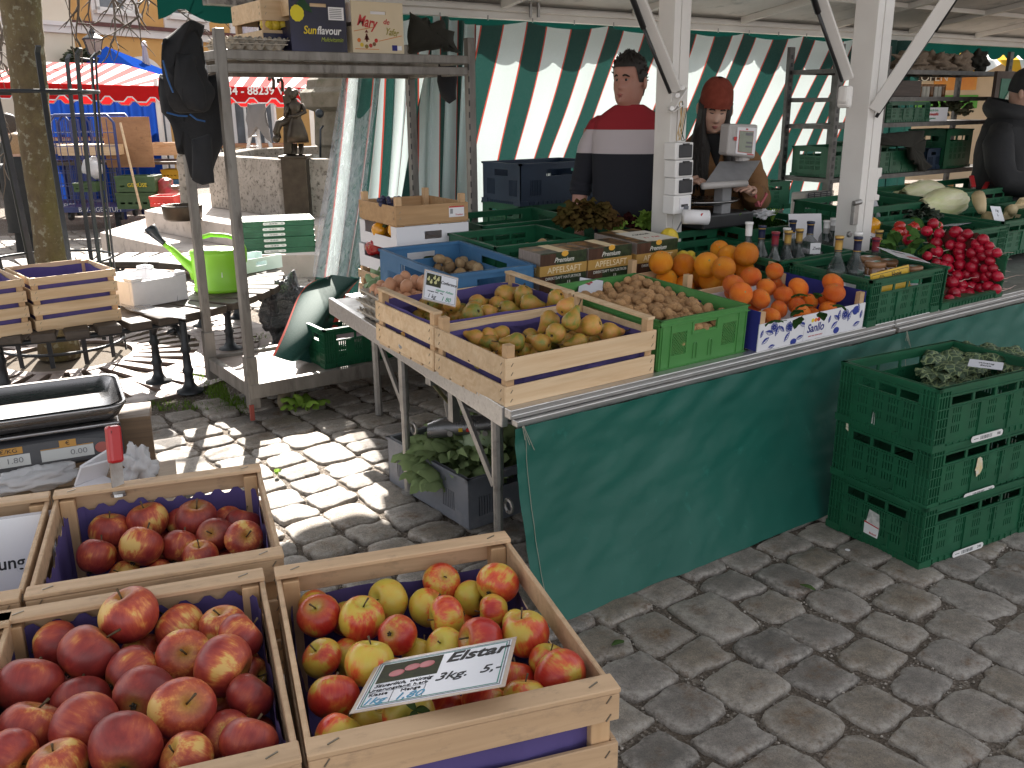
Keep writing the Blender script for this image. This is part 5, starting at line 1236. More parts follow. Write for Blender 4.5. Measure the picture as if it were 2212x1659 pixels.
ol = [(1465,835,118,.16),(1695,880,118,.13),(1930,865,125,.155,(0,-.25,1)),(1500,965,105,.09),(1660,1000,100,.08),(1950,970,110,.10),(2045,745,90,.17),(2150,760,110,.18),(2165,895,118,.175),(2290,770,120,.19),(2230,690,70,.16),(2400,830,95,.15),(1800,960,90,.07),(2050,1000,90,.07)]
lay(ol, Vp, .2232, oranges, 'big orange', 'orange', 'big oranges in the wooden crate', 3, 'wooden crate', tbox(oc, .56, .37))
Tp = lambda x, y: (1536.1+x*.3056, 438.9+y*.3056)
ml = [(50,640,55,.09),(110,690,52,.07),(160,580,82,.155),(212,640,84,.15,(.2,-.1,1)),(280,520,76,.17),(365,480,62,.16),(390,595,70,.145),(345,680,74,.12),(515,650,70,.13),(620,605,76,.145),(450,560,55,.12),(300,730,62,.08),(420,800,72,.10),(480,750,65,.095),(600,720,60,.10),(640,780,70,.09),(700,690,60,.10),(830,655,66,.12),(880,590,78,.15),(965,695,78,.13),(870,740,65,.10),(560,690,50,.09),(740,780,55,.07),(540,570,45,.09)]
lay(ml, Tp, .3056, mands, 'mandarin', 'mandarin', 'mandarins in the blue patterned box', 4, 'patterned box', tbox(sb, SBW, SBD))
twig_m = mat('leaf_twig', (.05, .08, .02), .7)
mleaf = cloth('mandarin_leaf', (.022, .06, .018), .15, (.04, .085, .025), 30, .4)
for k, (x, y, rot) in enumerate(((650,755,(-.5,.3,.4)),(770,770,(-.6,-.2,-.5)),(720,720,(-.2,.2,1.4)),(860,720,(-.3,0,-1.3)),(760,640,(-.4,.2,-.3)),(510,830,(-.3,.1,1.2)),(640,800,(-.9,.1,.2)),(680,650,(-.2,.2,.9)))):
    g = G(); g.grid(leaf_fn(.062, .019, .35, .002), 7, 10); g.tube([(0, 0, 0), (0, -.012, -.002)], .0012, 5); p = onc(*Tp(x, y), .165)
    o = g.out('mandarin_leaf', mleaf, None, p, (rot[0], rot[1], rot[2]-TH), smooth=True); tag(o, 'dark green leaf lying on the mandarins, %s of eight' % ORD[k], 'leaf', 'leaves on the mandarins')
for k, (x, y, r) in enumerate(((1690,755,58),(1760,750,50),(1800,805,48))):
    p = onc(*Vp(x, y), .16); g = G(); g.sph((0, 0, 0), (1, 1, 1.25), 16, 12, fn=lambda d: 1-.12*max(0, abs(d.z)-.6)+.1*exp(-((1-abs(d.z))/.03))); o = g.out('lemon', lemon_m, None, p, (1.2, .3*k, k), smooth=True); r = r*.2232*depth(p)/FPX; o.scale = (r*.9,)*3
    tag(o, ('yellow lemon behind the oranges, leftmost of three', 'yellow lemon behind the oranges, middle of three', 'yellow lemon behind the oranges, lowest of three')[k], 'lemon', 'lemons behind the oranges')
p = onc(1445, 515, .20); g = G(); g.sph((0, 0, 0), (.045, .045, .05), 16, 12); o = g.out('lemon', lemon_m, None, p, smooth=True); tag(o, 'single yellow lemon behind the right juice box', 'lemon')
# eggs on trays
egg_m = mat('brown_egg_shell', (.52, .27, .155), .55, (.46, .22, .12), 1.2, .05, 20, rnd=.3)
tray_m = mat('grey_pulp_tray', (.54, .49, .42), .95, (.47, .42, .36), 20, .5, 160, .003)
def egg_tray(label, loc, rz, n=6, pitch=.047, tilt=(0, 0)):
    g = G(); L_ = n*pitch; N_ = n*6+1
    def f(u, v):
        x, y = u*L_, v*L_; c = (cos(2*pi*x/pitch)+cos(2*pi*y/pitch))/2
        edge = min(x, y, L_-x, L_-y); z = .020+.024*max(-.8, min(.95, c*1.1))
        return (x, y, z)
    g.grid(f, N_, N_); g.grid(lambda u, v: tuple(Vector(f(u, v))-Vector((0, 0, .003))), N_, N_)
    for a in range(4):
        pass
    t = g.out('egg_tray', tray_m, None, loc, (tilt[0]+TL, tilt[1], rz), smooth=True)
    g = G(); g.bx(-.006, L_+.006, -.008, .0, .026, .030); g.bx(-.006, L_+.006, L_, L_+.008, .026, .030); g.bx(-.008, 0, -.006, L_+.006, .026, .030); g.bx(L_, L_+.008, -.006, L_+.006, .026, .030); g.out('rim', tray_m, t)
    return tag(t, label, 'egg tray', 'egg trays on the counter')
eb = onc(718, 633, 0)
et1 = egg_tray('lower grey egg tray at the left counter edge', onT(1.560, 2.965, .0), .0)
et1b = egg_tray('middle grey egg tray below the brown eggs', onT(1.550, 2.965, .042), -.03)
et2 = egg_tray('upper grey egg tray carrying the brown eggs', onT(1.558, 2.960, .080), -.06)
eggs = []
def egg_mesh():
    g = G(); g.sph((0, 0, 0), (1, 1, 1.3), 18, 14, fn=lambda d: 1-.10*d.z); return g
egp = [egg_mesh().out('egg', egg_m, smooth=True)]
Me = Matrix.Translation(et2.location) @ et2.rotation_euler.to_matrix().to_4x4()
for j in range(6):
    for i in range(6):
        if (j, i) in ((5, 0),): continue
        q = Me @ Vector(((i+.5)*.047, (j+.5)*.047, .040)); put(egp, 0, q, .0215*rn.uniform(.95, 1.04), 'brown egg in the upper tray, row %s from the front, %s from left' % (ORD[j], ORD[i]), 'egg', 'eggs in the upper tray', (rn.uniform(-.15, .15), rn.uniform(-.15, .15), 0))
for k, (x, y) in enumerate(((820,945),(740,985),(920,990),(830,1035),(655,1020),(1000,1010))):
    q = onc(*Zp(x, y), .165); put(egp, 0, q, .0225, 'brown egg of the small heap beside the pear sign, %s' % ('topmost', 'left', 'right', 'front', 'far left', 'far right')[k], 'egg', 'eggs heaped beside the pear sign', (rn.uniform(-.5, .5), rn.uniform(-.5, .5), 0))
for k in range(2):
    q = Me @ Vector((.045+.19*k, -.012, -.030)); put(egp, 0, q, .0215, ('brown egg showing from the lower tray, near the tray corner', 'brown egg showing from the lower tray, against the pear crate')[k], 'egg', 'eggs in the lower tray', (.3, 0, 0))
et3 = egg_tray('egg tray under the small heap of eggs, beside the blue crate', onT(1.76, 3.13, .085), 0, 3)
# radishes
rad_m = fruit_mat('radish_skin', [(0, (.30, .004, .018)), (.5, (.40, .006, .026)), (1, (.46, .012, .040))], rough=.28, blush=1.6, bump=.04)
root_m = mat('radish_root', (.62, .46, .40), .6); rleaf_m = cloth('radish_leaf', (.055, .13, .03), .3, (.09, .18, .05), 20)
def make_rad(seed):
    rr_ = random.Random(seed); g = G(); g.sph((0, 0, 0), (1, 1, 1.05), 16, 12, fn=lambda d: 1+.12*exp(-((1+d.z)/.05))+.03*mnoise.noise((d.x+seed, d.y, d.z))); b = g.out('radish', rad_m, smooth=True)
    g = G(); pts = [(0, 0, -1.05)]; dx, dy = rr_.uniform(-.3, .3), rr_.uniform(-.3, .3)
    for k in range(6): pts.append((pts[-1][0]+dx+rr_.uniform(-.25, .25), pts[-1][1]+dy+rr_.uniform(-.25, .25), pts[-1][2]-.45))
    g.tube(pts, [.16, .10, .075, .06, .05, .04, .03], 5); g.out('root', root_m, b, smooth=True); return b
rads = [make_rad(k) for k in range(4)]
Rp = lambda x, y: (1865.2+x*.2150, 329.2+y*.2150)
rl = [(635,790,50),(445,880,52),(760,815,48),(700,715,50),(925,800,58),(1045,820,48),(990,865,46),(1200,875,52),(730,910,58),(880,930,52),(970,940,50),(1140,920,50),(1180,970,46),(1265,940,42),(1270,1010,48),(1340,1010,44),(735,1000,55),(640,1040,44),(960,1000,52),(1090,1010,52),(840,1080,56),(970,1045,46),(1120,1085,44),(1200,1040,50),(1270,1090,46),(730,1110,44),(970,1130,60),(800,1140,44),(850,1160,46),(1090,1150,56),(1220,1165,44),(1300,1165,44),(720,1165,40),(940,1240,58),(1035,1230,50),(1135,1250,52),(1225,1250,46),(1265,1230,42),(1345,1245,50),(890,1305,56),(990,1330,48),(1090,1350,58),(1170,1360,46),(1250,1345,52),(1325,1375,52),(910,1415,58),(985,1390,40),(1055,1430,58),(1200,1400,44),(860,1480,50),(950,1480,40)]
def rad_at(x, y):
    k = (1500-y)/900; p = atY(*Rp(x, y), 2.135+.36*max(0, k)); return p if p.x < 4.175 else atX(*Rp(x, y), 4.175)
px = [Rp(q[0], q[1]) for q in rl]; P = [rad_at(q[0], q[1]) for q in rl]; R = [min(.028, q[2]*.215*1.08*depth(P[i])/FPX) for i, q in enumerate(rl)]; rp = rowpos(px, 6)
for i in range(len(rl)):
    k = i % 4; d_ = Vector((-rn.uniform(.2, 1), rn.uniform(.1, .8), rn.uniform(-.2, .5))); rot = aim(d_, rn.uniform(0, 6)); lab = 'red radish, row %s from the top, %s from left, in the heap' % rp[i]
    if i < 4: o = rads[k]; o.location = P[i]; o.rotation_euler = rot; o.scale = (R[i],)*3; tag(o, lab, 'radish', 'red radishes heaped in the crate')
    else: copy_thing(rads[k], P[i], rot, lab, 'red radishes heaped in the crate', R[i])
g = G(); rr_ = random.Random(6)
g.grid(lambda u, v: tuple(rad_at(840*(1-u)*(1-v)+1400*u*(1-v)+640*(1-u)*v+1230*u*v, 1500*(1-u)*(1-v)+1400*u*(1-v)+760*(1-u)*v+800*u*v)+Vector((FW.x*.03, FW.y*.03, -.012+.010*sin(u*40)*sin(v*31)))), 40, 40); o = g.out('radish_fill', mat('shade_dark_radish', (.16, .004, .012), .5, (.03, .035, .012), 34), smooth=True); tag(o, 'deeper radishes filling the heap, darkened for the shade between them', 'radishes', kind='stuff')  # shade in the gaps between radishes is put into this dark colour
for k, (x, y, L_, rz) in enumerate(((330,900,.11,2.6),(300,970,.12,2.2),(430,1010,.13,2.9),(480,960,.13,3.2),(560,1000,.12,3.4),(600,740,.10,.3),(700,800,.08,-.8),(250,1000,.10,1.8),(520,900,.11,2.5),(860,1010,.05,.5),(380,880,.09,2.1),(560,870,.1,.4))):
    p = rad_at(x, y); g = G(); g.grid(leaf_fn(L_, L_*.27, .4, .004, k), 9, 14); g.tube([(0, -.05, -.01), (0, 0, 0), (0, L_*.8, L_*.15)], .0022, 5); o = g.out('radish_leaf', rleaf_m, None, p, (.2+.5*rr_.random(), rr_.uniform(-.4, .4), rz-TH), smooth=True); tag(o, 'green radish leaf on the left side of the radish heap, %s of twelve' % ORD[k], 'leaf', 'radish leaves')
# bottles
glass = glassm('clear_bottle_glass', (.05, .06, .06), .03, .42); dglass = glassm('dark_bottle_glass', (.05, .06, .055), .05, .75)
caps = {'gold': mat('gold_cap', (.52, .33, .09), .35, metal=.4), 'navy': mat('navy_cap', (.012, .018, .06), .35), 'red': mat('wine_red_cap', (.22, .015, .03), .4), 'white': white_pl}
lab_m = paperw
def bottle(label, p, cap, H=.30, r=.036, tall=False, lab=None, m_=None, base_z=None, dumpy=False):
    """p: the point at the centre of the cap's top"""
    z0 = base_z if base_z is not None else p.z-H; H = p.z-z0
    t = thing('bottle', label, 'bottle', (p.x, p.y, z0), rn.uniform(0, 6), 'spirit bottles'); b = H-.145 if not tall else H-.10
    prof = [(0, 0), (r*.9, 0), (r, .006), (r, b), (r*.93, b+.018), (r*.6, b+.042), (.0155, b+.062), (.0135, H-.05), (.0145, H-.04)] if not dumpy else [(0, 0), (r*.9, 0), (r, .006), (r, b), (r*.95, b+.03), (r*.75, b+.055), (.017, b+.075), (.015, H-.05), (.015, H-.04)]
    g = G(); g.lathe(prof, 22); g.out('glass_body', m_ or glass, t, smooth=True)
    g = G(); g.lathe([(.0150, H-.062), (.0155, H-.03), (.0160, H-.012), (.0185, H-.010), (.0185, H-.001), (.015, H), (0, H)], 16); o = g.out('cap', caps[cap], t, smooth=True)
    if cap in ('gold', 'navy', 'red'):
        g = G(); g.lathe([(.0162, H-.016), (.0164, H-.012)], 16); g.lathe([(.0155, H-.060), (.0157, H-.056)], 16); g.out('cap_ring', caps['gold'] if cap == 'navy' else caps['navy'], o)
    if lab:
        g = G(); g.lathe([(r+.0006, b*.22), (r+.0006, b*.86)], 22); lb = g.out('label_paper', lab_m, t, smooth=True)
        if isinstance(lab, str):
            t.rotation_euler = (0, 0, 0); q = text(lab, .022, inkm, lb, (-.012, -r-.0022, b*.50), (pi/2, 0, -.35), shear=.3, sx=.8)
    return t
bl = [(433,1437,'white',2.74,.0,'spirit bottle with a white cap, leftmost behind the oranges'),(517,1460,'navy',2.72,0,'spirit bottle with navy cap beside the leftmost white cap'),(604,1500,'red',2.62,0,'spirit bottle with wine red cap behind the oranges'),(677,1475,'white',2.76,0,'spirit bottle with white cap hidden between two gold caps'),(686,1493,'gold',2.60,0,'gold capped bottle beside the wine red cap, left one'),(760,1482,'gold',2.62,0,'gold capped bottle in front of the wide clear bottle'),(716,1425,'navy',2.80,0,'spirit bottle with navy cap against the white sheet'),(832,1434,'navy',2.66,2,'wide round clear bottle with navy cap and paper tag'),(938,1427,'white',2.74,1,'tall clear bottle with white cap left of the white post'),(982,1412,'white',2.84,1,'tall bottle with white cap touching the white post'),(1018,1527,'gold',2.24,0,'gold capped bottle with white label in the honey crate'),(1140,1532,'navy',2.20,0,'navy capped bottle with handwritten label in the honey crate'),(1140,1505,'white',2.36,0,'white capped bottle behind the navy capped one'),(1256,1538,'red',2.34,0,'wine red capped bottle behind the honey jars'),(1275,1490,'gold',2.44,0,'gold capped bottle in front of the yellow pepper')]
for i, (x, y, cap, Y, kind, lab) in enumerate(bl):
    p = atY(1474.7+x/3, y/3, Y)
    bottle(lab, p, cap, .28, .040 if i in (10, 11) else (.048 if kind == 2 else .036), kind == 1, 'Zwetschge' if i == 11 else (True if i == 10 else None), dglass if i in (2, 1) else None, cz(Y)+.012 if i >= 10 else cz(Y)+.02, kind == 2)
q = atY(1474.7+860/3, 1610/3, 2.61); g = G(); g.box((0, 0, 0), (.05, .001, .05)); o = g.out('paper_tag', paperw, None, q, (0, 0, -.5)); tag(o, 'small paper tag with handwriting on the wide clear bottle', 'tag'); text('Zwet', .02, inkm, o, (.006, -.0012, 0), (pi/2, 0, 0), shear=.3)
a = atY(1706, 560, 2.86); b_ = atY(1776, 556, 2.86); d = atY(1714, 462, 2.90); Mx, ws, hs = sign_frame((a, b_, d)); g = G(); g.bx(0, ws, 0, hs, 0, .002); o = g.out('white_board', white_card, None, Mx.translation, Mx.to_euler()); tag(o, 'blank white sheet standing behind the spirit bottles', 'sheet')
# honey jars and sign
honey_m = mat('honey_glass', (.16, .06, .012), .12, (.10, .035, .008), 8, coat=.5); lid_m = mat('jar_lid', (.24, .11, .05), .35, (.30, .16, .08), 40)
for k, (x, Y, py) in enumerate(((1215, 2.26, 1000-900+1188-100), (1250, 2.19, 0), (1330, 2.24, 0), (1490, 2.15, 0))):
    px_ = (1474.7+x/3, (493.7+(190, 222, 210, 250)[k]/3)); p = atY(px_[0], px_[1]-3, Y); z0 = cz(Y)+.014; H = p.z-z0
    t = thing('honey_jar', 'jar of brown honey in the green crate, %s' % ('far left by the wine red cap', 'left behind the yellow sign', 'middle behind the yellow sign', 'right under the paper sign')[k], 'jar', (p.x, p.y, z0), 0, 'honey jars')
    g = G(); g.lathe([(0, 0), (.040, 0), (.043, .008), (.043, H-.030), (.038, H-.02)], 24); o = g.out('glass_body', honey_m, t, smooth=True)
    g = G(); g.lathe([(.0435, H*.15), (.0435, H*.75)], 24); lb = g.out('label_paper', paperw, o, smooth=True); 
    for (zz, hh, mm) in ((.62, .11, ink_green), (.35, .22, matte('orange_label_%d' % k, (.62, .25, .05)))):
        g = G(); g.lathe([(.0440, H*zz), (.0440, H*(zz+hh))], 24); g.out('label_band', mm, lb)
    g = G(); g.lathe([(.041, H-.020), (.0425, H-.018), (.0425, H-.002), (.040, H), (0, H)], 24); o2 = g.out('lid', lid_m, t, smooth=True)
    g = G(); g.bx(-.018, .018, -.012, .012, H+.0005, H+.0012); g.out('lid_sticker', paperw, o2); g = G(); g.bx(-.018, .018, -.012, -.004, H+.0014, H+.002); g.out('lid_sticker', ink_green, o2)
a = atY(1884, 660, 2.104); b_ = atY(1966, 637, 2.104); d = atY(1884, 591, 2.125)
Mx, ws, hs = sign_frame((a, b_, d)); t = thing('honey_sign', 'yellow sign reading Honig with a beehive, in the green crate', 'sign', Mx.translation, Mx.to_euler())
yel = mat('yellow_sign_paint', (.68, .42, .015), .35, (.64, .38, .012), 4); g = G(); g.bx(0, ws, 0, hs, 0, .0025); o = g.out('board', yel, t)
g = G()
for (x0, x1, y0, y1) in ((.006, ws-.006, hs-.010, hs-.008), (.006, .008, .006, hs-.008), (ws-.008, ws-.006, .006, hs-.008), (.006, ws-.006, .006, .008)): g.bx(x0, x1, y0, y1, .0025, .003)
g.out('border', inkm, o)
text('Honig', hs*.27, inkm, o, (ws*.66, hs*.80, .003), bold=.012, sx=.8); text('aus', hs*.16, inkm, o, (ws*.70, hs*.55, .003), bold=.012, sx=.8); text('eigener Imkerei', hs*.12, inkm, o, (ws*.5, hs*.2, .003), bold=.01, sx=.75)
g = G()
for k in range(6):
    y = hs*(.58+.055*k); r = ws*(.13, .135, .125, .105, .075, .04)[k]; pts = [(ws*.27+r*cos(a_), y+.004*sin(a_), .0032) for a_ in [2*pi*q/16 for q in range(17)]]; g.tube(pts, .0009, 4)
g.out('beehive_drawing', inkm, o)
a = atY(2006, 551, 2.10); b_ = atY(2032, 558, 2.06); 
Mx, ws, hs = sign_frame((atY(1940, 555, 2.10), atY(2010, 569, 2.12), atY(1967, 549, 2.22))); t = thing('price_sign', 'white price sign lying on the honey jars before the radishes', 'sign', Mx.translation, Mx.to_euler()); g = G(); g.bx(0, ws, 0, hs, 0, .0012); o = g.out('sheet', lam, t); g = G(); g.bx(ws*.5, ws*.9, hs*.2, hs*.45, .0013, .0017); g.out('printed_picture', redp, o); text('Radieschen', hs*.22, inkm, o, (ws*.45, hs*.72, .0016), shear=.1)
# leafy things
def leafclump(name, c, R, n, m_, label, cat, seed, L_=.09, W_=.035, up=.5, wav=.006, par=None, flat=1.0, curl=.5):
    rr_ = random.Random(seed); g = G()
    for k in range(n):
        a = rr_.uniform(0, 2*pi); rad = R*sqrt(rr_.random()); e_ = rr_.uniform(.1, 1.2)*up+ (1-rad/R)*.9
        M = Matrix.Translation((rad*cos(a)*.8, rad*sin(a)*.8, flat*(.6*R*(1-(rad/R)**2))*rr_.uniform(.5, 1))) @ Matrix.Rotation(a-pi/2, 4, 'Z') @ Matrix.Rotation(e_, 4, 'X') @ Matrix.Rotation(rr_.uniform(-.5, .5), 4, 'Y')
        s_ = rr_.uniform(.7, 1.25); g.grid(leaf_fn(L_*s_, W_*s_, curl, wav, rr_.uniform(0, 6)), 7, 9, M=M)
    o = g.out(name, m_, par, c, smooth=True)
    return tag(o, label, cat) if label else o
oak_m = cloth('red_lettuce_leaf', (.085, .09, .022), .3, (.10, .035, .022), 9)
grn_m = cloth('green_lettuce_leaf', (.20, .34, .05), .35, (.27, .42, .09), 14)
dkr_m = cloth('dark_red_leaf', (.035, .012, .012), .25, (.07, .02, .02), 14)
pars_m = cloth('parsley_leaf', (.018, .05, .012), .25, (.03, .075, .018), 40)
leafclump('lettuce', atY(1265, 488, 3.40), .13, 150, oak_m, 'large brownish oak leaf lettuce in front of the man', 'lettuce', 3, .07, .032, .6, .012)
leafclump('lettuce', atY(1395, 492, 3.36), .05, 40, grn_m, 'small bright green lettuce behind the right juice box', 'lettuce', 5, .055, .022, .9, .008)
leafclump('lettuce', atY(1353, 494, 3.42), .05, 35, dkr_m, 'dark red lettuce left of the bright green one', 'lettuce', 6, .05, .024, .9, .008)
leafclump('lettuce', atY(1447, 490, 3.36), .06, 40, dkr_m, 'dark red lettuce right of the bright green one', 'lettuce', 7, .055, .024, .8, .008)
leafclump('lettuce', atY(1330, 502, 3.34), .03, 14, grn_m, 'few pale lettuce leaves behind the juice box note', 'lettuce', 8, .05, .02, .7, .006)
leafclump('parsley', onT(3.83, 3.18, .17), .24, 900, pars_m, 'dark green curly parsley heaped in its crate', 'parsley', 9, .026, .013, .8, .012, flat=.25)
for k, x in enumerate((-.1, .08)):
    g = G(); rr_ = random.Random(k); 
    for q in range(14): a = rr_.uniform(-.5, .5); g.tube([(0, 0, 0), (.02*a, .01*rr_.uniform(-1, 1), .03), (.05*a, .03*rr_.uniform(-1, 1), .065)], .002, 4)
    o = g.out('parsley_stalks', grn_m, None, onT(3.72+x*1.6, 3.10, .22)); tag(o, ('bundle of green parsley stalks, left one', 'bundle of green parsley stalks, right one')[k], 'parsley stalks')
# chinese cabbages, vegetables at the right
cab_m = mat('chinese_cabbage_leaf', (.68, .64, .46), .45, (.55, .58, .28), 26, .6, 60, .01, c3=(.74, .68, .54), n3=34, st=(1, 1, .12), sss=.1)
def cabbage(p, q, r, label, seed):
    p = Vector(p); q = Vector(q); d_ = q-p; L_ = d_.length; g = G()
    def f(u, v):
        a = 2*pi*u; prof = (sin(pi*min(1, v*.93+.035))**.55); k = 1+.07*mnoise.noise((cos(a)*2+seed, sin(a)*2, v*3))+.10*abs(sin(a*3.5+v*2+seed))+.02*sin(a*17+v*6)+max(0, v-.72)*1.1*mnoise.noise((cos(a)*6, sin(a)*6, v*9+seed)); rr_ = r*prof*k*(.92+.16*v); return (rr_*cos(a), rr_*sin(a), v*L_)
    g.grid(f, 36, 22, closed=True)
    for k in range(5):
        a = k*1.3+seed; g.grid(lambda u, v: (lambda an, rad: (rad*cos(an), rad*sin(an), v*L_*.98))(a+(u-.5)*1.7, r*(1.05+.03*k*.3)*(sin(pi*min(1, v*.9+.08))**.6)*(.93+.16*v)+.006*sin(v*20+u*9)*(abs(u-.5)*2)**2), 12, 18)
    o = g.out('chinese_cabbage', cab_m, None, p, aim(d_), smooth=True); return tag(o, label, 'chinese cabbage', 'chinese cabbages')
U_ = lambda x, y: (1865.2+x*.2150, 329.2+y*.2150)
cabbage(atY(*U_(400, 430), 3.12), atY(*U_(800, 400), 3.12), .074, 'pale chinese cabbage lying on top at the back', 1)
cabbage(atY(*U_(590, 540), 2.86), atY(*U_(1015, 480), 2.86), .078, 'pale yellow chinese cabbage nearest, cut end to the left', 2)
cabbage(atY(*U_(240, 490), 3.25), atY(*U_(480, 480), 3.15), .055, 'small chinese cabbage at the left behind the white post', 3)
cabbage(atY(*U_(400, 560), 3.05), atY(*U_(620, 570), 3.0), .05, 'chinese cabbage lying lowest below the other two', 4)
onion_m = mat('onion_skin', (.50, .24, .09), .4, (.40, .16, .05), 1.5, .1, 6, st=(4, 4, 1), rnd=.3)
on = [(lambda k: (lambda g: (g.sph((0, 0, 0), (1, 1, .9), 14, 10, fn=lambda d: 1+.25*exp(-((1-d.z)/.04))), g.out('onion', onion_m, smooth=True))[1])(G()))(k) for k in range(2)]
for i, (x, y) in enumerate(((1000,450),(1060,480),(1050,530),(1100,545),(1180,500),(1210,545),(1260,500),(1300,530),(1150,540),(1340,520),(1020,500))): put(on, i, atY(*U_(x, y), 2.95+.012*(560-y)/10), .036, 'brown onion right of the chinese cabbages, %s in the pile' % ORD[i], 'onion', 'onions in the pile', (rn.uniform(-.6, .6), rn.uniform(-.6, .6), 0))
pars_r = mat('parsnip_skin', (.62, .50, .30), .6, (.54, .42, .24), 10, .2, 40)
for k, (a, b_) in enumerate((((1150,430),(1190,590)),((1470,600),(1500,560)),((1240,650),(1310,690)))):
    p, q = atY(*U_(*a), 2.72), atY(*U_(*b_), 2.64); g = G(); g.tube([p-p, (q-p)*.35, (q-p)*.7, q-p], [.034, .036, .030, .022], 12); o = g.out('parsnip', pars_r, None, p, smooth=True); tag(o, ('long pale parsnip standing across the crate edge', 'short parsnip by the bread boards', 'parsnip root inside the green crate')[k], 'parsnip', 'parsnips')
for k, (x, y, s_) in enumerate(((1410,400,1.2),(1360,425,1.),(1460,430,.9),(1580,440,.8))):
    g = G(); g.sph((0, 0, 0), (.06*s_, .04*s_, .035*s_), 16, 10, fn=lambda d: 1+.5*mnoise.noise((d.x*3+k, d.y*3, d.z*3))); o = g.out('ginger_root', pars_r, None, atY(*U_(x, y), 3.05), smooth=True); tag(o, 'knobbly ginger root near the red knives, %s' % ('topmost', 'left', 'right', 'far right')[k], 'ginger', 'ginger roots')
pep_y = mat('yellow_pepper_skin', (.74, .34, .012), .22, (.68, .28, .01), 6, coat=.4)
def pepper(p, r, m_, label, rot, grp=None):
    g = G(); g.sph((0, 0, 0), (r, r, r*1.15), 24, 14, fn=lambda d: 1+.09*cos(3*atan2(d.y, d.x))*(1-abs(d.z)*.5)-.18*exp(-((1-d.z)/.06))); o = g.out('bell_pepper', m_, None, p, rot, smooth=True); g = G(); g.tube([(0, 0, r*.85), (.2*r, 0, r*1.35)], [.012, .007], 8); g.out('stem', twig_m, o, smooth=True); return tag(o, label, 'pepper', grp)
pepper(atY(1879, 488, 2.72), .046, pep_y, 'shiny yellow bell pepper right of the white post', (.6, 1.2, 0))
tom_m = mat('tomato_skin', (.52, .02, .012), .22, coat=.4)
for k, (x, y) in enumerate(((365,740),(340,800),(480,770),(700,715),(400,805),(520,745),(740,740))):
    g = G(); g.sph((0, 0, 0), (1, 1, .88), 16, 10, fn=lambda d: 1-.12*exp(-((1-d.z)/.05))); p = atY(*U_(x, y), 2.62); o = g.out('tomato', tom_m, None, p, (rn.random(), 0, 0), smooth=True); o.scale = (.030,)*3; tag(o, 'red tomato behind the radishes, %s of seven' % ORD[k], 'tomato', 'tomatoes behind the radishes')
for k, (x0, y0, x1, y1) in enumerate(((1105,350,1085,240),(1195,400,1270,265),(1395,330,1350,225),(1490,340,1545,235))):
    p, q = atY(*U_(x0, y0), 3.0), atY(*U_(x1, y1), 3.06); t = thing('vegetable_knife', 'knife with red handle by the ginger, %s of four' % ('leftmost', 'second', 'third', 'rightmost')[k], 'knife', p, 0, 'red handled knives'); g = G(); g.bar((0, 0, 0), q-p, .028, .018); g.out('handle', mat('knife_red_%d' % k, (.45, .02, .025), .4), t, bev=.005); g = G(); g.bar((0, 0, 0), (p-q)*.8, .022, .003); g.out('blade', steel, t)
def note(name, a, b_, d, label, txt=None, par=None):
    Mx, ws, hs = sign_frame((a, b_, d)); t = thing(name, label, 'sign', Mx.translation, Mx.to_euler()); g = G(); g.bx(0, ws, 0, hs, 0, .0012); o = g.out('sheet', lam, t)
    if txt:
        for k, (s_, yy) in enumerate(txt): text(s_, hs*.24, inkm, o, (ws*.5, hs*yy, .0016), shear=.2)
    return t
note('price_sign', atY(1856, 506, 2.66), atY(1912, 526, 2.66), atY(1861, 494, 2.70), 'cream handwritten note under the yellow pepper', (('Stück', .7), ('1 kg 3.-', .28)))
note('price_sign', atY(2062, 488, 2.60), atY(2101, 481, 2.60), atY(2060, 483, 2.70), 'small white price sign lying above the radishes')
t = note('price_sign', atY(2148, 477, 2.62), atY(2170, 478, 2.62), atY(2153, 446, 2.66), 'upright white price sign right of the parsnip', (('1 kg', .7), ('2.-', .4)))
for k, (a, b_) in enumerate((((2175, 470), (2212, 466)), ((2195, 455), (2240, 450)))):
    p = atY(*a, 2.68); g = G(); g.box((.08, 0, .03), (.18, .02, .09), rot=(.5, 0, 0)); o = g.out('cutting_board', pars_r, None, p); tag(o, ('pale wooden board at the right edge, front one', 'pale wooden board at the right edge, back one')[k], 'board')
leafclump('greens_bunch', atY(1980, 470, 2.86), .10, 60, mat('packed_greens', (.02, .035, .02), .6), 'dark greens packed in clear film before the cabbages', 'greens', 31, .06, .02, .4, .006, flat=.4)
crumple('plastic_film', atY(1880, 455, 3.0), (.07, .05, .05), film, 'crumpled pale film right of the white post', 'plastic film', 33, amp=.6)
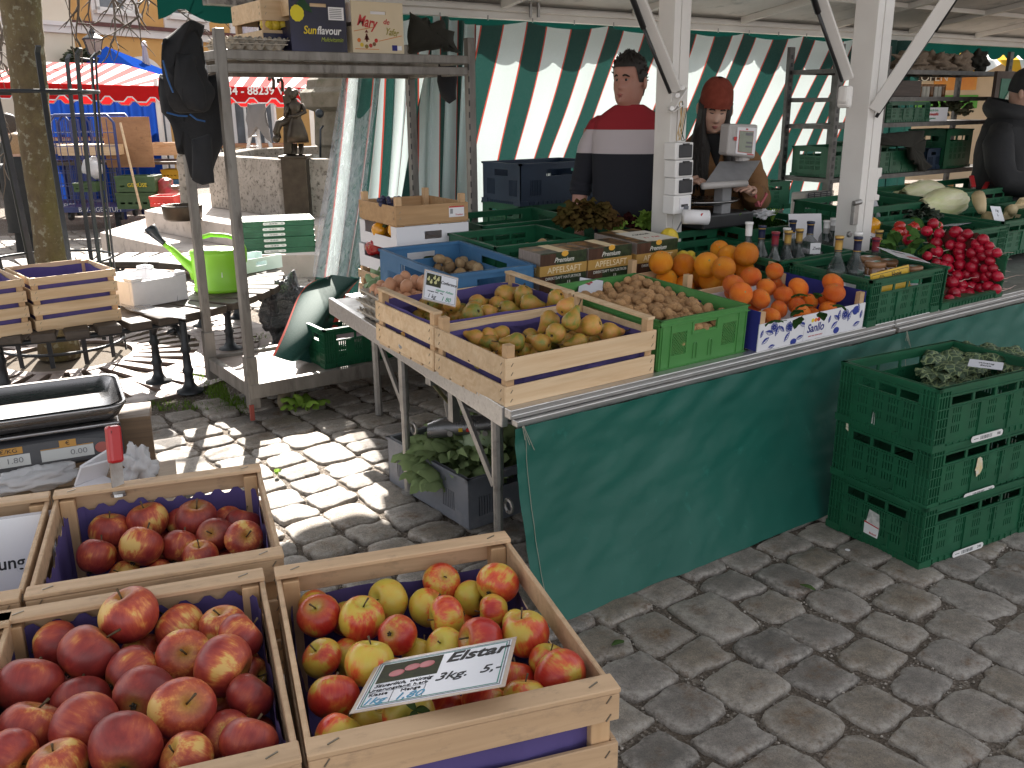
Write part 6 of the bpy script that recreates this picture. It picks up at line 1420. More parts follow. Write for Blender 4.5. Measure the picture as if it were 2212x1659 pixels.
# boxes stacked behind the eggs
bx0 = Vector((2.005, 3.70, 0))
wt = wood_crate('flat wooden tray with grapes on top of the box stack', Vector((1.985, 3.70, .985)), (0, 0, -.06), .375, .42, .085, .125, ((.0, .085),), wm=wood('tray_wood', (.48, .30, .15), (.38, .22, .10)), liner=0, rail=False)
g = G(); g.bx(.272, .352, -.002, -.0005, .02, .07); lb = g.out('label', paperw, wt); g = G(); g.bx(.272, .352, -.003, -.002, .064, .07); g.out('label_band', ink_red, lb); text('Trauben', .012, ink_red, lb, (.325, -.003, .03), (pi/2, 0, 0)); g = G(); [g.bx(.278+k*.003, .2795+k*.003, -.003, -.002, .036, .058) for k in range(5)]; g.out('barcode', ink_grey, lb)
grape_m = mat('blue_grape', (.02, .025, .07), .45, (.05, .05, .10), 30)
g = G(); rr_ = random.Random(2); [g.sph((rr_.uniform(-.05, .05), rr_.uniform(-.04, .04), rr_.uniform(0, .04)), .012, 8, 6) for _ in range(26)]; o = g.out('grape_bunch', grape_m, None, atY(842, 446, 3.86), smooth=True); tag(o, 'small bunch of dark blue grapes in the flat wooden tray', 'grapes')
def card_box(label, loc, rz, w_, d_, h_, m_=white_card, notch=True, slot=True, name='cardboard_box'):
    t = thing(name, label, 'box', loc, rz); g = G(); B = Matrix(((1,0,0,0),(0,0,-1,.004),(0,1,0,0),(0,0,0,1)))
    g.plate(w_, h_, [(w_*.38, w_*.62, h_*.42, h_*.75)] if slot else [], .004, B); g.bx(0, w_, d_-.004, d_, 0, h_); o = g.out('long_side', m_, t)
    g = G(); hl = h_*.52 if notch else h_
    for x in (0, w_-.004):
        g.bx(x, x+.004, .004, d_-.004, 0, hl)
        if notch: g.bx(x, x+.004, .004, .06, hl, h_); g.bx(x, x+.004, d_-.06, d_-.004, hl, h_)
    g.out('short_side', m_, t)
    g = G(); g.bx(.004, w_-.004, .004, d_-.004, .001, .005); g.out('base', m_, t); return t
card_box('white cardboard box of yellow peppers below the wooden tray', Vector((1.985, 3.70, .867)), -.06, .375, .42, .110)
card_box('white cardboard box of red peppers, third from the stack top', Vector((1.975, 3.70, .752)), -.06, .375, .42, .110)
red_pep = mat('red_pepper_skin', (.34, .012, .016), .22, coat=.4)
for k, (x, y) in enumerate(((820,497),(838,502),(858,497),(842,492))): pepper(atX(x, y, 2.03+.06*(k % 2)), .037, pep_y, 'yellow pepper in the upper white box, %s of four' % ORD[k], (1., k, .3), 'yellow peppers in the white box')
for k, (x, y) in enumerate(((806,535),(832,541),(815,532))): pepper(atX(x, y, 2.03+.05*(k % 2)), .038, red_pep, 'dark red pepper in the lower white box, %s of three' % ORD[k], (1., k, .3), 'red peppers in the white box')
lc = wood_crate('wooden slatted crate of cabbage leaves at the stack bottom', Vector((1.96, 3.68, .62)), (0, 0, -.06), .39, .44, .125, .13, ((.0, .045), (.075, .115)), liner=0, rail=False, wm=pine_old)
leafclump('cabbage_leaves', Vector((2.12, 3.85, .66)), .15, 50, mat('pale_cabbage_leaf', (.16, .26, .12), .6, (.22, .32, .16), 20), 'pale green cabbage leaves in the lowest slatted crate', 'cabbage', 12, .11, .05, .4, .01)
st2 = thing('rear_counter', 'shelf board behind the counter carrying the box stack', 'counter', (1.9, 3.6, 0)); g = G(); g.bx(0, 7, 0, .5, .600, .617); g.out('board_top', galv, st2); 
for x in (.1, 2.0, 4.0, 6.5): g = G(); g.tube([(x, .4, 0), (x, .4, .6)], .02, 8); g.out('leg', galv, st2)
# grey crate of cauliflower leaves on the ground
A_, B_ = at(1003, 1132, 0), at(872, 1042, 0); d_ = B_-A_; rz = atan2(d_.y, d_.x)
gc = plastic_crate('grey plastic crate of cauliflower leaves under the counter', (A_.x, A_.y, 0), rz-pi/2, .40, .60, .20, grey_pl, 'slot', ribs=False, foot=False)
gc.location = (1.64, 2.60, 0); gc.rotation_euler = (0, 0, .03)
caul = cloth('cauliflower_leaf', (.20, .29, .11), .25, (.30, .37, .20), 16)
leafclump('cauliflower_leaves', Vector((1.83, 2.90, .10)), .22, 150, caul, 'green cauliflower leaves heaped in the grey crate', 'cauliflower', 14, .125, .05, .75, .014, flat=.9)
cabg = mat('green_cabbage_skin', (.26, .36, .20), .5, (.36, .45, .29), 3)
g = G(); g.sph((0, 0, 0), .10, 24, 16, fn=lambda d: 1+.05*abs(mnoise.noise((d.x*4, d.y*4, d.z*4)))); o = g.out('cabbage', cabg, None, at(1040, 962, .22), smooth=True); tag(o, 'round green cabbage among the cauliflower leaves', 'cabbage')
# stacked green crates in front with savoy cabbage
ST = 'green crates stacked before the tarpaulin'
bs = at(1983, 1232, 0); rz = radians(-6.5); sx_, sy_ = bs.x, bs.y
R_ = Matrix.Rotation(rz, 4, 'Z'); c0 = Vector((sx_, sy_, 0))
pc = plastic_crate('green plastic crate at the bottom of the stack with torn white label', c0+Vector((0, 0, .0)), rz, .6, .4, .222, green_pl, 'ifco', ST)
pc2 = plastic_crate('green plastic crate in the middle of the stack with yellow torn sticker', c0+R_ @ Vector((.004, .004, .208)), rz+.008, .6, .4, .222, green_pl, 'ifco', ST)
pc3 = plastic_crate('green plastic crate on top of the stack holding savoy cabbages', c0+R_ @ Vector((-.002, .006, .416)), rz-.006, .6, .4, .215, green_pl, 'ifco', ST)
for q, dg, x in ((pc, '246', .25), (pc2, '246', .27), (pc3, '186', .27)): barcode_label(q, x, .014, .165, dg, .023)
torn = mat('torn_sticker', (.66, .64, .62), .6, (.30, .32, .30), 60); torn_y = mat('torn_yellow_sticker', (.66, .48, .12), .6, (.7, .66, .6), 40)
g = G(); g.prism([(.17, .05), (.225, .045), (.228, .085), (.222, .13), (.18, .135), (.172, .09)], 0, .001, 0, Matrix.Translation((0, .4, 0)) @ Matrix.Rotation(-pi/2, 4, 'Z') @ Matrix(((1,0,0,0),(0,0,-1,.004),(0,1,0,0),(0,0,0,1)))); o = g.out('torn_label', torn, pc)
g = G(); MM = Matrix.Translation((0, .4, 0)) @ Matrix.Rotation(-pi/2, 4, 'Z') @ Matrix(((1,0,0,0),(0,0,-1,.0025),(0,1,0,0),(0,0,0,1))); g.prism([(.165, .042), (.225, .04), (.228, .082), (.166, .088)], 0, .001, 0, MM); o2 = g.out('label', paperw, pc); g = G(); g.prism([(.165, .083), (.228, .077), (.228, .081), (.166, .088)], .001, .0016, 0, MM); g.out('label_band', ink_red, o2)
q = text('Bioland', .010, ink_red, o2); q.matrix_local = MM @ Matrix.Translation((.205, .05, .0016))
rr_ = random.Random(8); pts = [(.255+.028*cos(a)*rr_.uniform(.5, 1.1), .115+.040*sin(a)*rr_.uniform(.5, 1.1)) for a in [2*pi*k/16 for k in range(16)]]
g = G(); g.prism(pts, 0, .001, 0, Matrix(((1,0,0,0),(0,0,-1,.001),(0,1,0,0),(0,0,0,1)))); g.out('torn_sticker', torn_y, pc2)
g = G(); g.prism([(.048, .185), (.06, .18), (.055, .21), (.047, .215)], 0, .001, 0, Matrix.Translation((0, .4, 0)) @ Matrix.Rotation(-pi/2, 4, 'Z') @ Matrix(((1,0,0,0),(0,0,-1,.001),(0,1,0,0),(0,0,0,1)))); g.out('torn_sticker', torn_y, pc2)
g = G(); g.prism([(.155, .03), (.168, .028), (.166, .07), (.158, .072)], 0, .001, 0, Matrix.Translation((0, .4, 0)) @ Matrix.Rotation(-pi/2, 4, 'Z') @ Matrix(((1,0,0,0),(0,0,-1,.001),(0,1,0,0),(0,0,0,1)))); g.out('torn_sticker', torn, pc3)
m, t_, b, N, L = nodes('savoy_leaf'); co = coords(t_, (1, 1, 1)); ve = voro(t_, co, 42, 'DISTANCE_TO_EDGE'); col = mixc(t_, ramp(t_, ve, [(.0, 1.), (.10, 0.)]), mixc(t_, noise(t_, co, 12), (.028, .06, .035), (.07, .11, .05)), (.26, .32, .15)); L.new(col, b.inputs[0]); b.inputs['Roughness'].default_value = .6; bumpn(t_, ve, 1., .012); savoy = m
for k, (x, y, r) in enumerate(((2060, 812, .085), (2150, 795, .09), (2105, 790, .08), (2195, 808, .08), (2030, 825, .06))):
    p = at(x, y, .545); g = G(); g.sph((0, 0, 0), (r, r, r*.62), 24, 16, fn=lambda d: 1+.16*mnoise.noise((d.x*2.5+k*4, d.y*2.5, d.z*2.5)))
    rr_ = random.Random(k)
    for q in range(7):
        a = q*.9+k; M = Matrix.Rotation(a, 4, 'Z') @ Matrix.Translation((0, r*.25, r*.30)) @ Matrix.Rotation(.25+.3*rr_.random(), 4, 'X'); g.grid(leaf_fn(r*1.25, r*.75, .35, .010, q), 10, 12, M=M)
    o = g.out('savoy_cabbage', savoy, None, p, smooth=True); tag(o, 'crinkled dark green savoy cabbage in the top crate, %s of five' % ('front left', 'back middle', 'middle', 'right', 'far left')[k], 'savoy cabbage', 'savoy cabbages in the top crate')
note('price_sign', at(2090, 791, .625), at(2165, 800, .625), at(2150, 782, .635), 'white price sign lying on the savoy cabbages', (('Wirsing', .6), ('Stück', .3)))
g = G(); g.lathe([(.009, 0), (.009, .0006), (0, .0006)], 14); o = g.out('round_sticker', paperw, None, at(1831, 1188, .004)); tag(o, 'small round white sticker on a cobble before the crates', 'sticker')
for k, (x, y) in enumerate(((1762, 1273), (1348, 1383))): g = G(); g.grid(leaf_fn(.05, .012, .3), 5, 8); o = g.out('fallen_leaf', leaf_m, None, at(x, y, .008), (.1, 0, 1.2*k+.4), smooth=True); tag(o, ('green leaf fallen between cobbles in front of the stacked crates', 'tiny green leaf on a cobble beside the apple crate')[k], 'leaf')
leafclump('lettuce_leaf', at(655, 885, .01), .06, 7, grn_m, 'bright lettuce leaves lying on the cobbles by the trolley wheel', 'lettuce leaf', 21, .09, .03, .3, .01)
for k, (x, y) in enumerate(((975, 985), (1030, 980), (600, 1022), (560, 1090))): leafclump('leaf_scrap', at(x if k > 1 else x-50, y, .01), .012, 3, grn_m, 'pale leaf scrap on the sunlit cobbles, %s of four' % ORD[k], 'leaf scrap', 40+k, .03, .01, .2)
# ================================================================== box trolley with its load
tgal = mat('worn_trolley_steel', (.27, .255, .235), .5, (.17, .155, .14), 16, .15, 50, .001, metal=.35, c3=(.09, .08, .07), n3=20, st=(1, 1, .25))
YT = 4.27; TRL = atY(547, 860, YT).x; TRR = atY(1018, 300, YT).x; TD = .64; TW = TRR-TRL
tr = thing('box_trolley', 'tall galvanised trolley with a top shelf of fruit boxes', 'trolley', (TRL, YT, 0))
ZS = atY(700, 118, YT).z
for x in (0, TW):
    for y in (0, TD):
        g = G(); s_ = .022
        g.bx(x-s_, x+s_, y-s_, y+s_, .08 if x == 0 else .12, ZS+.10, 0)
        o = g.out('post', tgal, tr, bev=.004)
        g = G(); g.bx(x-s_-.006, x+s_+.006, y-s_-.006, y+s_+.006, .075, .34); g.out('post_sleeve', tgal, tr, bev=.004)
        if x: g = G(); [g.bx(x-s_-.002, x-s_+.003, y-s_-.002, y-s_+.003, .3+k*.06, .33+k*.06) for k in range(24)]; g.out('post_slots', blackpl, o)
g = G()
for y in (0, TD):
    g.bx(.02, TW-.02, y-.018, y+.018, ZS-.03, ZS+.012); g.bx(.02, TW-.02, y-.016, y+.016, ZS-.085, ZS-.045)
for x in (0, TW): g.bx(x-.016, x+.016, .02, TD-.02, ZS-.03, ZS+.01); g.bx(x-.016, x+.016, .02, TD-.02, ZS-.085, ZS-.05)
g.out('shelf_frame', tgal, tr, bev=.004)
g = G(); [g.bx(.03+k*(TW-.06)/14, .03+k*(TW-.06)/14+.03, .02, TD-.02, ZS-.006, ZS+.006) for k in range(14)]; g.out('shelf_slats', tgal, tr)
g = G()
for y in (-.01, TD+.01): g.bx(-.02, TW+.02, y-.02, y+.02, .125, .20)
for x in (0, TW): g.bx(x-.02, x+.02, 0, TD, .125, .20)
g.out('platform_frame', tgal, tr, bev=.005)
g = G(); g.bx(0, TW, 0, TD, .165, .182); g.out('platform', mat('scuffed_platform', (.40, .34, .31), .6, (.30, .24, .21), 5, .1, 60, c3=(.16, .12, .10), n3=7), tr)
cw = mat('caster_wheel', (.20, .17, .11), .6, (.15, .12, .08), 12)
for k, (x, y) in enumerate(((.20, .07), (TW-.2, .07), (.2, TD-.1), (TW-.2, TD-.1))):
    M = Matrix.Translation((x, y, .062)) @ Matrix.Rotation(.5, 4, 'Z') @ Matrix.Rotation(pi/2, 4, 'X')
    g = G(); g.lathe([(.008, -.020), (.03, -.022), (.052, -.020), (.060, -.014), (.062, 0), (.060, .014), (.052, .020), (.03, .022), (.008, .020)], 24, 0, M); c = g.out('caster', cw, tr, smooth=True)
    g = G(); g.bar(M @ Vector((0, .0, -.026)), M @ Vector((.02, .075, -.026)), .03, .004); g.bar(M @ Vector((0, 0, .026)), M @ Vector((.02, .075, .026)), .03, .004); g.out('caster_fork', tgal, c)
g = G(); g.bx(-.032, -.012, -.035, -.02, .02, .10); g.out('strap_end', mat('faded_red_strap', (.35, .08, .06), .8), tr)
plastic_crate('green plastic crate standing on the trolley platform', (atY(705, 800, YT+.05).x, YT+.06, .185), 0, .60, .40, .21, green_pl, 'ifco', ribs=True)
g = G(); g.grid(lambda u, v: (-.05+.56*u, .05+.3*v, .10+.03*mnoise.noise((u*5, v*5, 1))), 12, 8); o = g.out('crate_liner', mat('mixed_onions', (.10, .03, .05), .6, (.25, .2, .2), 30), None, (atY(705, 800, YT+.05).x+.06, YT+.06, .185), smooth=True); tag(o, 'dark red produce lying low in the trolley crate', 'produce', kind='stuff')
# boxes on the shelf
def big_box(label, x0, x1, yb, h_, d_, m_, side_m=None):
    a = atY(x0, yb, YT+.02); b_ = atY(x1, yb, YT+.02); t = thing('fruit_box', label, 'box', (a.x, a.y, ZS+.013), 0, 'boxes on the trolley shelf'); w_ = b_.x-a.x
    g = G(); B = Matrix(((1,0,0,0),(0,0,-1,.006),(0,1,0,0),(0,0,0,1))); g.plate(w_, h_, [(w_*.36, w_*.66, h_*.76, h_*.82)], .006, B); f = g.out('front_panel', m_, t)
    g = G(); g.bx(0, w_, d_-.006, d_, 0, h_); g.out('back_panel', m_, t)
    g = G()
    for x in (0, w_-.006): g.bx(x, x+.006, .006, d_-.006, 0, h_*.42); g.bx(x, x+.006, .006, .06, h_*.42, h_*.52)
    g.out('side_panel', side_m or m_, t)
    g = G(); g.bx(0, w_, .006, d_-.006, h_*.60, h_*.97) ; g.bx(.01, w_-.01, .01, d_-.01, 0, .01); g.out('inner_tray', white_card if side_m is None else pine, t)
    return t, w_, h_, f
hb = atY(788, 5, YT+.02).z-(ZS+.013)
navy_box = mat('navy_print_box', (.012, .012, .06), .45, (.008, .008, .02), 4)
cream_box = mat('cream_print_box', (.66, .56, .40), .6, (.62, .52, .36), 4)
t, w_, h_, f = big_box('dark blue fruit box with a yellow lemon and Sunflavour lettering', 631, 751, 105, hb+.03, .40, navy_box, navy_box)
g = G(); g.prism([(w_*(.13+.115*cos(a)*(1+.06*(k % 2))), h_*.64+w_*.125*sin(a)*(1+.06*(k % 2))) for k, a in enumerate([2*pi*q/24 for q in range(24)])], 0, .001, 0, Matrix(((1,0,0,0),(0,0,-1,0),(0,1,0,0),(0,0,0,1)))); g.out('printed_lemon', matte('lemon_print', (.78, .66, .03)), f)
g = G(); g.prism([(w_*.12, h_*.80), (w_*.24, h_*.90), (w_*.36, h_*.76), (w_*.40, h_*.66), (w_*.26, h_*.70)], 0, .002, 0, Matrix(((1,0,0,0),(0,0,-1,0),(0,1,0,0),(0,0,0,1)))); g.out('printed_leaf', matte('leaf_print', (.012, .06, .02)), f)
text('Sun', h_*.19, ink_yel, f, (w_*.33, -.002, h_*.36), (pi/2, 0, 0), shear=.2, bold=.02, sx=.9); text('flavour', h_*.19, ink_white, f, (w_*.67, -.002, h_*.36), (pi/2, 0, 0), shear=.2, bold=.02, sx=.88)
text('Multivitamin', h_*.11, matte('lime_print', (.35, .42, .05)), f, (w_*.72, -.002, h_*.21), (pi/2, 0, 0), shear=.3, sx=.8)
g = G(); g.bx(w_*.68, w_*.96, -.0012, -.0004, h_*.55, h_*.77); q = g.out('label', paperw, f); g = G(); [g.bx(w_*.70, w_*.92, -.002, -.0012, h_*(.58+.03*k), h_*(.592+.03*k)) for k in range(6)]; g.out('label_lines', ink_grey, q)
g = G(); g.bx(w_*.42, w_*.60, -.0012, -.0004, h_*.95, h_*1.0); g.out('label', paperw, f)
t, w_, h_, f = big_box('cream fruit box lettered Mary de Yafer with printed fruit', 763, 873, 106, hb+.005, .40, cream_box)
text('Mary', h_*.30, ink_red, f, (w_*.28, -.002, h_*.60), (pi/2, .15, 0), shear=.25, bold=.02, sx=.72); text('de', h_*.15, ink_red, f, (w_*.66, -.002, h_*.62), (pi/2, .1, 0), shear=.2, bold=.01)
text('Yafer', h_*.20, matte('olive_print', (.30, .26, .04)), f, (w_*.76, -.002, h_*.42), (pi/2, .12, 0), shear=.3, bold=.01, sx=.72)
g = G(); g.bx(w_*.255, w_*.285, -.0012, 0, h_*.22, h_*.38); g.prism([(w_*.22, h_*.26), (w_*.32, h_*.26), (w_*.29, h_*.34), (w_*.25, h_*.34)], 0, .0012, 0, Matrix(((1,0,0,0),(0,0,-1,0),(0,1,0,0),(0,0,0,1)))); g.prism([(w_*.235, h_*.40), (w_*.305, h_*.40), (w_*.27, h_*.46)], 0, .0012, 0, Matrix(((1,0,0,0),(0,0,-1,0),(0,1,0,0),(0,0,0,1)))); g.out('printed_fruit_bowl', matte('brown_print', (.16, .03, .02)), f)
for k, (x, y, c) in enumerate(((.12,.25,(.65,.15,.02)),(.17,.16,(.7,.5,.05)),(.26,.13,(.25,.18,.04)),(.34,.15,(.45,.04,.03)),(.41,.18,(.2,.1,.05)),(.45,.25,(.55,.04,.03)))): g = G(); g.sph((w_*x, -.0008, h_*y), (w_*.035, .0006, w_*.035), 10, 6); g.out('printed_fruit', matte('print_fruit_%d' % k, c), f)
g = G(); g.bx(w_*.76, w_*.86, -.0012, 0, h_*.06, h_*.17); q = g.out('label', navy_print, f); g = G(); g.bx(w_*.865, w_*.95, -.0012, 0, h_*.07, h_*.16); g.out('label', paperw, f)
g = G(); [g.bar((w_*.04, -.0008, h_*(.08)), (w_*.5, -.0008, h_*.08), .003, .0006, side=(0, -1, 0)), g.bar((w_*.03, -.0008, h_*.42), (w_*.45, -.0008, h_*.52), .003, .0006, side=(0, -1, 0)), g.bar((w_*.5, -.0008, h_*.24), (w_*.96, -.0008, h_*.36), .003, .0006, side=(0, -1, 0))]; g.out('printed_line', matte('orange_line', (.6, .2, .04)), f)
a = atY(572, 80, YT+.10); t = wood_crate('open wooden box of yellow fruit left of the navy box', (a.x, YT+.12, ZS+.013), 0, .27, .40, hb*.98, hb, ((.0, hb*.42), (hb*.60, hb*.98)), liner=0, rail=False)
g = G(); g.bx(.001, .265, -.003, -.001, .01, hb*.36); q = g.out('printed_band', navy_box, t); text('flavour', hb*.2, cream2, q, (.15, -.004, hb*.2), (pi/2, 0, 0), shear=.2)
for k in range(6): g = G(); g.sph((0, 0, 0), .032, 14, 10); o = g.out('lemon', lemon_m, None, (a.x+.035+.040*k, YT+.155, ZS+.02+hb*.50), smooth=True); tag(o, 'yellow fruit in the open wooden box, %s from left' % ORD[k], 'lemon', 'yellow fruit on the trolley shelf')
for k in range(2):
    o = egg_tray('empty grey egg tray on the trolley shelf, %s one' % ('lower', 'upper')[k], (TRL+.045+.02*k, YT+.04, ZS+.013+.02*k), .03*k); o.rotation_euler = (0, 0, .03*k); o['group'] = 'egg trays on the trolley shelf'
def outline(name, pts, conv, bulge, m_, label, cat, amp=.012, seed=1, rings=9, fr=9, par=None):
    """a hanging soft thing: outline points in the photo at their own depth, given real thickness"""
    P = []
    n0 = len(pts)
    for i in range(n0):
        p0, p1_ = pts[i], pts[(i+1) % n0]
        for k in range(6): P.append((p0[0]+(p1_[0]-p0[0])*k/6, p0[1]+(p1_[1]-p0[1])*k/6))
    cx = sum(p[0] for p in P)/len(P); cy = sum(p[1] for p in P)/len(P); W3 = [conv(*p) for p in P]; c3 = conv(cx, cy); nrm = Vector((FW.x, FW.y, 0)).normalized(); g = G(); n = len(P)
    vs = []; R_ = []
    for j in range(rings): k = j/(rings-1); R_.append((cos(k*pi), sin(k*pi)))     # from front to back
    for q, s_ in R_:
        for p in W3:
            d = p-c3; b_ = bulge*q; pos = c3+d*(max(.02, s_)**.55)
            nz = mnoise.noise((pos.x*fr+seed, pos.y*fr, pos.z*fr*.45))*amp*2+mnoise.noise((pos.x*fr*2.5+seed, pos.y*fr*2, pos.z*fr))*amp
            nz += amp*.9*sin(d.dot(RT)*70+4*mnoise.noise((pos.z*4+seed, pos.x*3, 1)))*s_
            vs.append(pos-nrm*(b_+nz*s_*(1 if q > -.2 else -.3))+Vector((nz*.6, 0, nz*.3)))
    fs = [(i*n+k, i*n+(k+1) % n, (i+1)*n+(k+1) % n, (i+1)*n+k) for i in range(rings-1) for k in range(n)]
    g.add(vs, fs); g.add(vs[:n], [tuple(range(n))[::-1]]); g.add(vs[-n:], [tuple(range(n))])
    o = g.out(name, m_, par, smooth=True)
    return tag(o, label, cat) if label else o
jm = mat('black_fleece', (.016, .017, .020), .95, (.028, .029, .033), 14, .5, 60, .004)
j1 = outline('jacket', [(372,66),(395,62),(432,58),(445,80),(455,150),(452,215),(440,245),(412,250),(385,240),(375,200),(352,130),(350,95)], lambda x, y: atY(x, y, YT-.07), .11, jm, 'black fleece jacket hung over the left end of the trolley', 'jacket', .05, 1)
outline('sleeve', [(385,110),(420,120),(440,170),(452,225),(440,240),(395,225),(378,190),(380,150)], lambda x, y: atY(x, y, YT-.16), .05, jm, None, None, .02, 5, par=j1)
outline('lower_body', [(352,150),(420,170),(492,150),(494,230),(480,300),(458,395),(418,385),(412,330),(385,335),(370,290),(352,240)], lambda x, y: atY(x, y, YT+.15), .08, jm, None, None, .03, 3, par=j1)
outline('sleeve', [(415,300),(452,290),(463,395),(440,398),(418,388)], lambda x, y: atY(x, y, YT-.09), .035, jm, None, None, .01, 9, par=j1)
g = G(); bm = mat('blue_trim', (.02, .09, .26), .7)
for pts in (((352, 130), (362, 170), (374, 200)), ((360, 243), (385, 250), (405, 251)), ((410, 247), (425, 258), (443, 262))): g.tube([atY(x, y, YT-.20) for x, y in pts], .004, 5)
g.out('blue_piping', bm, j1)
dk = mat('dark_olive_coat', (.020, .019, .014), .9, (.035, .033, .026), 12, .4, 60)
outline('coat', [(880,30),(905,45),(950,50),(985,75),(1000,110),(940,112),(878,108)], lambda x, y: atY(x, y, YT+.28), .14, dk, 'dark olive coat bundled on the trolley shelf beside the cream box', 'coat', .04, 7)
outline('coat_sleeve', [(948,130),(985,132),(988,170),(985,215),(970,225),(955,205),(945,175)], lambda x, y: atY(x, y, YT+.30), .05, jm, 'dark sleeve hanging below the right end of the trolley shelf', 'sleeve', .012, 4)
# ================================================================== tree, guard, grate and ring bench
TC = Vector((.95, 6.22, 0))
m, t_, b, N, L = nodes('lichen_bark'); co = coords(t_, (1, 1, .6)); n1 = noise(t_, co, 9, 6, .7); v1 = noise(t_, coords(t_), 24, 3, .6); col = mixc(t_, ramp(t_, n1, [(.35, 0.), (.65, 1.)]), (.13, .095, .055), (.21, .165, .085)); col = mixc(t_, ramp(t_, v1, [(.57, 0.), (.64, .75)]), col, (.36, .35, .26)); col = mixc(t_, ramp(t_, noise(t_, co, 4, 3), [(.55, 0.), (.7, .6)]), col, (.17, .15, .04)); L.new(col, b.inputs[0]); b.inputs['Roughness'].default_value = .95; bumpn(t_, sh(t_, 'ADD', n1, noise(t_, co, 40, 5, .7)), 1., .03); bark = m
tree = thing('street_tree', 'leaning bare tree with lichen covered trunk inside an iron guard', 'tree', TC)
tp = [atB(x, y, 5.62) for x, y in ((118, 700), (108, 540), (100, 470), (80, 330), (62, 170), (47, 30), (36, -60), (20, -220))]; tp[0].z = 0
g = G(); rr_ = random.Random(4); pts = [p-TC for p in tp]; pts2 = []; rad2 = []
R0 = [.125, .088, .085, .090, .098, .106, .118, .11]
for i in range(len(pts)-1):
    for k in range(6): u = k/6; pts2.append(pts[i].lerp(pts[i+1], u)); rad2.append((R0[i]+(R0[i+1]-R0[i])*u)*(1+.05*mnoise.noise((i*3+k*.9, 2, 1))))
g.tube(pts2, rad2, 20); g.out('trunk', bark, tree, smooth=True)
twig = mat('twig_bark', (.075, .052, .038), .8, (.12, .09, .065), 30)
def branch(p, d, L_, r, n, depth_, g):
    pts = [p]; q = p.copy(); d = d.normalized()
    for k in range(n):
        d = (d+Vector((rr_.uniform(-.28, .28), rr_.uniform(-.28, .28), rr_.uniform(-.30, .22)))).normalized(); q = q+d*L_/n; pts.append(q.copy())
        if depth_ and rr_.random() < .55:
            a = (d+Vector((rr_.uniform(-1, 1), rr_.uniform(-1, 1), rr_.uniform(-.8, .5)))).normalized(); branch(q, a, L_*rr_.uniform(.3, .55), r*.55, 4, depth_-1, g)
    g.tube(pts, [r*(1-.75*k/n) for k in range(n+1)], 5, cap=False)
for (x0, y0, x1, y1, bb, L_) in ((150,-50,340,5,6.6,1.1),(230,-70,290,15,6.2,.6),(300,-50,400,5,7,.7),(110,-40,230,10,6.4,.8),(180,-60,150,20,6.2,.5),(330,-80,440,-10,7.2,.7),(250,-80,215,10,6.8,.6),(360,-70,330,10,7.2,.6),(10,60,-20,150,7.5,.9),(5,-20,25,120,7.5,1.),(20,160,0,120,8,.8),(-30,100,30,210,8,.9),(-10,30,30,60,8,.8)):
    p, q = atB(x0, y0, bb)-TC, atB(x1, y1, bb-.3)-TC; g = G(); branch(p, q-p, L_, .015, 7, 2, g); g.out('branch', twig, tree, smooth=True)
g = G(); q = pts2[-1]; [g.tube([q, q+Vector((rr_.uniform(-1, .1), rr_.uniform(-1, .2), .7)), q+Vector((rr_.uniform(-2, .2), rr_.uniform(-2, .3), 1.3))], [.08, .05, .02], 8) for _ in range(6)]; g.out('limbs', bark, tree, smooth=True)
gd = thing('tree_guard', 'dark iron guard of tall flared bars round the tree trunk', 'tree guard', TC)
CG = atB(98, 480, 5.62)-TC; CG.z = 0
NB = 12; ztop_ = 1.80
def gp(a, z): r = .36+.10*(z/1.8)**2; return Vector((CG.x+r*cos(a)-.05*(z/1.8), CG.y+r*sin(a), z))
for k in range(NB):
    a = 2*pi*(k+.3)/NB; pts = [gp(a, z) for z in (.02, .5, 1.0, 1.5, 1.66)]; tpz = gp(a, 1.80); pts += [tpz, tpz+Vector((.03*cos(a), .03*sin(a), .03))]
    g = G(); [g.bar(pts[i], pts[i+1], .026, .010, side=(cos(a), sin(a), 0)) for i in range(len(pts)-1)]; g.out('bar', iron, gd)
for z, r_ in ((1.60, .012), (.62, .008), (.10, .010)):
    g = G(); g.tube([gp(2*pi*k/36, z) for k in range(37)], r_, 6); g.out('ring', iron, gd, smooth=True)
# grate
gr = G(); n = 44
for (ra, rb) in ((.42, .80), (.86, 1.18)):
    for k in range(n if ra > .8 else 30):
        nn = n if ra > .8 else 30; a = 2*pi*k/nn; d = Vector((cos(a), sin(a), 0)); gr.bar(d*ra+Vector((0, 0, -.004)), d*rb+Vector((0, 0, -.004)), .105*(ra+rb)/2 if ra < .8 else .082*(ra+rb)/1.4, .02)
for r0, r1 in ((.38, .43), (.79, .87), (1.17, 1.30)):
    nn = 60; vs = [(r*cos(2*pi*k/nn), r*sin(2*pi*k/nn), z) for z in (-.014, .006) for r in (r0, r1) for k in range(nn)]
    fs = []
    for k in range(nn): k2 = (k+1) % nn; fs += [(2*nn+k, 2*nn+k2, 3*nn+k2, 3*nn+k)[::-1], (k, nn+k, nn+k2, k2)[::-1], (nn+k, nn+k2, 3*nn+k2, 3*nn+k), (k, k2, 2*nn+k2, 2*nn+k)[::-1]]
    gr.add(vs, fs)
o = gr.out('tree_grate', mat('worn_cast_iron', (.20, .15, .13), .6, (.13, .10, .09), 12, .2, 60, metal=.2), None, TC); tag(o, 'round slotted iron grate in the ground around the tree', 'grate')
g = G(); nn = 48; g.add([(1.31*cos(2*pi*k/nn), 1.31*sin(2*pi*k/nn), -.016) for k in range(nn)], [tuple(range(nn))]); o = g.out('soil', mat('tree_soil', (.06, .045, .03), .95, (.10, .075, .05), 40, .6, 60), None, TC); structure(o)
bn = thing('ring_bench', 'round wooden bench on cast iron legs encircling the tree', 'bench', TC)
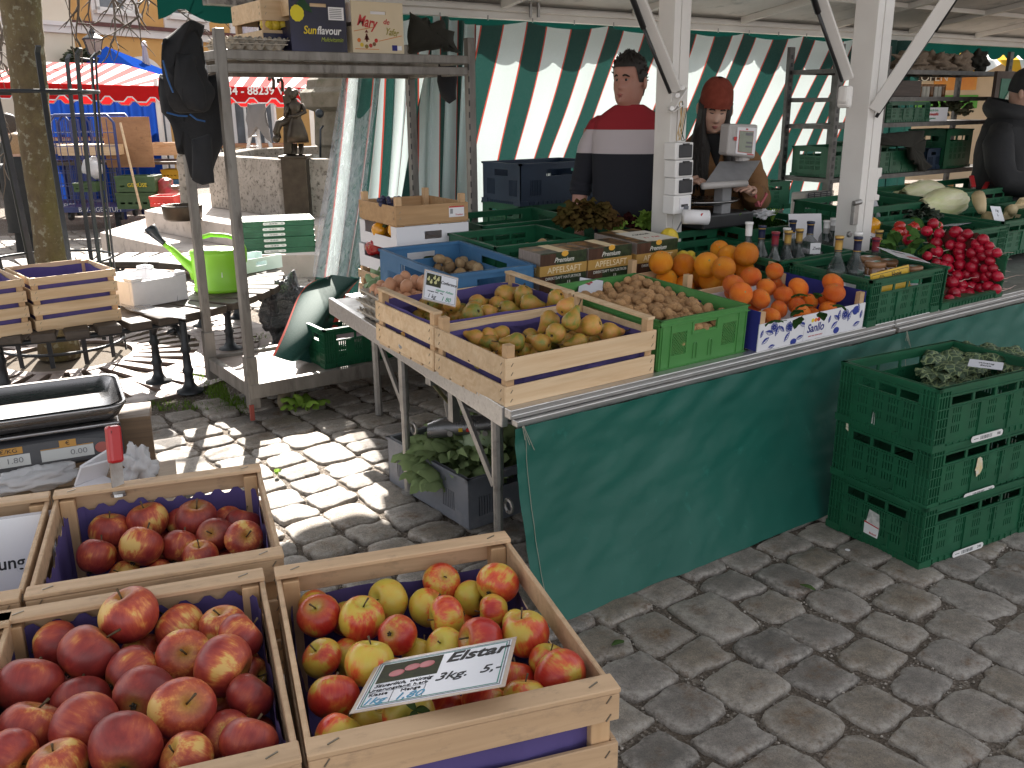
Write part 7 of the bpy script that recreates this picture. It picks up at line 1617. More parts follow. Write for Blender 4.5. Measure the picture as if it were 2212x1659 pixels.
RI, RO_ = .93, 1.37; blk = G()
for k in range(56):
    a = 2*pi*k/56; d = Vector((cos(a), sin(a), 0)); wob = rr_.uniform(-.012, .012); blk.bar(d*(RI+wob)+Vector((0, 0, .43)), d*(RO_+wob)+Vector((0, 0, .43)), .112, .042)
blk.out('seat', oldplank, bn, bev=.006)
g = G(); [g.tube([(r*cos(2*pi*k/40), r*sin(2*pi*k/40), .400) for k in range(41)], .014, 6) for r in (1.0, 1.30)]; g.out('seat_ring', iron, bn, smooth=True)
for k in range(8):
    a = -2.05+2*pi*k/8; d = Vector((cos(a), sin(a), 0)); s_ = Vector((-sin(a), cos(a), 0))
    for r in (1.30, 1.0):
        g = G(); p = d*r; g.lathe([(.075, 0), (.075, .012), (.045, .022), (.028, .05), (.024, .10), (.032, .125), (.024, .14), (.020, .22), (.030, .24), (.021, .26), (.020, .40)], 12, 0, Matrix.Translation(p)); g.out('leg', iron, bn, smooth=True)
    g = G(); g.tube([d*1.30+Vector((0, 0, .28)), d*1.25+Vector((0, 0, .35)), d*1.15+Vector((0, 0, .385)), d*1.05+Vector((0, 0, .35)), d*1.0+Vector((0, 0, .28))], .018, 6)
    g.tube([d*1.28+s_*.0+Vector((0, 0, .22))]+[d*(1.25+.035*cos(q*.8))+s_*(.06*sin(q*.8)) + Vector((0, 0, .27+.012*q)) for q in range(8)], .012, 6); g.out('scroll_bracket', iron, bn, smooth=True)
ZBn = .452
for k, (x, y, lab) in enumerate(((.632, 4.945, 'empty wooden crate with purple paper on the bench, right one'), (.205, 4.905, 'empty wooden crate with purple paper on the bench, cut by left edge'))):
    wood_crate(lab, (x, y, ZBn), .10+.02*k, .41, .46, .265, .262, ((.0, .055), (.078, .132), (.152, .206), (.228, .265)), group='wooden crates on the bench', liner=.93, rail=False)
# polystyrene box
st_ = thing('foam_box', 'white polystyrene box standing on the bench beside the wooden crates', 'foam box', (1.155, 5.20, ZBn), .30)
foam = mat('polystyrene', (.80, .80, .82), .7, (.76, .76, .78), 30, .15, 200, .002)
g = G(); W_, D_, H_, T_ = .34, .40, .165, .026
g.bx(0, W_, 0, T_, 0, H_-.02); g.bx(0, W_, D_-T_, D_, 0, H_-.02); g.bx(0, T_, T_, D_-T_, 0, H_-.02); g.bx(W_-T_, W_, T_, D_-T_, 0, H_-.02); g.bx(T_, W_-T_, T_, D_-T_, 0, .03)
for x in (0, W_-.07): g.bx(x, x+.07, 0, T_, H_-.02, H_); g.bx(x, x+.07, D_-T_, D_, H_-.02, H_)
for x in (0, W_-T_): g.bx(x, x+T_, T_, .08, H_-.02, H_); g.bx(x, x+T_, D_-.08, D_-T_, H_-.02, H_)
g.out('box_body', foam, st_, bev=.006)
bagm = mat('clear_bag_film', (.72, .74, .78), .12, (.6, .62, .66), 20, 1., 30, .03, alpha=.38, spec=.9)
crumple('plastic_bag', at(372, 668, .40)+Vector((0, -.02, -.03)), (.085, .05, .12), bagm, 'clear crumpled plastic bag hanging off the bench edge', 'plastic bag', 5, amp=.8)
outline('plastic_film', [(262,655),(330,662),(400,668),(402,690),(330,680),(270,668)], lambda x, y: at(x, y, .47), .02, bagm, 'clear film lying under the foam box on the bench', 'plastic film', .01, 2)
# watering can
WC = at(474, 628, ZBn); lime = mat('lime_plastic', (.26, .60, .035), .4, (.22, .54, .03), 5, sss=.08)
wcn = thing('watering_can', 'lime green watering can with a black rose on the bench', 'watering can', WC, -TH); k_ = depth(WC)/FPX
def wp(x, y, dy=0): p = atB(x, y, WC.x*sin(TH)+WC.y*cos(TH)+dy)-WC; return Matrix.Rotation(TH, 4, 'Z') @ p
Hc = wp(474, 533).z
g = G(); M = Matrix.Diagonal((1.32, .95, .93, 1)); g.lathe([(0, 0), (.105, 0), (.112, .01), (.112, .03), (.107, .035), (.112, Hc*.8), (.116, Hc*.92), (.112, Hc), (.085, Hc+.012), (.06, Hc+.004), (0, Hc*.9)], 30, 0, M); g.out('can_body', lime, wcn, smooth=True)
g = G(); g.tube([wp(x, y) for x, y in ((428, 600), (418, 580), (395, 562), (372, 540), (352, 524))], [.040, .034, .024, .018, .015], 12); g.out('spout', lime, wcn, smooth=True)
g = G(); g.tube([wp(x, y) for x, y in ((356, 527), (346, 518), (338, 510), (329, 499), (323, 490))], [.016, .018, .024, .034, .036], 14); g.out('rose', mat('rose_plastic', (.012, .018, .025), .35), wcn, smooth=True)
g = G(); g.tube([wp(x, y) for x, y in ((434, 545), (428, 526), (434, 513), (455, 507), (490, 509), (518, 518), (529, 538), (530, 562), (520, 583), (510, 592))], [.017]*10, 10, sq=.7); g.out('handle', lime, wcn, smooth=True)
g = G(); g.tube([wp(x, y) for x, y in ((432, 565), (420, 553), (412, 543))], [.014, .012, .008], 8); g.out('peg', lime, wcn, smooth=True)
g = G(); q = wp(477, 594, -.095); g.box(q, (.018, .002, .03)); g.out('sticker', paperw, wcn)
q = at(520, 594, ZBn); card_box('pale blue and white cardboard tray on the right bench seat', (q.x, q.y, ZBn), .35, .36, .26, .09, mat('pale_card', (.62, .72, .70), .7, (.58, .66, .66), 4))
# folded green crates on the far bench seat
q = at(505, 553, ZBn); 
for k in range(6):
    p = plastic_crate('folded flat green crate, %s from the bottom of the stack' % ORD[k], (q.x+.004*(k % 2), q.y-.005*(k % 3), ZBn+.041*k), -.32+.01*(k % 2), .60, .40, .040, green_pl, 'none', 'folded green crates stacked on the bench', ribs=False, foot=False)
    g = G(); g.bx(.01, .59, .01, .39, .028, .036); g.bx(.02, .58, .05, .06, .036, .041); g.bx(.02, .58, .2, .21, .036, .041); g.out('folded_side', green_pl, p)
    barcode_label(p, .30, .020, .16, '246', .020, -.001)
bagk = mat('dark_bag_film', (.05, .055, .065), .18, (.03, .034, .04), 8, .8, 14, .05, spec=.8, alpha=.9)
crumple('rubbish_bag', at(660, 690, .25)+Vector((0, .25, 0)), (.20, .16, .27), bagk, 'dark translucent rubbish bag standing behind the trolley', 'rubbish bag', 8, amp=.35)
# awning added over the apple stand (above the photo's frame; it keeps the apples in the shade)
aw = thing('added_shade_awning', 'green awning added out of view to shade the apple stand, on two poles', 'awning', (.6, 3.0, 0))
g = G(); g.bx(-1.5, 1.32, -1.0, 2.05, 2.60, 2.63); g.out('canopy', valm, aw)
for x in (-1.4,): 
    for y in (-.9, 1.65): g = G(); g.tube([(x, y, 0), (x, y, 2.6)], .03, 10); g.out('pole', galv, aw)
# ================================================================== the square behind: fountain, tents, houses
def LB(x, y, b): a = atB(x, y, b); return Vector((a.x*cos(TH)-a.y*sin(TH), b, a.z))     # local (right, forward, up)
def bthing(name, label, cat, group=None): return thing(name, label, cat, (0, 0, 0), -TH, group)
stone = mat('pitted_limestone', (.36, .32, .28), .9, (.25, .22, .19), 7, .5, 40, .01, c3=(.09, .075, .06), n3=26, k3=(.52, .66))
stone_d = mat('mossy_stone', (.20, .17, .13), .9, (.12, .10, .07), 5, .6, 30, .02, c3=(.07, .075, .035), n3=4)
step_m = mat('pale_step_stone', (.50, .44, .40), .85, (.42, .37, .33), 6, .2, 60, .004, c3=(.22, .19, .17), n3=9)
bronze = mat('dark_bronze', (.045, .034, .025), .42, (.07, .055, .04), 14, .2, 40, .004, metal=.75)
fo = bthing('fountain', 'stone fountain basin with mossy central column on two steps', 'fountain')
C0 = Vector((-1.62, 11.45, 0)); zb = -.07; zs1 = LB(400, 523, 9.4).z; zs2 = LB(430, 472, 9.6).z
def ngon(r, n=8, rot=pi/8): return [(C0.x+r/cos(pi/n)*cos(rot+2*pi*k/n), C0.y+r/cos(pi/n)*sin(rot+2*pi*k/n)) for k in range(n)]
g = G(); g.prism(ngon(2.95), zb-.3, zs1); g.out('lower_step', step_m, fo, bev=.01)
g = G(); g.prism(ngon(2.5), zs1, zs2); g.out('upper_step', step_m, fo, bev=.01)
zt = LB(560, 345, 9.6).z; ap = C0.y-9.62
g = G(); o_, i_ = ngon(ap), ngon(ap-.16); vs = [(x, y, zs2) for x, y in o_]+[(x, y, zt) for x, y in o_]+[(x, y, zt) for x, y in i_]+[(x, y, zs2) for x, y in i_]
g.add(vs, [(r*8+k, r*8+(k+1) % 8, ((r+1) % 4)*8+(k+1) % 8, ((r+1) % 4)*8+k) for r in range(4) for k in range(8)]); g.out('basin_wall', stone, fo, bev=.012)
g = G(); g.prism(ngon(ap-.17), zs2+.02, zt-.10); g.out('basin_water', mat('basin_water_surface', (.02, .03, .03), .08), fo)
def cap_(r): return r
g = G(); g.lathe([(.70, zs2), (.70, 1.05), (.74, 1.08), (.72, 1.45), (.86, 1.50), (.88, 1.66), (.80, 1.72), (.78, 1.80), (.60, 1.95), (.58, 2.05), (.66, 2.08), (.62, 2.2), (.60, 3.4), (0, 3.4)], 16, 0, Matrix.Translation(C0)); g.out('column', stone_d, fo, smooth=False, bev=.01)
g = G(); p = LB(690, 245, 10.6); g.sph(p, .05, 10, 8); g.tube([LB(698, 272, 10.55), LB(692, 280, 10.5), LB(692, 340, 10.5)], .012, 6); g.out('water_pipe', iron, fo, smooth=True)
for (x, y) in ((585, 165), (604, 170), (560, 0)):
    if y: g = G(); g.tube([LB(x+6, y+28, 10.5), LB(x+6, y+8, 10.5), LB(x+2, y, 10.45), LB(x-3, y+2, 10.4), LB(x-3, y+8, 10.38)], .018, 8); g.out('spout_hook', bronze, fo, smooth=True)
stt = bthing('bronze_statue', 'small bronze statue of a woman in a long skirt on the basin wall', 'statue')
bb = 9.50; a, c = LB(616, 468, bb), LB(661, 336, bb)
g = G(); g.bx(a.x, c.x, bb-.02, bb+.22, zs2, c.z); g.bx(a.x-.02, c.x+.02, bb-.04, bb+.24, c.z-.03, c.z+.0); g.out('pedestal', bronze, stt, bev=.012)
g = G(); [g.bar(LB(x0, y0, bb+.12), LB(x1, y1, bb+.12), .085, .07, side=(0, 1, 0)) for x0, y0, x1, y1 in ((623,334,622,255),(622,258,624,225),(624,228,620,205),(620,207,632,192))]; g.out('plank', bronze, stt, bev=.01)
g = G(); Cx_ = LB(645, 330, bb+.10); cx, cy = Cx_.x, bb+.10
def zz_(y): return LB(645, y, bb+.1).z
g.lathe([(.0, zz_(308)), (.115, zz_(308)), (.105, zz_(290)), (.075, zz_(268)), (.052, zz_(255)), (.062, zz_(240)), (.072, zz_(228)), (.055, zz_(222)), (.026, zz_(218)), (.022, zz_(213))], 20, 0, Matrix.Translation((cx, cy, 0)) @ Matrix.Diagonal((1, .75, 1, 1)))
for dx in (-.035, .03): g.tube([(cx+dx, cy, zz_(310)), (cx+dx, cy, zz_(328)), (cx+dx, cy-.05, zz_(333))], [.030, .022, .02], 8)
g.sph((cx-.01, cy-.01, zz_(205)), (.036, .042, .050), 14, 10); g.sph((cx, cy+.02, zz_(200)), (.042, .042, .036), 12, 8)
g.tube([(cx+.07, cy, zz_(226)), (cx+.10, cy-.03, zz_(242)), (cx+.03, cy-.09, zz_(250)), (cx-.06, cy-.07, zz_(252))], [.026, .022, .018, .014], 8); g.tube([(cx-.065, cy, zz_(226)), (cx-.08, cy-.05, zz_(242)), (cx-.09, cy-.02, zz_(252))], [.026, .02, .015], 8)
g.out('figure', bronze, stt, smooth=True)
g = G(); g.tube([LB(602, 300, 9.45), LB(597, 285, 9.45), LB(602, 268, 9.45), LB(615, 262, 9.5)], [.03, .035, .04, .045], 10); g.sph(LB(597, 300, 9.42), .04, 10, 8); g.out('water_spout', bronze, stt, smooth=True)
t = bthing('bronze_bowl', 'low round bronze bowl at the left corner of the basin', 'bowl'); p = LB(395, 464, 9.5); g = G(); g.lathe([(0, .0), (.17, 0), (.19, .02), (.20, .13), (.205, .15), (.18, .15), (.17, .06), (0, .05)], 24, 0, Matrix.Translation((p.x, p.y, zs2))); g.out('bowl_body', bronze, t, smooth=True)
t = bthing('stone_pillar', 'short pale stone pillar at the left end of the basin', 'pillar'); p = LB(408, 440, 9.8); g = G(); g.lathe([(.09, zs2), (.085, zs2+.1), (.07, zt-.12), (.085, zt-.08), (.07, zt+.02), (.05, zt+.08), (0, zt+.10)], 16, 0, Matrix.Translation((p.x, p.y, 0))); g.out('shaft', stone, t, smooth=True)
o = bthing('plywood_sheet', 'pale plywood sheet lying across the lower fountain step', 'plywood'); a = LB(190, 515, 8.9); g = G(); M = Matrix.Translation((LB(300, 522, 8.6).x, 8.62, zs1-.10)) @ Matrix.Rotation(.12, 4, 'X'); g.bx(-.8, .85, -.25, .25, 0, .014, 0, M); g.out('board', mat('pink_ply', (.52, .36, .28), .8, (.46, .31, .24), 5), o)
# striped tents
def canopy_mat(name, ca, cb, per):
    m, t, b, N, L = nodes(name); a = N.new('ShaderNodeAttribute'); a.attribute_name = 's'; f = sh(t, 'FRACT', sh(t, 'DIVIDE', a.outputs['Fac'], per)); col = ramp(t, f, [(0, ca), (.5, cb)], 'CONSTANT'); L.new(col, b.inputs[0]); b.inputs['Roughness'].default_value = .9; b.inputs['Specular IOR Level'].default_value = .05; return m
redw = canopy_mat('red_white_cloth', (.62, .05, .05), (.80, .78, .80), .26); red_c = cloth('red_cloth', (.55, .02, .022), .3); blue_c = cloth('blue_cloth', (.012, .055, .30), .25); yelw = canopy_mat('yellow_white_cloth', (.75, .40, .04), (.82, .80, .78), .5)
def tent(label, xl, xr, ye, b0, slope_pts, depth_, seed, lett=None, group='red striped market tents'):
    t = bthing('market_tent', label, 'market tent', group); A, Bp_ = LB(xl, ye[0], b0), LB(xr, ye[1], b0); w_ = Bp_.x-A.x; zE = A.z
    S_ = []; hh = LB((xl+xr)/2, slope_pts, b0+depth_/2).z
    def f(u, v):
        x = A.x+w_*u; k = 1-abs(2*v-1); inset = min(1, min(u, 1-u)*3.2); S_.append(x); return (x, b0+depth_*v, A.z+(Bp_.z-A.z)*u+(hh-zE)*k*inset**.8-.04*sin(pi*u)*0)
    g = G(); g.grid(f, 40, 17); g.out('canopy', redw, t, attr={'s': S_})
    def val(yy, dz, m_, nm, off=0):
        def f2(u, v):
            x = A.x+w_*u; ph = ((x+off)/.34) % 1; s_ = 0 if ph < .28 else (1 if .38 < ph < .9 else .5); return (x, yy, A.z+(Bp_.z-A.z)*u-(dz-.07*(1-s_))*v)
        g = G(); g.grid(f2, int(w_/.034), 4); q = g.out(nm, m_, t)
        g = G(); n = int(w_/.034); g.tube([Vector(f2(k/n, 1))-Vector((0, .004, 0)) for k in range(n+1)], .010, 4); g.out('white_edge', white_card, q); return q
    v1 = val(b0-.01, .24, red_c, 'valance'); val(b0+depth_, .32, red_c, 'valance', .1)
    if lett: text(lett, .17, ink_white, v1, (A.x+w_*.5, b0-.03, A.z-.10), (pi/2, 0, 0), bold=.02)
    for x, y in ((A.x+.12, b0+.06), (Bp_.x-.12, b0+.06), (A.x+.12, b0+depth_-.06), (Bp_.x-.12, b0+depth_-.06)):
        g = G(); g.bx(x-.03, x+.03, y-.03, y+.03, -.5, A.z-.02); g.out('pole', white_paint, t)
    return t
tent('red and white striped market tent behind the tree, left', -190, 352, (172, 186), 14.5, 128, 3.0, 1)
tent('red and white striped market tent with white lettering, right', 352, 684, (184, 190), 15.0, 118, 3.0, 2, 'Hiltensweiler 34 - 88239 Wangen')
t = bthing('blue_tent', 'blue pointed tent with dark blue walls behind the striped tents', 'market tent'); A, B_, Pk = LB(120, 190, 19.0), LB(352, 190, 19.0), LB(229, 100, 20.6)
g = G(); rr2 = [(A.x, 19, A.z), (B_.x, 19, A.z), (B_.x, 22.2, A.z), (A.x, 22.2, A.z), tuple(Pk)]; g.add(rr2, [(0, 1, 4), (1, 2, 4), (2, 3, 4), (3, 0, 4)]); g.out('canopy', blue_c, t)
g = G(); g.grid(lambda u, v: (LB(70, 300, 17.8).x+(LB(345, 300, 17.8).x-LB(70, 300, 17.8).x)*u, 17.8+.06*sin(u*60), -.4+2.1*v), 120, 4); g.out('side_wall', blue_c, t, smooth=True)
# roll container etc.
bl_m = mat('blue_frame_paint', (.03, .045, .17), .45)
def cage(label, x0, x1, y0, y1, b0, d_=.6):
    t = bthing('roll_container', label, 'roll container', 'blue roll containers'); A, B_ = LB(x0, y1, b0), LB(x1, y0, b0); zg = A.z; zt_ = B_.z
    for y in (b0, b0+d_):
        g = G(); g.tube([(A.x, y, zg), (A.x, y, zt_-.1), (A.x+.08, y, zt_), (B_.x-.08, y, zt_), (B_.x, y, zt_-.1), (B_.x, y, zg)], .020, 8); g.out('frame', bl_m, t, smooth=True)
        g = G(); W_ = B_.x-A.x
        for k in range(1, 9): g.bar((A.x+W_*k/9, y, zg+.1), (A.x+W_*k/9, y, zt_-.05), .009, .009)
        for k in range(1, 7): z = zg+.1+(zt_-zg-.15)*k/7; g.bar((A.x, y, z), (B_.x, y, z), .009, .009)
        g.out('mesh', bl_m, t)
    g = G(); g.bx(A.x-.03, B_.x+.03, b0-.03, b0+d_+.03, zg+.10, zg+.17); q = g.out('base', bl_m, t); text('BLV-EIGENTUM', .085, paperw, q, ((A.x+B_.x)/2+.1, b0-.034, zg+.135), (pi/2, 0, 0))
    for x in (A.x+.08, B_.x-.08):
        for y in (b0+.06, b0+d_-.06): g = G(); g.lathe([(.01, -.02), (.06, -.02), (.06, .02), (.01, .02)], 14, 0, Matrix.Translation((x, y, zg+.045)) @ Matrix.Rotation(pi/2, 4, 'Y')); g.out('caster', iron, t)
    g = G(); g.bx(A.x+.03, B_.x-.03, b0+.05, b0+d_-.05, zg+(zt_-zg)*.62, zg+(zt_-zg)*.72); g.out('tray', pine, t)
    return t
cage('blue roll container with wooden trays beside the plywood', 138, 243, 248, 475, 12.6); cage('blue roll container partly behind the tree trunk', 112, 150, 250, 465, 13.4)
t = bthing('plywood_board', 'stained upright plywood board behind the broomstick', 'plywood'); A, B_ = LB(232, 362, 12.9), LB(320, 252, 12.9); g = G(); g.bx(A.x, B_.x, 12.9, 12.93, A.z, B_.z); g.out('board', ply_dark, t)
t = bthing('broomstick', 'pale wooden broomstick leaning against the plywood', 'stick'); g = G(); g.tube([LB(304, 452, 11.9), LB(260, 266, 12.7)], .016, 8); g.out('shaft', pine, t)
olive = mat('olive_crate', (.05, .10, .035), .55); 
for k, (x0, x1, y0, y1, b0, m_, nm, lab) in enumerate(((252,332,380,415,12.2,olive,'plastic_crate','olive green bottle crate behind the broomstick, upper'),(254,330,416,452,12.2,olive,'plastic_crate','olive green bottle crate behind the broomstick, lower'),(325,374,424,447,10.9,matte('red_crate',(.55,.04,.03)),'plastic_crate','small red plastic box on the fountain step'),(350,386,366,387,13.4,matte('yellow_crate',(.62,.35,.02)),'plastic_crate','yellow plastic crate under the far table'),(350,386,388,398,13.4,blue_pl,'plastic_crate','blue plastic crate under the yellow one'),(322,382,308,336,13.6,pine_old,'wooden_box','long wooden box on the far table'),(484,512,320,346,14,cream_box,'cardboard_box','cream fruit carton behind the basin'),(545,585,332,346,14,matte('pink_carton',(.50,.30,.28)),'cardboard_box','pink fruit carton behind the basin'),(372,410,425,440,11.2,white_card,'cardboard_box','white box lying beside the red box'),(585,613,325,346,14,blue_pl,'plastic_crate','blue plastic crate behind the statue'),(160,205,395,415,12.0,olive,'plastic_crate','olive crate in front of the roll container'))):
    t = bthing(nm, lab, 'crate' if 'crate' in nm else 'box'); A, B_ = LB(x0, y1, b0), LB(x1, y0, b0); g = G(); B = Matrix(((1,0,0,A.x),(0,0,-1,b0+.02),(0,1,0,A.z),(0,0,0,1))); W_, H_ = B_.x-A.x, B_.z-A.z
    g.plate(W_, H_, [(W_*(.1+.2*q), W_*(.22+.2*q), H_*.3, H_*.42) for q in range(4)] if 'crate' in nm else [(W_*.4, W_*.6, H_*.6, H_*.75)], .02, B); g.bx(A.x, B_.x, b0+.28, b0+.30, A.z, B_.z); g.bx(A.x, A.x+.02, b0+.02, b0+.28, A.z, B_.z); g.bx(B_.x-.02, B_.x, b0+.02, b0+.28, A.z, B_.z); g.bx(A.x-.006, B_.x+.006, b0-.01, b0+.0, B_.z-.03, B_.z); g.out('side_panel', m_, t); g = G(); g.bx(A.x+.02, B_.x-.02, b0+.02, b0+.28, A.z+.002, A.z+.02); g.out('base', m_, t)
    if k == 0: q = text('GEMÜSE', .07, ink_yel, t, (A.x+W_*.55, b0-.005, A.z+H_*.42), (pi/2, 0, 0))
outline('plastic_bag', [(342,388),(362,380),(378,398),(398,412),(370,424),(340,418)], lambda x, y: atB(x, y, 12.4), .12, mat('red_bag', (.50, .03, .06), .35, (.05, .10, .04), 7), 'red and dark plastic bag lying behind the stone pillar', 'bag', .03, 3)
outline('tarpaulin_heap', [(182,345),(205,338),(222,365),(215,385),(195,380),(176,372)], lambda x, y: atB(x, y, 12.2), .1, film, 'white plastic wrapping hanging in the roll container', 'wrapping', .04, 6)
def far_table(label, x0, x1, y, b0, m_):
    t = bthing('market_table', label, 'table', 'far market tables'); A, B_ = LB(x0, y, b0), LB(x1, y, b0); g = G(); g.bx(A.x, B_.x, b0, b0+.8, A.z-.04, A.z); g.out('tabletop', m_, t)
    for x in (A.x+.06, (A.x+B_.x)/2, B_.x-.06): g = G(); g.bx(x-.03, x+.03, b0+.05, b0+.1, -.4, A.z-.04); g.out('leg', iron, t)
far_table('dark far market table behind the plywood and crates', 60, 408, 352, 13.2, oldplank); far_table('brown far table behind the fountain basin', 470, 616, 314, 14.2, ply_dark); far_table('far table inside the left striped tent', 20, 240, 300, 15.6, pine_old)
t = bthing('step_ladder', 'grey step ladder draped with a grey cloth behind the basin', 'ladder'); g = G(); [g.bar(LB(*p_, 13.2), LB(*q_, 13.2+dd), .05, .04) for p_, q_, dd in (((532, 345), (548, 250), 0), ((566, 345), (552, 250), 0), ((562, 345), (548, 250), .5), ((590, 340), (570, 250), .5))]; [g.bar(LB(533+k*3.2, 338-k*22, 13.2), LB(565-k*2.6, 338-k*22, 13.2), .06, .02) for k in range(4)]; g.out('frame', alu, t)
gc_ = cloth('grey_cloth', (.24, .23, .23), .2)
outline('grey_cloth', [(532,225),(575,222),(583,265),(587,310),(572,290),(560,275),(545,292),(535,300),(530,260)], lambda x, y: atB(x, y, 13.0), .08, gc_, 'grey cloth hanging over the step ladder', 'cloth', .03, 2)
for k, (x, y0, y1, b0, w_) in enumerate(((325,90,215,21,13),(540,0,120,24,25),(590,150,200,22,14))):
    t = bthing('parasol', 'closed pale grey parasol, %s' % ('beside the blue tent', 'tall one left of the shelf boxes', 'small one above the striped tent')[k], 'parasol', 'closed parasols on the square'); A, B_ = LB(x, y1, b0), LB(x, y0, b0); H_ = B_.z-A.z; r = w_*b0/FPX
    g = G(); g.grid(lambda u, v: ((r*(1-.72*v)*(1+.13*sin(u*2*pi*7)))*cos(2*pi*u)+A.x, b0+(r*(1-.72*v)*(1+.13*sin(u*2*pi*7)))*sin(2*pi*u), A.z+H_*.93*v), 42, 10, closed=True); g.out('cover', cloth('parasol_cloth_%d' % k, (.50, .48, .50), .25), t, smooth=True)
    g = G(); g.tube([(A.x, b0, -.4), (A.x, b0, B_.z)], .03, 8); g.lathe([(.0, H_*.93), (r*.5, H_*.93), (r*.42, H_*.96), (.04, H_*.98), (.05, H_), (0, H_*1.02)], 12, 0, Matrix.Translation((A.x, b0, A.z))); g.out('pole', white_paint, t)
lamp = bthing('street_lamp', 'old black street lantern on the ochre house front', 'street lamp'); q = LB(199, 75, 20); lr = .45*20*16/FPX*2/1.0*.5
g = G(); zz0, zz1 = LB(199, 118, 20).z, LB(199, 85, 20).z; g.lathe([(.12, zz0), (.20, zz1)], 6, 0, Matrix.Translation((q.x, 20, 0))); g.out('lamp_glass', mat('lamp_pane', (.30, .27, .22), .15), lamp)
g = G(); zz2, zz3 = LB(199, 72, 20).z, LB(199, 62, 20).z; g.lathe([(.23, zz1-.01), (.22, zz1+.02), (.06, zz2), (.07, zz2+.03), (.05, zz2+.05), (.03, zz3), (0, zz3+.04)], 6, 0, Matrix.Translation((q.x, 20, 0))); [g.bar((q.x+.12*cos(k*pi/3), 20+.12*sin(k*pi/3), zz0), (q.x+.2*cos(k*pi/3), 20+.2*sin(k*pi/3), zz1), .015, .015) for k in range(6)]; g.out('lamp_roof', iron, lamp)
g = G(); g.tube([(q.x, 20, zz0), (q.x, 20, zz0-.12), LB(174, 127, 20)], .03, 8); g.tube([(q.x+.05, 20, zz0-.05), LB(206, 150, 20), LB(206, 190, 20)], .03, 8); g.out('bracket', iron, lamp)
# houses: the ochre front recedes to the right
F0, F1 = Vector((-11.8, 24, 0)), Vector((-8.8, 29.6, 0)); FD = (F1-F0).normalized(); FN = Vector((FD.y, -FD.x, 0))
def fac(x, y):
    d = LB(x, y, 1.0)-Vector((0, 0, HC)); # ray in the local frame (origin at the camera)
    k = F0.dot(FN)/(d.x*FN.x+d.y*FN.y); p = Vector((0, 0, HC))+d*k; return (p-F0).dot(FD), p.z
MF = Matrix(((FD.x, FN.x, 0, F0.x), (FD.y, FN.y, 0, F0.y), (0, 0, 1, 0), (0, 0, 0, 1)))
och = mat('ochre_plaster', (.60, .34, .12), .9, (.55, .30, .10), 2, .05, 30); crm = mat('cream_plaster', (.70, .62, .50), .9, (.66, .58, .46), 2); whp = mat('white_plaster', (.72, .68, .66), .9, (.66, .62, .60), 3); brn = mat('brown_ledge', (.13, .05, .045), .8); gls = mat('window_glass', (.05, .055, .06), .12, (.12, .13, .15), 2, spec=.8)
ho = bthing('ochre_house', 'ochre house front with white window surrounds and brown ledge', 'house')
s0 = fac(143, 100)[0]
g = G(); g.bx(s0, 34, -6, 0, -1.5, 5.4, 0, MF); g.out('wall', och, ho)
def rect(x0, y0, x1, y1, pr0, pr1, m_, nm, par=ho):
    a_, b_ = fac(x0, y0), fac(x1, y1); g = G(); sa, sb_ = min(a_[0], b_[0]), max(a_[0], b_[0]); za, zb_ = min(a_[1], b_[1]), max(a_[1], b_[1]); g.bx(sa, sb_, pr0, pr1, za, zb_, 0, MF); return g.out(nm, m_, par), (sa, sb_, za, zb_)
z1, z2 = fac(240, 53)[1], fac(240, 58)[1]; zc_ = fac(143, 70)[1]; zt_ = fac(143, 43)[1]
g = G(); g.bx(s0, 34, 0, .20, zt_-.10, zt_, 0, MF); g.out('ledge', brn, ho); g = G(); g.bx(s0, 34, 0, .12, zc_, zt_-.10, 0, MF); g.out('cornice', whp, ho)
for k, (x0, x1, yb, gx0, gx1, gy) in enumerate(((195,297,58,205,288,26),(350,446,68,362,436,38),(492,575,72,502,566,46),(640,720,80,650,712,58))):
    sa, sb_ = fac(x0, 20)[0], fac(x1, 20)[0]; q0 = fac(gx0, gy); q1 = fac(gx1, gy); zsill = fac((gx0+gx1)/2, gy)[1]
    g = G(); g.bx(sa, sb_, 0, .05, zt_+.003, 5.38, 0, MF); sr = g.out('window_surround', whp, ho)
    g = G(); g.bx(q0[0], q1[0], .05, .07, zsill, zsill+1.9, 0, MF); w1 = g.out('window', gls, ho); g = G(); g.bx(q0[0]-.1, q1[0]+.1, .05, .22, zsill-.09, zsill, 0, MF); g.out('sill', whp, w1)
    g = G(); mid = (q0[0]+q1[0])/2
    for s_ in (q0[0], mid-.04, q1[0]-.08): g.bx(s_, s_+.09, .07, .11, zsill, zsill+1.9, 0, MF)
    g.bx(q0[0], q1[0], .07, .11, zsill, zsill+.09, 0, MF); g.out('frame', white_paint, w1)
    g = G(); g.bx(mid+.25, q1[0]-.1, .072, .08, zsill+.1, zsill+1.8, 0, MF); g.out('curtain', whp, w1)
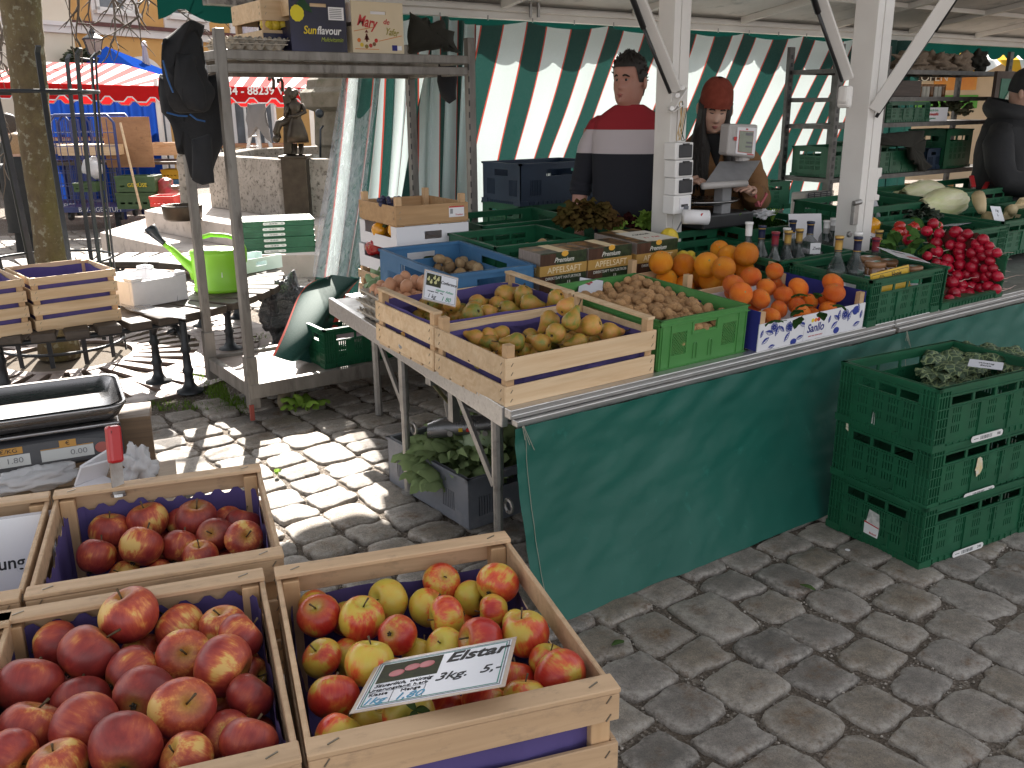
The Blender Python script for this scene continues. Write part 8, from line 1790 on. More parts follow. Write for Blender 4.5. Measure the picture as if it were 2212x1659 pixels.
# arched ground floor opening
for k, (cx, cy, rx, ry) in enumerate(((308, 172, 46, 50), (540, 190, 50, 55))):
    c_ = fac(cx, cy); e_ = fac(cx+rx, cy); t__ = fac(cx, cy-ry); R1, R2 = abs(e_[0]-c_[0]), t__[1]-c_[1]
    for sc_, pr, m_, nm in ((1., .05, whp, 'arch_surround'), (.74, .08, gls, 'arch_window')):
        pl = [(c_[0]+R1*sc_*cos(pi*q/16), c_[1]+R2*sc_*sin(pi*q/16)) for q in range(17)]+[(c_[0]-R1*sc_, -1.4), (c_[0]+R1*sc_, -1.4)]; g = G(); g.prism(pl, 0, pr, 0, MF @ Matrix(((1,0,0,0),(0,0,1,0),(0,1,0,0),(0,0,0,1)))); q_ = g.out(nm, m_, ho)
    g = G(); [g.bx(c_[0]+R1*u-.05, c_[0]+R1*u+.05, .081, .11, -1.3, c_[1]+R2*.5, 0, MF) for u in (-.4, 0, .4)]; g.out('glazing_bar', white_paint, q_)
h2 = bthing('cream_house', 'cream house wall with a stone ledge behind the tree trunk', 'house'); s1 = fac(-320, 100)[0]
g = G(); g.bx(-14, s0-.004, -5, .35, -1.5, 5.4, 0, MF); g.out('wall', crm, h2); g = G(); zl, zl2 = fac(120, 73)[1], fac(120, 54)[1]; g.bx(-14, s0-.004, .35, .52, zl2-.05, zl2+.05, 0, MF); g.bx(-14, s0-.004, .35, .45, zl, zl2-.05, 0, MF); g.out('ledge', whp, h2)
q = fac(125, 130); leafclump('climbing_shrub', Matrix.Rotation(-TH, 4, 'Z') @ (MF @ Vector((q[0], .9, q[1]-.1))), .45, 160, mat('shrub_leaf', (.04, .05, .02), .7), 'dark small shrub in front of the cream house', 'shrub', 50, .16, .06)
h3 = bthing('grey_house', 'pale grey house closing the square on the right', 'house'); g = G(); g.bx(-4, 60, 40, 46, -1.5, 8.6); g.out('wall', whp, h3); g = G(); [g.bx(-2+k*4, -.4+k*4, 39.9, 40, 2.5+3.4*j, 4.6+3.4*j) for k in range(14) for j in range(2)]; g.out('window', gls, h3)
# far right: other stalls seen through the rack
t = bthing('bakery_stall', 'beige bakery stall with flame poster seen behind the steel rack', 'market stall'); b0 = 11.5; A, B_ = LB(1830, 390, b0), LB(2330, 120, b0); bei = mat('beige_panel', (.66, .52, .36), .7, (.60, .47, .32), 3)
g = G(); g.bx(A.x, B_.x, b0, b0+1.5, A.z, B_.z); g.out('body', bei, t)
def pan(x0, y0, x1, y1, m_, nm, d_=.02): a_, c_ = LB(x0, y1, b0), LB(x1, y0, b0); g = G(); g.bx(a_.x, c_.x, b0-d_, b0-.002, a_.z, c_.z); return g.out(nm, m_, t)
fire = mat('flame_poster', (.60, .12, .02), .5, (.75, .42, .06), 3, det=6, c3=(.14, .04, .02), n3=2.2)
pan(2015, 150, 2112, 195, fire, 'poster'); pan(1960, 205, 2112, 235, matte('green_panel', (.12, .38, .06)), 'green_panel'); sgn = pan(1955, 158, 2030, 175, matte('brown_sign', (.05, .035, .025)), 'sign'); p = LB(1985, 168, b0); text('HOLZOFEN', .13, cream2, sgn, (p.x, b0-.03, p.z), (pi/2, 0, 0))
pan(1915, 285, 1995, 320, matte('tan_panel', (.55, .35, .2)), 'counter_panel'); pan(1975, 330, 2020, 350, blue_pl, 'blue_box'); pan(1950, 395, 2040, 430, matte('orange_panel', (.35, .18, .06)), 'lower_panel', .3)
S_ = []
A, B_ = LB(1880, 140, 10.8), LB(2300, 140, 10.8); zt_ = LB(2000, 95, 10.8).z
def yf(u, v): x = A.x+(B_.x-A.x)*u; S_.append(x); return (x, 10.8-.5*(1-v)*0+.5*(1-v), zt_+(A.z-zt_)*v-(.10*abs(sin(pi*x/.5)) if v == 1 else 0))
g = G(); g.grid(yf, 120, 6); g.out('striped_awning', yelw, t, attr={'s': S_})
# ================================================================== people
def skinm(name, c, c2): return mat(name, c, .5, c2, 8, .05, 200, .001, sss=.15)
hair_d = mat('dark_hair', (.010, .008, .007), .55, (.022, .016, .012), 40, .6, 120, .004, st=(6, 6, 1))
eye_w = mat('eye_white', (.30, .27, .25), .3); eye_d = mat('eye_iris', (.02, .018, .016), .2); brow_m = mat('eyebrow', (.02, .014, .010), .8); lip_m = mat('lips', (.36, .12, .10), .45)
RINGS = [(-.30,.060,.052,.060),(-.16,.058,.054,.058),(-.06,.060,.060,.062),(0,.050,.082,.062),(.05,.057,.092,.066),(.12,.063,.096,.074),(.20,.067,.097,.084),(.30,.070,.096,.092),(.40,.073,.095,.098),(.50,.075,.093,.102),(.60,.0765,.094,.104),(.70,.077,.092,.102),(.80,.073,.082,.097),(.88,.064,.066,.085),(.95,.046,.044,.062),(1.0,.012,.012,.015)]
def headpt(a, t, H=.235, wide=1.0):
    i = 0
    while i < len(RINGS)-2 and RINGS[i+1][0] < t: i += 1
    r0, r1 = RINGS[i], RINGS[i+1]; k = min(1, max(0, (t-r0[0])/(r1[0]-r0[0]))); rx, rf_, rb = [r0[j]+(r1[j]-r0[j])*k for j in (1, 2, 3)]
    c, s = cos(a), sin(a); x = rx*wide*s; y = -(rf_ if c > 0 else rb)*c       # a = 0 is the face
    def gs(da, st, t0, amp, a0=0): return amp*exp(-((a-a0)/da)**2-((t-t0)/st)**2)
    aa = (a+pi) % (2*pi)-pi; a = aa
    f = gs(.17, .055, .335, .024)+gs(.12, .12, .43, .010)+gs(.22, .05, .04, .008)+gs(.24, .03, .185, .005)-gs(.2, .012, .168, .003)+gs(.7, .04, .57, .004)
    for q in (-1, 1): f += gs(.20, .05, .495, -.010, q*.40)+gs(.28, .09, .33, .006, q*.62)
    for q in (-1, 1): f += gs(.10, .07, .42, .016, q*1.62)                       # ears
    d = Vector((x, y, 0)); L_ = d.length
    return (d*(1+f/L_) if L_ > .02 else d)+Vector((0, 0, t*H))
def add_head(g, M, wide=1., H=.235, shut=0):
    nu, ts = 40, [-.30+k*1.30/46 for k in range(47)]
    g.grid(lambda u, v: M @ headpt(2*pi*u-pi, -.30+1.30*v, H, wide), nu, 56, 0, closed=True)
    for q in (-1, 1):
        p = headpt(q*.40, .490, H, wide)
        if shut: g.tube([M @ (headpt(q*(.24+.08*k), .475-.008*sin(k*.8), H, wide)*1.006) for k in range(5)], [.001, .0026, .003, .0026, .001], 5, 3)
        else: g.sph(M @ (p+Vector((0, .004, 0))), (.014, .008, .0075), 10, 8, 1); g.sph(M @ (p+Vector((-.001, -.002, -.001))), (.0075, .005, .0075), 8, 6, 2)
        g.tube([M @ (headpt(q*(.18+.11*k), .565+.018*sin(k*1.1), H, wide)*1.005) for k in range(5)], [.0035, .0048, .0045, .004, .002], 6, 3)
        g.sph(M @ (headpt(q*1.62, .42, H, wide)), (.010, .016, .030), 10, 8, 0)
    g.tube([M @ (headpt(a_, .185+.012*(1-(a_/.26)**2), H, wide)*1.004) for a_ in (-.26, -.13, 0, .13, .26)], [.001, .0042, .0045, .0042, .001], 6, 4); g.tube([M @ (headpt(a_, .155, H, wide)*1.002) for a_ in (-.20, -.1, 0, .1, .20)], [.001, .0045, .0055, .0045, .001], 6, 4)
def add_hand(g, w, d, up, s=1., mi=0, curl=.5, side=1):
    """w wrist, d direction of the fingers, up = back of the hand, side = thumb side"""
    d = Vector(d).normalized(); up = Vector(up); up = (up-d*up.dot(d)).normalized(); r = d.cross(up)*side; w = Vector(w)
    g.tube([w-d*.01, w+d*.02*s, w+d*.05*s, w+d*.085*s], [.026*s, .032*s, .038*s, .034*s], 12, mi, sq=.5)
    for k, (o, L_) in enumerate(((-.027, .068), (-.009, .078), (.009, .073), (.026, .058))):
        b = w+d*.082*s+r*o*s; pts = [b]; dd = d.copy()
        for j in range(3): dd = (dd*cos(curl*.6)-up*sin(curl*.6)).normalized(); pts.append(pts[-1]+dd*L_*s*(.45, .32, .23)[j])
        g.tube(pts, [.0088*s, .0082*s, .0074*s, .0055*s], 8, mi)
    b = w+d*.03*s-r*.034*s; g.tube([b, b-r*.022*s+d*.025*s-up*.008*s, b-r*.026*s+d*.052*s-up*.018*s], [.012*s, .0095*s, .007*s], 8, mi)
def loft(g, rings, mi=0, n=32, wr=0, seed=0, M=None):
    def pt(u, v):
        k = v*(len(rings)-1); i = min(len(rings)-2, int(k)); f = k-i; f = f*f*(3-2*f); q = [rings[i][j]+(rings[i+1][j]-rings[i][j])*f for j in range(5)]
        a = 2*pi*u; c, s = cos(a), sin(a); e = .82; x = q[1]*math.copysign(abs(s)**e, s); y = -q[2]*math.copysign(abs(c)**e, c); w_ = 1+wr*mnoise.noise((s*2.2+seed, c*2.2, q[0]*5.5))+wr*.5*mnoise.noise((s*5+seed, c*5, q[0]*12)); return Vector((x*w_+q[3], y*w_+q[4], q[0]))
    g.grid(lambda u, v: (M @ pt(u, v) if M else pt(u, v)), n, 44, mi, closed=True)
def banded(name, bands):
    m, t, b, N, L = nodes(name); tc = N.new('ShaderNodeTexCoord'); sp = N.new('ShaderNodeSeparateXYZ'); L.new(tc.outputs['Object'], sp.inputs[0]); f = sh(t, 'DIVIDE', sp.outputs[2], 2.); col = ramp(t, f, bands, 'CONSTANT'); co = coords(t, rnd=False); col = mixc(t, noise(t, co, 60, 3), col, mixc(t, .5, col, (0, 0, 0)), 'MIX') if 0 else col
    L.new(col, b.inputs[0]); b.inputs['Roughness'].default_value = .9; bumpn(t, noise(t, co, 260, 3), .3, .002); return m
# --- the man
mp_ = atB(1361, 168, 4.80); mz = mp_.z-1.585
man = thing('person', 'man in a red, white and navy striped sweater looking left', 'person', (mp_.x, mp_.y, mz), radians(-52))
sk = skinm('ruddy_skin', (.46, .25, .19), (.41, .19, .145)); G_ = G()
Mh = Matrix.Translation((0, -.01, 1.475)) @ Matrix.Rotation(radians(-22), 4, 'Z') 
man.scale = (.93, .93, .99)
add_head(G_, Mh, 1.06)
loft(G_, [(.80, .16, .11, 0, 0), (1.0, .16, .11, 0, 0), (1.25, .18, .12, 0, 0), (1.36, .15, .09, 0, .01), (1.42, .065, .065, 0, .005), (1.47, .058, .058, 0, 0)], 0, 28)
WRr, WRl = Vector((-.265, -.02, .86)), Vector((.26, -.12, .95))
G_.tube([(-.20, .01, 1.345), (-.255, .015, 1.10), (-.262, .01, 1.06), (-.268, -.005, .98), WRr], [.05, .046, .045, .042, .028], 14)
G_.tube([(.20, .01, 1.345), (.26, .02, 1.08), WRl], [.05, .044, .028], 12)
add_hand(G_, WRr, (-.02, -.05, -1), (-.9, -.2, 0), 1., 0, .5, -1); add_hand(G_, WRl, (-.3, -.4, -.5), (.5, -.5, .3), 1., 0, .5, 1)
G_.out('body', [sk, eye_w, eye_d, brow_m, lip_m], man, smooth=True)
zr, zw = atB(1360, 279, 4.5).z-mz, atB(1360, 334, 4.5).z-mz
swm = banded('striped_sweater', [(0, (.012, .013, .020)), (zw/2, (.47, .42, .44)), (zr/2, (.27, .014, .022))])
g = G(); loft(g, [(.86, .185, .13, 0, 0), (.95, .19, .135, 0, -.005), (1.10, .195, .138, 0, 0), (1.22, .198, .138, 0, 0), (1.32, .208, .130, 0, .005), (1.395, .192, .108, 0, .012), (1.435, .138, .092, 0, .012), (1.465, .088, .084, 0, .004), (1.472, .074, .074, 0, .002)], 0, 40, .035, 3)
for s_, pts in ((-1, [(-.10, .01, 1.385), (-.168, .01, 1.358), (-.218, .012, 1.25), (-.244, .014, 1.14), (-.262, .012, 1.08), (-.264, .008, 1.035), (-.265, .005, 1.015)]), (1, [(.10, .01, 1.385), (.168, .01, 1.358), (.220, .012, 1.24), (.262, .016, 1.10), (.262, -.02, 1.05)])):
    r = [.045, .064, .068, .063, .060, .062, .055][:len(pts)]; P_ = []; R_ = []
    for i in range(len(pts)-1):
        for k in range(5): P_.append(Vector(pts[i]).lerp(Vector(pts[i+1]), k/5)); R_.append((r[i]+(r[i+1]-r[i])*k/5)*(1+(.05*sin(i*9+k*2.6) if i > 3 else .015*sin(i*5+k*2))))
    g.tube(P_+[Vector(pts[-1])], R_+[r[-1]], 18)
g.out('sweater', swm, man, smooth=True)
g = G(); loft(g, [(0.02, .09, .08, -.09, 0), (.45, .085, .085, -.09, 0), (.80, .175, .125, 0, 0), (.90, .18, .128, 0, 0)], 0, 28, .03, 9); loft(g, [(0.02, .09, .08, .09, 0), (.45, .085, .085, .09, 0), (.80, .12, .115, .03, 0)], 0, 24, .03, 5); g.out('trousers', mat('dark_jeans', (.012, .015, .025), .9), man, smooth=True)
g = G(); rr_ = random.Random(5)
def hfn(u, v):
    a = 2*pi*u-pi; t0 = .74 if abs(a) < .9 else (.44 if 1.25 < abs(a) < 1.9 else (.78-.34*(abs(a)-.9)/.35 if abs(a) <= 1.25 else .18)); t_ = t0+(1.02-t0)*v
    p = headpt(a, min(1, t_), .235, 1.06); c = Vector((0, .01, .12)); k = 1.045+.02*min(1, v*4)+.035*mnoise.noise((a*5, t_*14, 2))*min(1, v*3); q = c+(p-c)*k; q.z += (.012+.010*mnoise.noise((a*9, v*9, 4)))*max(0, v-.25)*(1 if abs(a) < 1.9 else .5); return Mh @ q
g.grid(hfn, 64, 18, closed=True)
for k in range(150):
    a = rr_.uniform(-pi, pi); v = rr_.uniform(.25, 1); p = Vector(hfn((a+pi)/(2*pi), v)); d = (p-Mh @ Vector((0, .01, .10))).normalized()+Vector((rr_.uniform(-.3, .3), rr_.uniform(-.5, .1), .2)); g.tube([p-d*.006, p+d*.005, p+d*.010], [.006, .004, .001], 4)
g.out('hair', hair_d, man, smooth=True)
# --- the woman at the scale
wp_ = atB(1536, 232, 4.98); wz = wp_.z-1.475
wo = thing('person', 'woman in a rust beanie and brown jacket typing at the scale', 'person', (wp_.x, wp_.y, wz), radians(-30))
sk2 = skinm('fair_skin', (.52, .33, .25), (.47, .27, .20)); G_ = G()
Mw_ = Matrix.Translation((0, -.03, 1.375)) @ Matrix.Rotation(radians(-10), 4, 'Z') @ Matrix.Rotation(radians(20), 4, 'X') @ Matrix.Rotation(radians(4), 4, 'Y')
add_head(G_, Mw_, .94, .222, 1)
loft(G_, [(.80, .14, .10, 0, 0), (1.0, .13, .10, 0, 0), (1.2, .155, .11, 0, 0), (1.29, .13, .08, 0, 0), (1.335, .055, .055, 0, -.005), (1.40, .05, .05, 0, -.02)], 0, 28)
IM = (Matrix.Translation(wo.location) @ Matrix.Rotation(radians(-30), 4, 'Z')).inverted()
HR, HL = IM @ atB(1478, 398, 4.60), IM @ atB(1625, 412, 4.66)
HRt, HLt = IM @ atB(1515, 384, 4.50), IM @ atB(1590, 398, 4.56)
G_.tube([(-.17, 0, 1.25), (-.23, -.06, 1.03), HR], [.042, .038, .024], 12); G_.tube([(.17, 0, 1.25), (.23, -.06, 1.03), HL], [.042, .038, .024], 12)
add_hand(G_, HR, HRt-HR, (0, -.2, 1), .95, 0, .55, -1); add_hand(G_, HL, HLt-HL, (0, -.2, 1), .95, 0, .45, 1)
G_.out('body', [sk2, eye_w, eye_d, brow_m, lip_m], wo, smooth=True)
tan = mat('tan_jacket_cloth', (.21, .105, .04), .85, (.165, .08, .03), 10, .3, 120, .003)
g = G(); loft(g, [(.72, .21, .16, 0, 0), (.9, .205, .155, 0, 0), (1.05, .20, .15, 0, 0), (1.18, .205, .145, 0, 0), (1.26, .19, .12, 0, .005), (1.31, .12, .095, 0, .005), (1.345, .085, .085, 0, .0), (1.35, .075, .075, 0, 0)], 0, 36, .05, 6)
for s_, H_ in ((-1, HR), (1, HL)):
    P_ = [Vector((s_*.15, .0, 1.27)), Vector((s_*.205, -.01, 1.19)), Vector((s_*.245, -.03, 1.08)), Vector((s_*.255, -.06, 1.00))]; P_ += [P_[-1].lerp(H_, k) for k in (.3, .6, .85)]; Q_ = []; R_ = []; r = [.065, .078, .076, .074, .066, .058, .05]
    for i in range(len(P_)-1):
        for k in range(4): Q_.append(P_[i].lerp(P_[i+1], k/4)); R_.append((r[i]+(r[i+1]-r[i])*k/4)*(1+.04*sin(i*7+k*2.1)))
    g.tube(Q_+[P_[-1]], R_+[r[-1]], 16)
g.out('jacket', tan, wo, smooth=True)
g = G(); g.grid(lambda u, v: ((u-.5)*.11*(1.15-v*.9), -.118-.03*cos((u-.5)*3)+.018*(1-v)*0+.03*(v-.5)*-1*0-.012*sin(pi*v)+.05*(1-v), 1.345-.20*v), 8, 10); g.out('black_top', mat('black_knit', (.010, .010, .011), .95), wo, smooth=True)
g = G(); g.tube([(0, -.150, 1.14), (0, -.158, 1.0), (0, -.160, .85)], .004, 6); g.out('zip', matte('zip', (.10, .07, .04)), wo)
g = G(); rr_ = random.Random(9)
g.grid(lambda u, v: Mw_ @ (lambda p, c: c+(p-c)*1.06)(headpt(1.05+(2*pi-2.1)*u-0, .10+.75*v, .222, .94), Vector((0, .01, .11))), 30, 14)
for s_ in (-1, 1):
    for k in range(26):
        a = s_*(.95+.9*rr_.random()); p0 = Mw_ @ (headpt(a, .60, .222, .94)*1.03); p1_ = Mw_ @ (headpt(a, .15, .222, .94)*1.12); f_ = rr_.uniform(0, 1); x_ = s_*(.055+.06*f_); p2_ = Vector((x_+.01*rr_.uniform(-1, 1), -.10-.035*(1-f_)+.02*rr_.random(), 1.27)); p3 = Vector((x_*1.0+.012*rr_.uniform(-1, 1), -.155+.02*rr_.random(), 1.14+.03*rr_.uniform(-1, 1))); g.tube([p0, p0.lerp(p1_, .5), p1_, p2_, p3, p3+Vector((s_*.004, -.006, -.07*rr_.random()-.03))], [.013, .016, .018, .018, .012, .002], 6)
g.out('hair', hair_d, wo, smooth=True)
rust_m = mat('rust_knit', (.21, .038, .020), .95, (.15, .027, .014), 30, .5, 120, .004)
g = G()
def bfn(u, v):
    a = 2*pi*u-pi; t_ = .60+.42*v if abs(a) < 1.3 else .42+.60*v; t_ = .60+.42*v-(.16*(1-v)*min(1, max(0, (abs(a)-.5)/1.3))); p = headpt(a, min(1, t_), .222, .94); c = Vector((0, .01, .11)); q = c+(p-c)*(1.13+.02*(1 if v < .38 else 0)+.010*abs(sin(a*30))); q.z += .035*max(0, v-.3); return Mw_ @ q
g.grid(bfn, 180, 16, closed=True); g.out('beanie', rust_m, wo, smooth=True)
# --- person in the black coat at the right edge
rp_ = atB(2196, 205, 6.0); rz_ = rp_.z-1.49
pr = thing('person', 'person in black hooded coat and black beanie at the right edge', 'person', (rp_.x, rp_.y, rz_), radians(12))
G_ = G(); Mr = Matrix.Translation((0, -.03, 1.40)) @ Matrix.Rotation(radians(14), 4, 'X'); add_head(G_, Mr, .94, .222, 1); loft(G_, [(.8, .14, .10, 0, 0), (1.2, .155, .11, 0, 0), (1.30, .13, .08, 0, 0), (1.345, .055, .055, 0, 0), (1.42, .05, .05, 0, -.02)], 0, 24)
hA, hB = Vector((-.12, -.33, .93)), Vector((.15, -.33, .93)); G_.tube([(-.17, 0, 1.25), (-.26, -.08, 1.0), hA], [.045, .04, .025], 10); G_.tube([(.17, 0, 1.25), (.26, -.08, 1.0), hB], [.045, .04, .025], 10); add_hand(G_, hA, (.4, -.7, -.3), (0, 0, 1), 1., 0, .6, -1); add_hand(G_, hB, (-.4, -.7, -.3), (0, 0, 1), 1., 0, .6, 1); G_.out('body', [sk2, eye_w, eye_d, brow_m, lip_m], pr, smooth=True)
blc = mat('black_coat_cloth', (.008, .0085, .010), .75, (.013, .0135, .016), 12, .4, 40, .006)
g = G(); loft(g, [(.45, .24, .19, 0, 0), (.8, .25, .19, 0, 0), (1.05, .245, .185, 0, 0), (1.2, .25, .17, 0, 0), (1.30, .22, .15, 0, .01), (1.36, .13, .12, 0, .02), (1.41, .10, .10, 0, .02)], 0, 36, .08, 2)
for s_, H_ in ((-1, hA), (1, hB)): g.tube([(s_*.17, .01, 1.29), (s_*.24, 0, 1.20), (s_*.29, -.04, 1.08), (s_*.29, -.09, .98), Vector((s_*.29, -.09, .98)).lerp(H_, .5), Vector((s_*.29, -.09, .98)).lerp(H_, .85)], [.07, .09, .085, .085, .075, .055], 16)
g.out('coat', blc, pr, smooth=True); g = G(); g.grid(lambda u, v: ((.135+.03*sin(pi*v))*cos(2*pi*u), .03+(.125+.03*sin(pi*v))*sin(2*pi*u), 1.33+.12*v+.03*sin(2*pi*u)), 30, 8, closed=True); g.out('hood', blc, pr, smooth=True)
g = G(); g.grid(lambda u, v: Mr @ (lambda p, c: c+(p-c)*1.12+Vector((0, 0, .02*v)))(headpt(2*pi*u-pi, .58+.42*v-.15*(1-v)*min(1, abs(2*pi*u-pi)/1.6), .222, .94), Vector((0, .01, .11))), 48, 12, closed=True); g.out('beanie', blc, pr, smooth=True)
# --- two people far left behind the guard
for k, (x, y, b0, hcol, coat, lab, rz, hz) in enumerate(((19, 268, 11.6, (.05, .035, .025), (.02, .022, .02), 'dark haired man in a dark coat behind the iron guard, left edge', -1.9, 1.60), (34, 312, 10.6, (.30, .19, .10), (.010, .011, .012), 'blonde person in black seen from behind the tree trunk', 2.4, 1.52))):
    p = atB(x, y, b0); z0 = p.z-hz; t = thing('person', lab, 'person', (p.x, p.y, z0), rz); G_ = G(); Mq = Matrix.Translation((0, -.02, hz-.115)); add_head(G_, Mq); loft(G_, [(.8, .15, .1, 0, 0), (hz-.25, .15, .1, 0, 0), (hz-.15, .05, .05, 0, 0), (hz-.1, .05, .05, 0, 0)], 0, 16); w1, w2 = Vector((-.2, -.22, .95)), Vector((.2, -.22, .95)); add_hand(G_, w1, (0, -1, -.2), (0, 0, 1), 1., 0, .5, -1); add_hand(G_, w2, (0, -1, -.2), (0, 0, 1), 1., 0, .5, 1); G_.out('body', [sk2, eye_w, eye_d, brow_m, lip_m], t, smooth=True)
    cm_ = mat('coat_%s' % ('dark', 'black')[k], coat, .8); g = G(); loft(g, [(.55, .23, .17, 0, 0), (1.0, .22, .16, 0, 0), (hz-.27, .23, .14, 0, 0), (hz-.17, .13, .1, 0, 0), (hz-.13, .07, .07, 0, 0)], 0, 24, .05, k)
    for s_ in (-1, 1): g.tube([(s_*.17, 0, hz-.24), (s_*.26, -.02, hz-.42), (s_*.25, -.08, 1.0), (s_*.2, -.2, .95)], [.07, .08, .07, .05], 12)
    g.out('coat', cm_, t, smooth=True); g = G(); loft(g, [(.0, .10, .09, -.09, 0), (.6, .13, .12, -.03, 0)], 0, 16); loft(g, [(.0, .10, .09, .09, 0), (.6, .13, .12, .03, 0)], 0, 16); g.out('trousers', cm_, t, smooth=True)
    g = G(); g.grid(lambda u, v: Mq @ (lambda p_, c: c+(p_-c)*1.10)(headpt(2*pi*u-pi, min(1, (.68 if abs(2*pi*u-pi) < .8 else .1)+((1.0-(.68 if abs(2*pi*u-pi) < .8 else .1)))*v), .235), Vector((0, .01, .12))), 40, 12, closed=True); g.out('hair', mat('hair_%d' % k, hcol, .6, tuple(q*.6 for q in hcol), 40, st=(5, 5, 1)), t, smooth=True)
# ================================================================== scale with customer display
rg = thing('checkout_scale', 'grey checkout scale with customer display on a column', 'scale', atY(1570, 470, 3.12)); r0 = Vector(rg.location); grey_h = mat('light_grey_housing', (.42, .40, .39), .45, (.38, .36, .35), 4); grey_b = mat('mid_grey_housing', (.24, .24, .25), .45)
def slab(g, pts, th): 
    P_ = [Vector(p)-r0 for p in pts]; n = (P_[1]-P_[0]).cross(P_[-1]-P_[0]).normalized()*th; k = len(P_); g.add(P_+[p+n for p in P_], [tuple(range(k))[::-1], tuple(range(k, 2*k))]+[(i, (i+1) % k, k+(i+1) % k, k+i) for i in range(k)])
Yq = 3.10; qd = [atY(1571, 335, Yq), atY(1632, 343, Yq-.02), atY(1639, 269, Yq-.02), atY(1577, 267, Yq)]
g = G(); slab(g, qd, -.07); dsp = g.out('display_housing', grey_h, rg, bev=.012, seg=3)
def onq(u0, u1, v0, v1, off):
    def L_(u, v): a = qd[0].lerp(qd[1], u); b_ = qd[3].lerp(qd[2], u); return a.lerp(b_, v)
    P_ = [L_(u0, v0), L_(u1, v0), L_(u1, v1), L_(u0, v1)]; n = (P_[1]-P_[0]).cross(P_[3]-P_[0]).normalized(); return [p+n*off for p in P_]
for nm, uv, m_, of in (('display_frame', (.26, .93, .08, .90), white_card, .002), ('red_line', (.33, .83, .135, .80), ink_red, .003), ('display_screen', (.34, .82, .15, .79), mat('lcd_green_grey', (.30, .33, .27), .25), .004), ('display_text', (.55, .80, .66, .74), ink_grey, .005), ('display_text', (.60, .80, .42, .48), ink_grey, .005), ('display_text', (.58, .80, .30, .36), ink_grey, .005), ('button', (.16, .26, .48, .60), ink_red, .004), ('maker_mark', (.66, .9, .09, .12), ink_red, .004), ('maker_mark', (.55, .62, .83, .87), ink_red, .004)):
    g = G(); slab(g, onq(*uv, of), .0012); g.out(nm, m_, dsp)
pnl = [atY(1518, 402, 3.05), atY(1612, 396, 3.02), atY(1643, 346, 3.16), atY(1555, 348, 3.18)]; g = G(); slab(g, pnl, -.022); kp = g.out('keyboard_panel', grey_b, rg, bev=.004); g = G(); g.tube([pnl[0]-r0, pnl[1]-r0], .016, 12); g.out('panel_edge', grey_h, kp, smooth=True)
g = G(); a, b_ = atY(1569, 402, 3.10)-r0, atY(1569, 478, 3.12)-r0; g.bx(a.x-.032, a.x+.032, -.03, .03, b_.z, a.z); g.out('column', grey_b, rg, bev=.006); g = G(); a, b_ = atY(1604, 346, 3.13)-r0, atY(1604, 338, 3.13)-r0; g.tube([a, b_], .035, 12); g.out('neck', grey_h, rg)
g = G(); c = atY(1520, 440, 3.22)-r0; g.lathe([(.0, 0), (.15, .002), (.19, .016), (.195, .022), (.19, .024), (.15, .010), (0, .008)], 32, 0, Matrix.Translation(c) @ Matrix.Diagonal((1, .8, 1, 1))); g.out('weighing_pan', steel, rg, smooth=True); g = G(); c = atY(1530, 462, 3.22)-r0; g.box(c+Vector((0, 0, -.02)), (.36, .28, .07)); g.out('scale_base', blackpl, rg, bev=.01)
a, b_ = atY(1476, 468, 3.04), atY(1530, 470, 2.98); t = thing('paper_roll', 'white paper roll with a red mark beside the white post', 'paper roll', a); g = G(); g.tube([(0, 0, 0), b_-a], .034, 20); q = g.out('roll', paperw, t, smooth=True); g = G(); [g.tube([(b_-a)*u+Vector((0, -.030, .012)), (b_-a)*u+Vector((0, -.034, .012))], .009, 12) for u in (.55,)]; g.out('red_mark', ink_red, q)
for k, (x0, y0, x1, y1, Y_, lab) in enumerate(((1590, 462, 1705, 415, 3.55, 'green plastic crate of odds and ends right of the woman'),)):
    a = atY(x0, y0, Y_); b_ = atY(x1, y0, Y_); plastic_crate(lab, a, 0, b_.x-a.x, .35, .16, green_pl, 'ifco', ribs=False)
crumple('plastic_bag', atY(1640, 402, 3.5), (.09, .06, .05), mat('green_bag_film', (.02, .22, .09), .3, (.015, .15, .06), 9, 1., 20, .03), 'green plastic bag lying behind the checkout scale', 'plastic bag', 12, amp=.7)
crumple('plastic_film', atY(1648, 462, 3.1), (.07, .05, .025), film, 'crumpled white film right of the checkout scale', 'plastic film', 15, amp=.7)
t = thing('clothes_peg', 'pair of faded red handles lying right of the checkout scale', 'handles', atY(1638, 445, 3.12)); [(lambda g: (g.bar((0, 0, 0), (dx, 0, .06), .025, .014), g.out('handle', matte('pink_red_%d' % k, (.42, .10, .11)), t)))(G()) for k, dx in enumerate((-.04, .05))]
a, b_ = atY(1742, 470, 4.2), atY(1800, 413, 4.2); t = thing('fan_heater', 'grey wire fronted heater standing left of the right white post', 'heater', a); W_, H_ = b_.x-a.x, b_.z-a.z; g = G(); g.bx(0, W_, .02, .15, 0, H_); g.out('heater_body', grey_h, t, bev=.01); g = G(); [g.bx(0, W_, -.004, .0, H_*k/12, H_*k/12+.006) for k in range(13)]; [g.bx(W_*k/4-.003, W_*k/4+.003, -.002, .002, 0, H_) for k in range(5)]; g.out('grille', iron, t); g = G(); g.bx(W_*.72, W_*.86, -.008, 0, H_*.45, H_*.58); g.out('switch', blackpl, t)
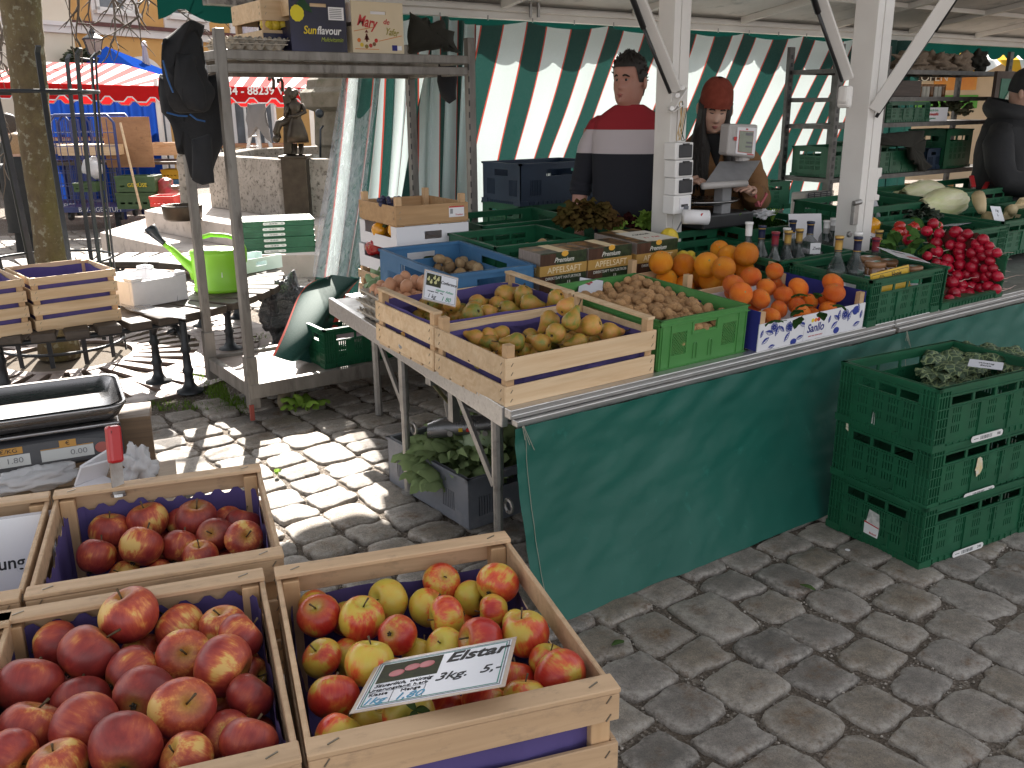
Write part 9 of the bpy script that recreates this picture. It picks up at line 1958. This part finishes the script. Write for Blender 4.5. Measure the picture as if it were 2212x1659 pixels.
# ================================================================== steel rack at the right
RX0, RX1, RY0, RY1 = atY(1800, 300, 4.6).x, 8.9, 4.6, 5.07; zs = [atY(1905, y, 4.6).z for y in (380, 266, 210, 150)]; zs = [.92, 1.335, 1.54, 1.755]
rk = thing('steel_rack', 'galvanised steel rack of crates at the right end of the stall', 'rack', (RX0, RY0, 0)); W_ = RX1-RX0; D_ = RY1-RY0
dgal = mat('dull_steel', (.16, .155, .15), .5, (.11, .105, .10), 20, metal=.6)
for x in (0, atY(1898, 300, 4.6).x-RX0, W_):
    for y in (0, D_): g = G(); g.bx(x-.03, x+.03, y-.015, y+.015, .3, 1.93); o = g.out('post', dgal, rk); g = G(); [g.bx(x-.012, x+.012, y-.0165, y-.0155, .4+k*.06, .43+k*.06) for k in range(25)]; g.out('post_slots', blackpl, o)
for z in zs+[.5]: g = G(); g.bx(.03, W_-.03, -.012, .012, z-.035, z); g.bx(.03, W_-.03, D_-.012, D_+.012, z-.035, z); [g.bx(x-.012, x+.012, .0, D_, z-.035, z-.002) for x in (0.02, W_-.02)]; g.bx(.03, W_-.03, .012, D_-.012, z-.012, z-.004); g.out('shelf', dgal, rk)
RG = 'things on the steel rack'; t = Vector
def rkx(x): return atY(x, 300, RY0+.03).x
for k, (x0, x1, zi, h_, lab) in enumerate(((1908, 2000, 2-1, .165, 'dark green crate with holes on the third rack shelf'), (1886, 1990, 0, .26, 'dark green crate under the black coat on the rack'), (2042, 2100, 0, .34, 'tall dark green bottle crate on the lowest rack shelf'))): plastic_crate(lab, (rkx(x0), RY0+.02, zs[zi]+.002), 0, rkx(x1)-rkx(x0), .38, h_, green_pl, 'ifco', RG, ribs=k < 2)
plastic_crate('dark green crate at the left end of the rack', (RX0+.04, RY0+.06, zs[0]+.002), 0, .58, .36, .24, green_pl, 'ifco', RG, ribs=False); plastic_crate('blue crate between the coat and the bottle crate', (rkx(2012), RY0+.05, zs[0]+.002), 0, .22, .3, .18, navy_pl, 'slot', RG, ribs=False)
wood_crate('dark weathered wooden box on the second rack shelf', (rkx(1905), RY0+.03, zs[2]+.006), 0, rkx(1977)-rkx(1905), .3, .125, .126, ((.0, .125),), wm=wood('dark_grey_board', (.10, .075, .065), (.06, .045, .04)), liner=0, rail=False)
card = card_box('white carton with green and red print on the third shelf', (rkx(1980), RY0+.03, zs[1]+.002), 0, rkx(2040)-rkx(1980), .3, .115, white_card, False, False); q = card.children[0]; W2 = rkx(2040)-rkx(1980); text('Beste Deutsche Ernte', .030, ink_green, q, (W2*.4, -.003, .092), (pi/2, 0, 0), sx=.8); text('extra Markenqualität', .034, ink_red, q, (W2*.4, -.003, .060), (pi/2, 0, 0), bold=.02, sx=.8); text('frisch geerntet', .026, ink_green, q, (W2*.4, -.003, .026), (pi/2, 0, 0))
for k in range(8): x_ = rkx(1984)+.062*k; tt = thing('glass_jar', 'small preserve jar with golden lid on the rack, %s from left' % ORD[k], 'jar', (x_, RY0+.12, zs[2]+.001), 0, 'preserve jars on the rack'); g = G(); g.lathe([(0, 0), (.026, 0), (.027, .004), (.027, .085)], 14); g.out('glass_body', (mat('jar_pale', (.5, .48, .42), .2), honey_m)[k % 3 == 1], tt, smooth=True); g = G(); g.lathe([(.028, .085), (.028, .105), (0, .105)], 14); g.out('lid', lid_m, tt, smooth=True)
bagp = mat('brown_paper_bags', (.36, .28, .21), .85, (.20, .15, .11), 9, .8, 12, .03)
for k, (x, r) in enumerate(((1980, .17), (2030, .20), (2078, .15))): crumple('paper_bags', (rkx(x), RY0+.18, zs[3]+.07), (r, .14, .09), bagp, 'crumpled brown paper bags on the top rack shelf, %s heap' % ('left', 'middle', 'right')[k], 'paper bags', 20+k, amp=.9)
crumple('dark_bag', (rkx(2105), RY0+.1, zs[3]+.09), (.11, .1, .11), dk, 'black cloth bundle at the right of the top rack shelf', 'bundle', 27); outline('dark_coat', [(1890,290),(1935,285),(1985,282),(2000,290),(1990,305),(1990,330),(2010,362),(1995,372),(1965,345),(1960,310),(1900,312)], lambda x, y: atY(x, y, RY0-.04), .05, dk, 'black coat lying over the green crate on the rack', 'coat', .02, 3)
leafclump('packed_vegetables', (rkx(2070), RY0+.15, zs[1]+.05), .2, 40, mat('dull_green_leaf', (.06, .075, .03), .7, (.10, .09, .05), 12), 'dull green vegetables beside the printed carton on the rack', 'vegetables', 44, .08, .04); crumple('dark_bag', (rkx(1880), RY0+.15, zs[3]+.06), (.14, .1, .07), dk, 'dark bundle behind the strut on the top rack shelf', 'bundle', 41)
brd = thing('framed_board', 'brown framed green board behind the person in black', 'board', atY(2112, 300, 4.30)); a, b_ = atY(2112, 470, 4.30)-Vector(brd.location), atY(2330, 158, 4.30)-Vector(brd.location); g = G(); g.bx(a.x, b_.x, 0, .03, a.z, b_.z); g.out('frame', mat('brown_board_frame', (.07, .045, .035), .6), brd); g = G(); g.bx(a.x+.07, b_.x-.07, -.006, -.001, a.z+.07, b_.z-.06); q = g.out('green_panel', mat('green_panel_print', (.03, .16, .10), .5), brd); g = G(); [g.tube([(a.x+.42+r*cos(k*.13), -.008, b_.z-.42+r*sin(k*.13)) for k in range(49)], w__, 6) for r, w__ in ((.30, .03), (.18, .02))]; g.out('white_ring', matte('pale_print', (.55, .58, .5)), q)
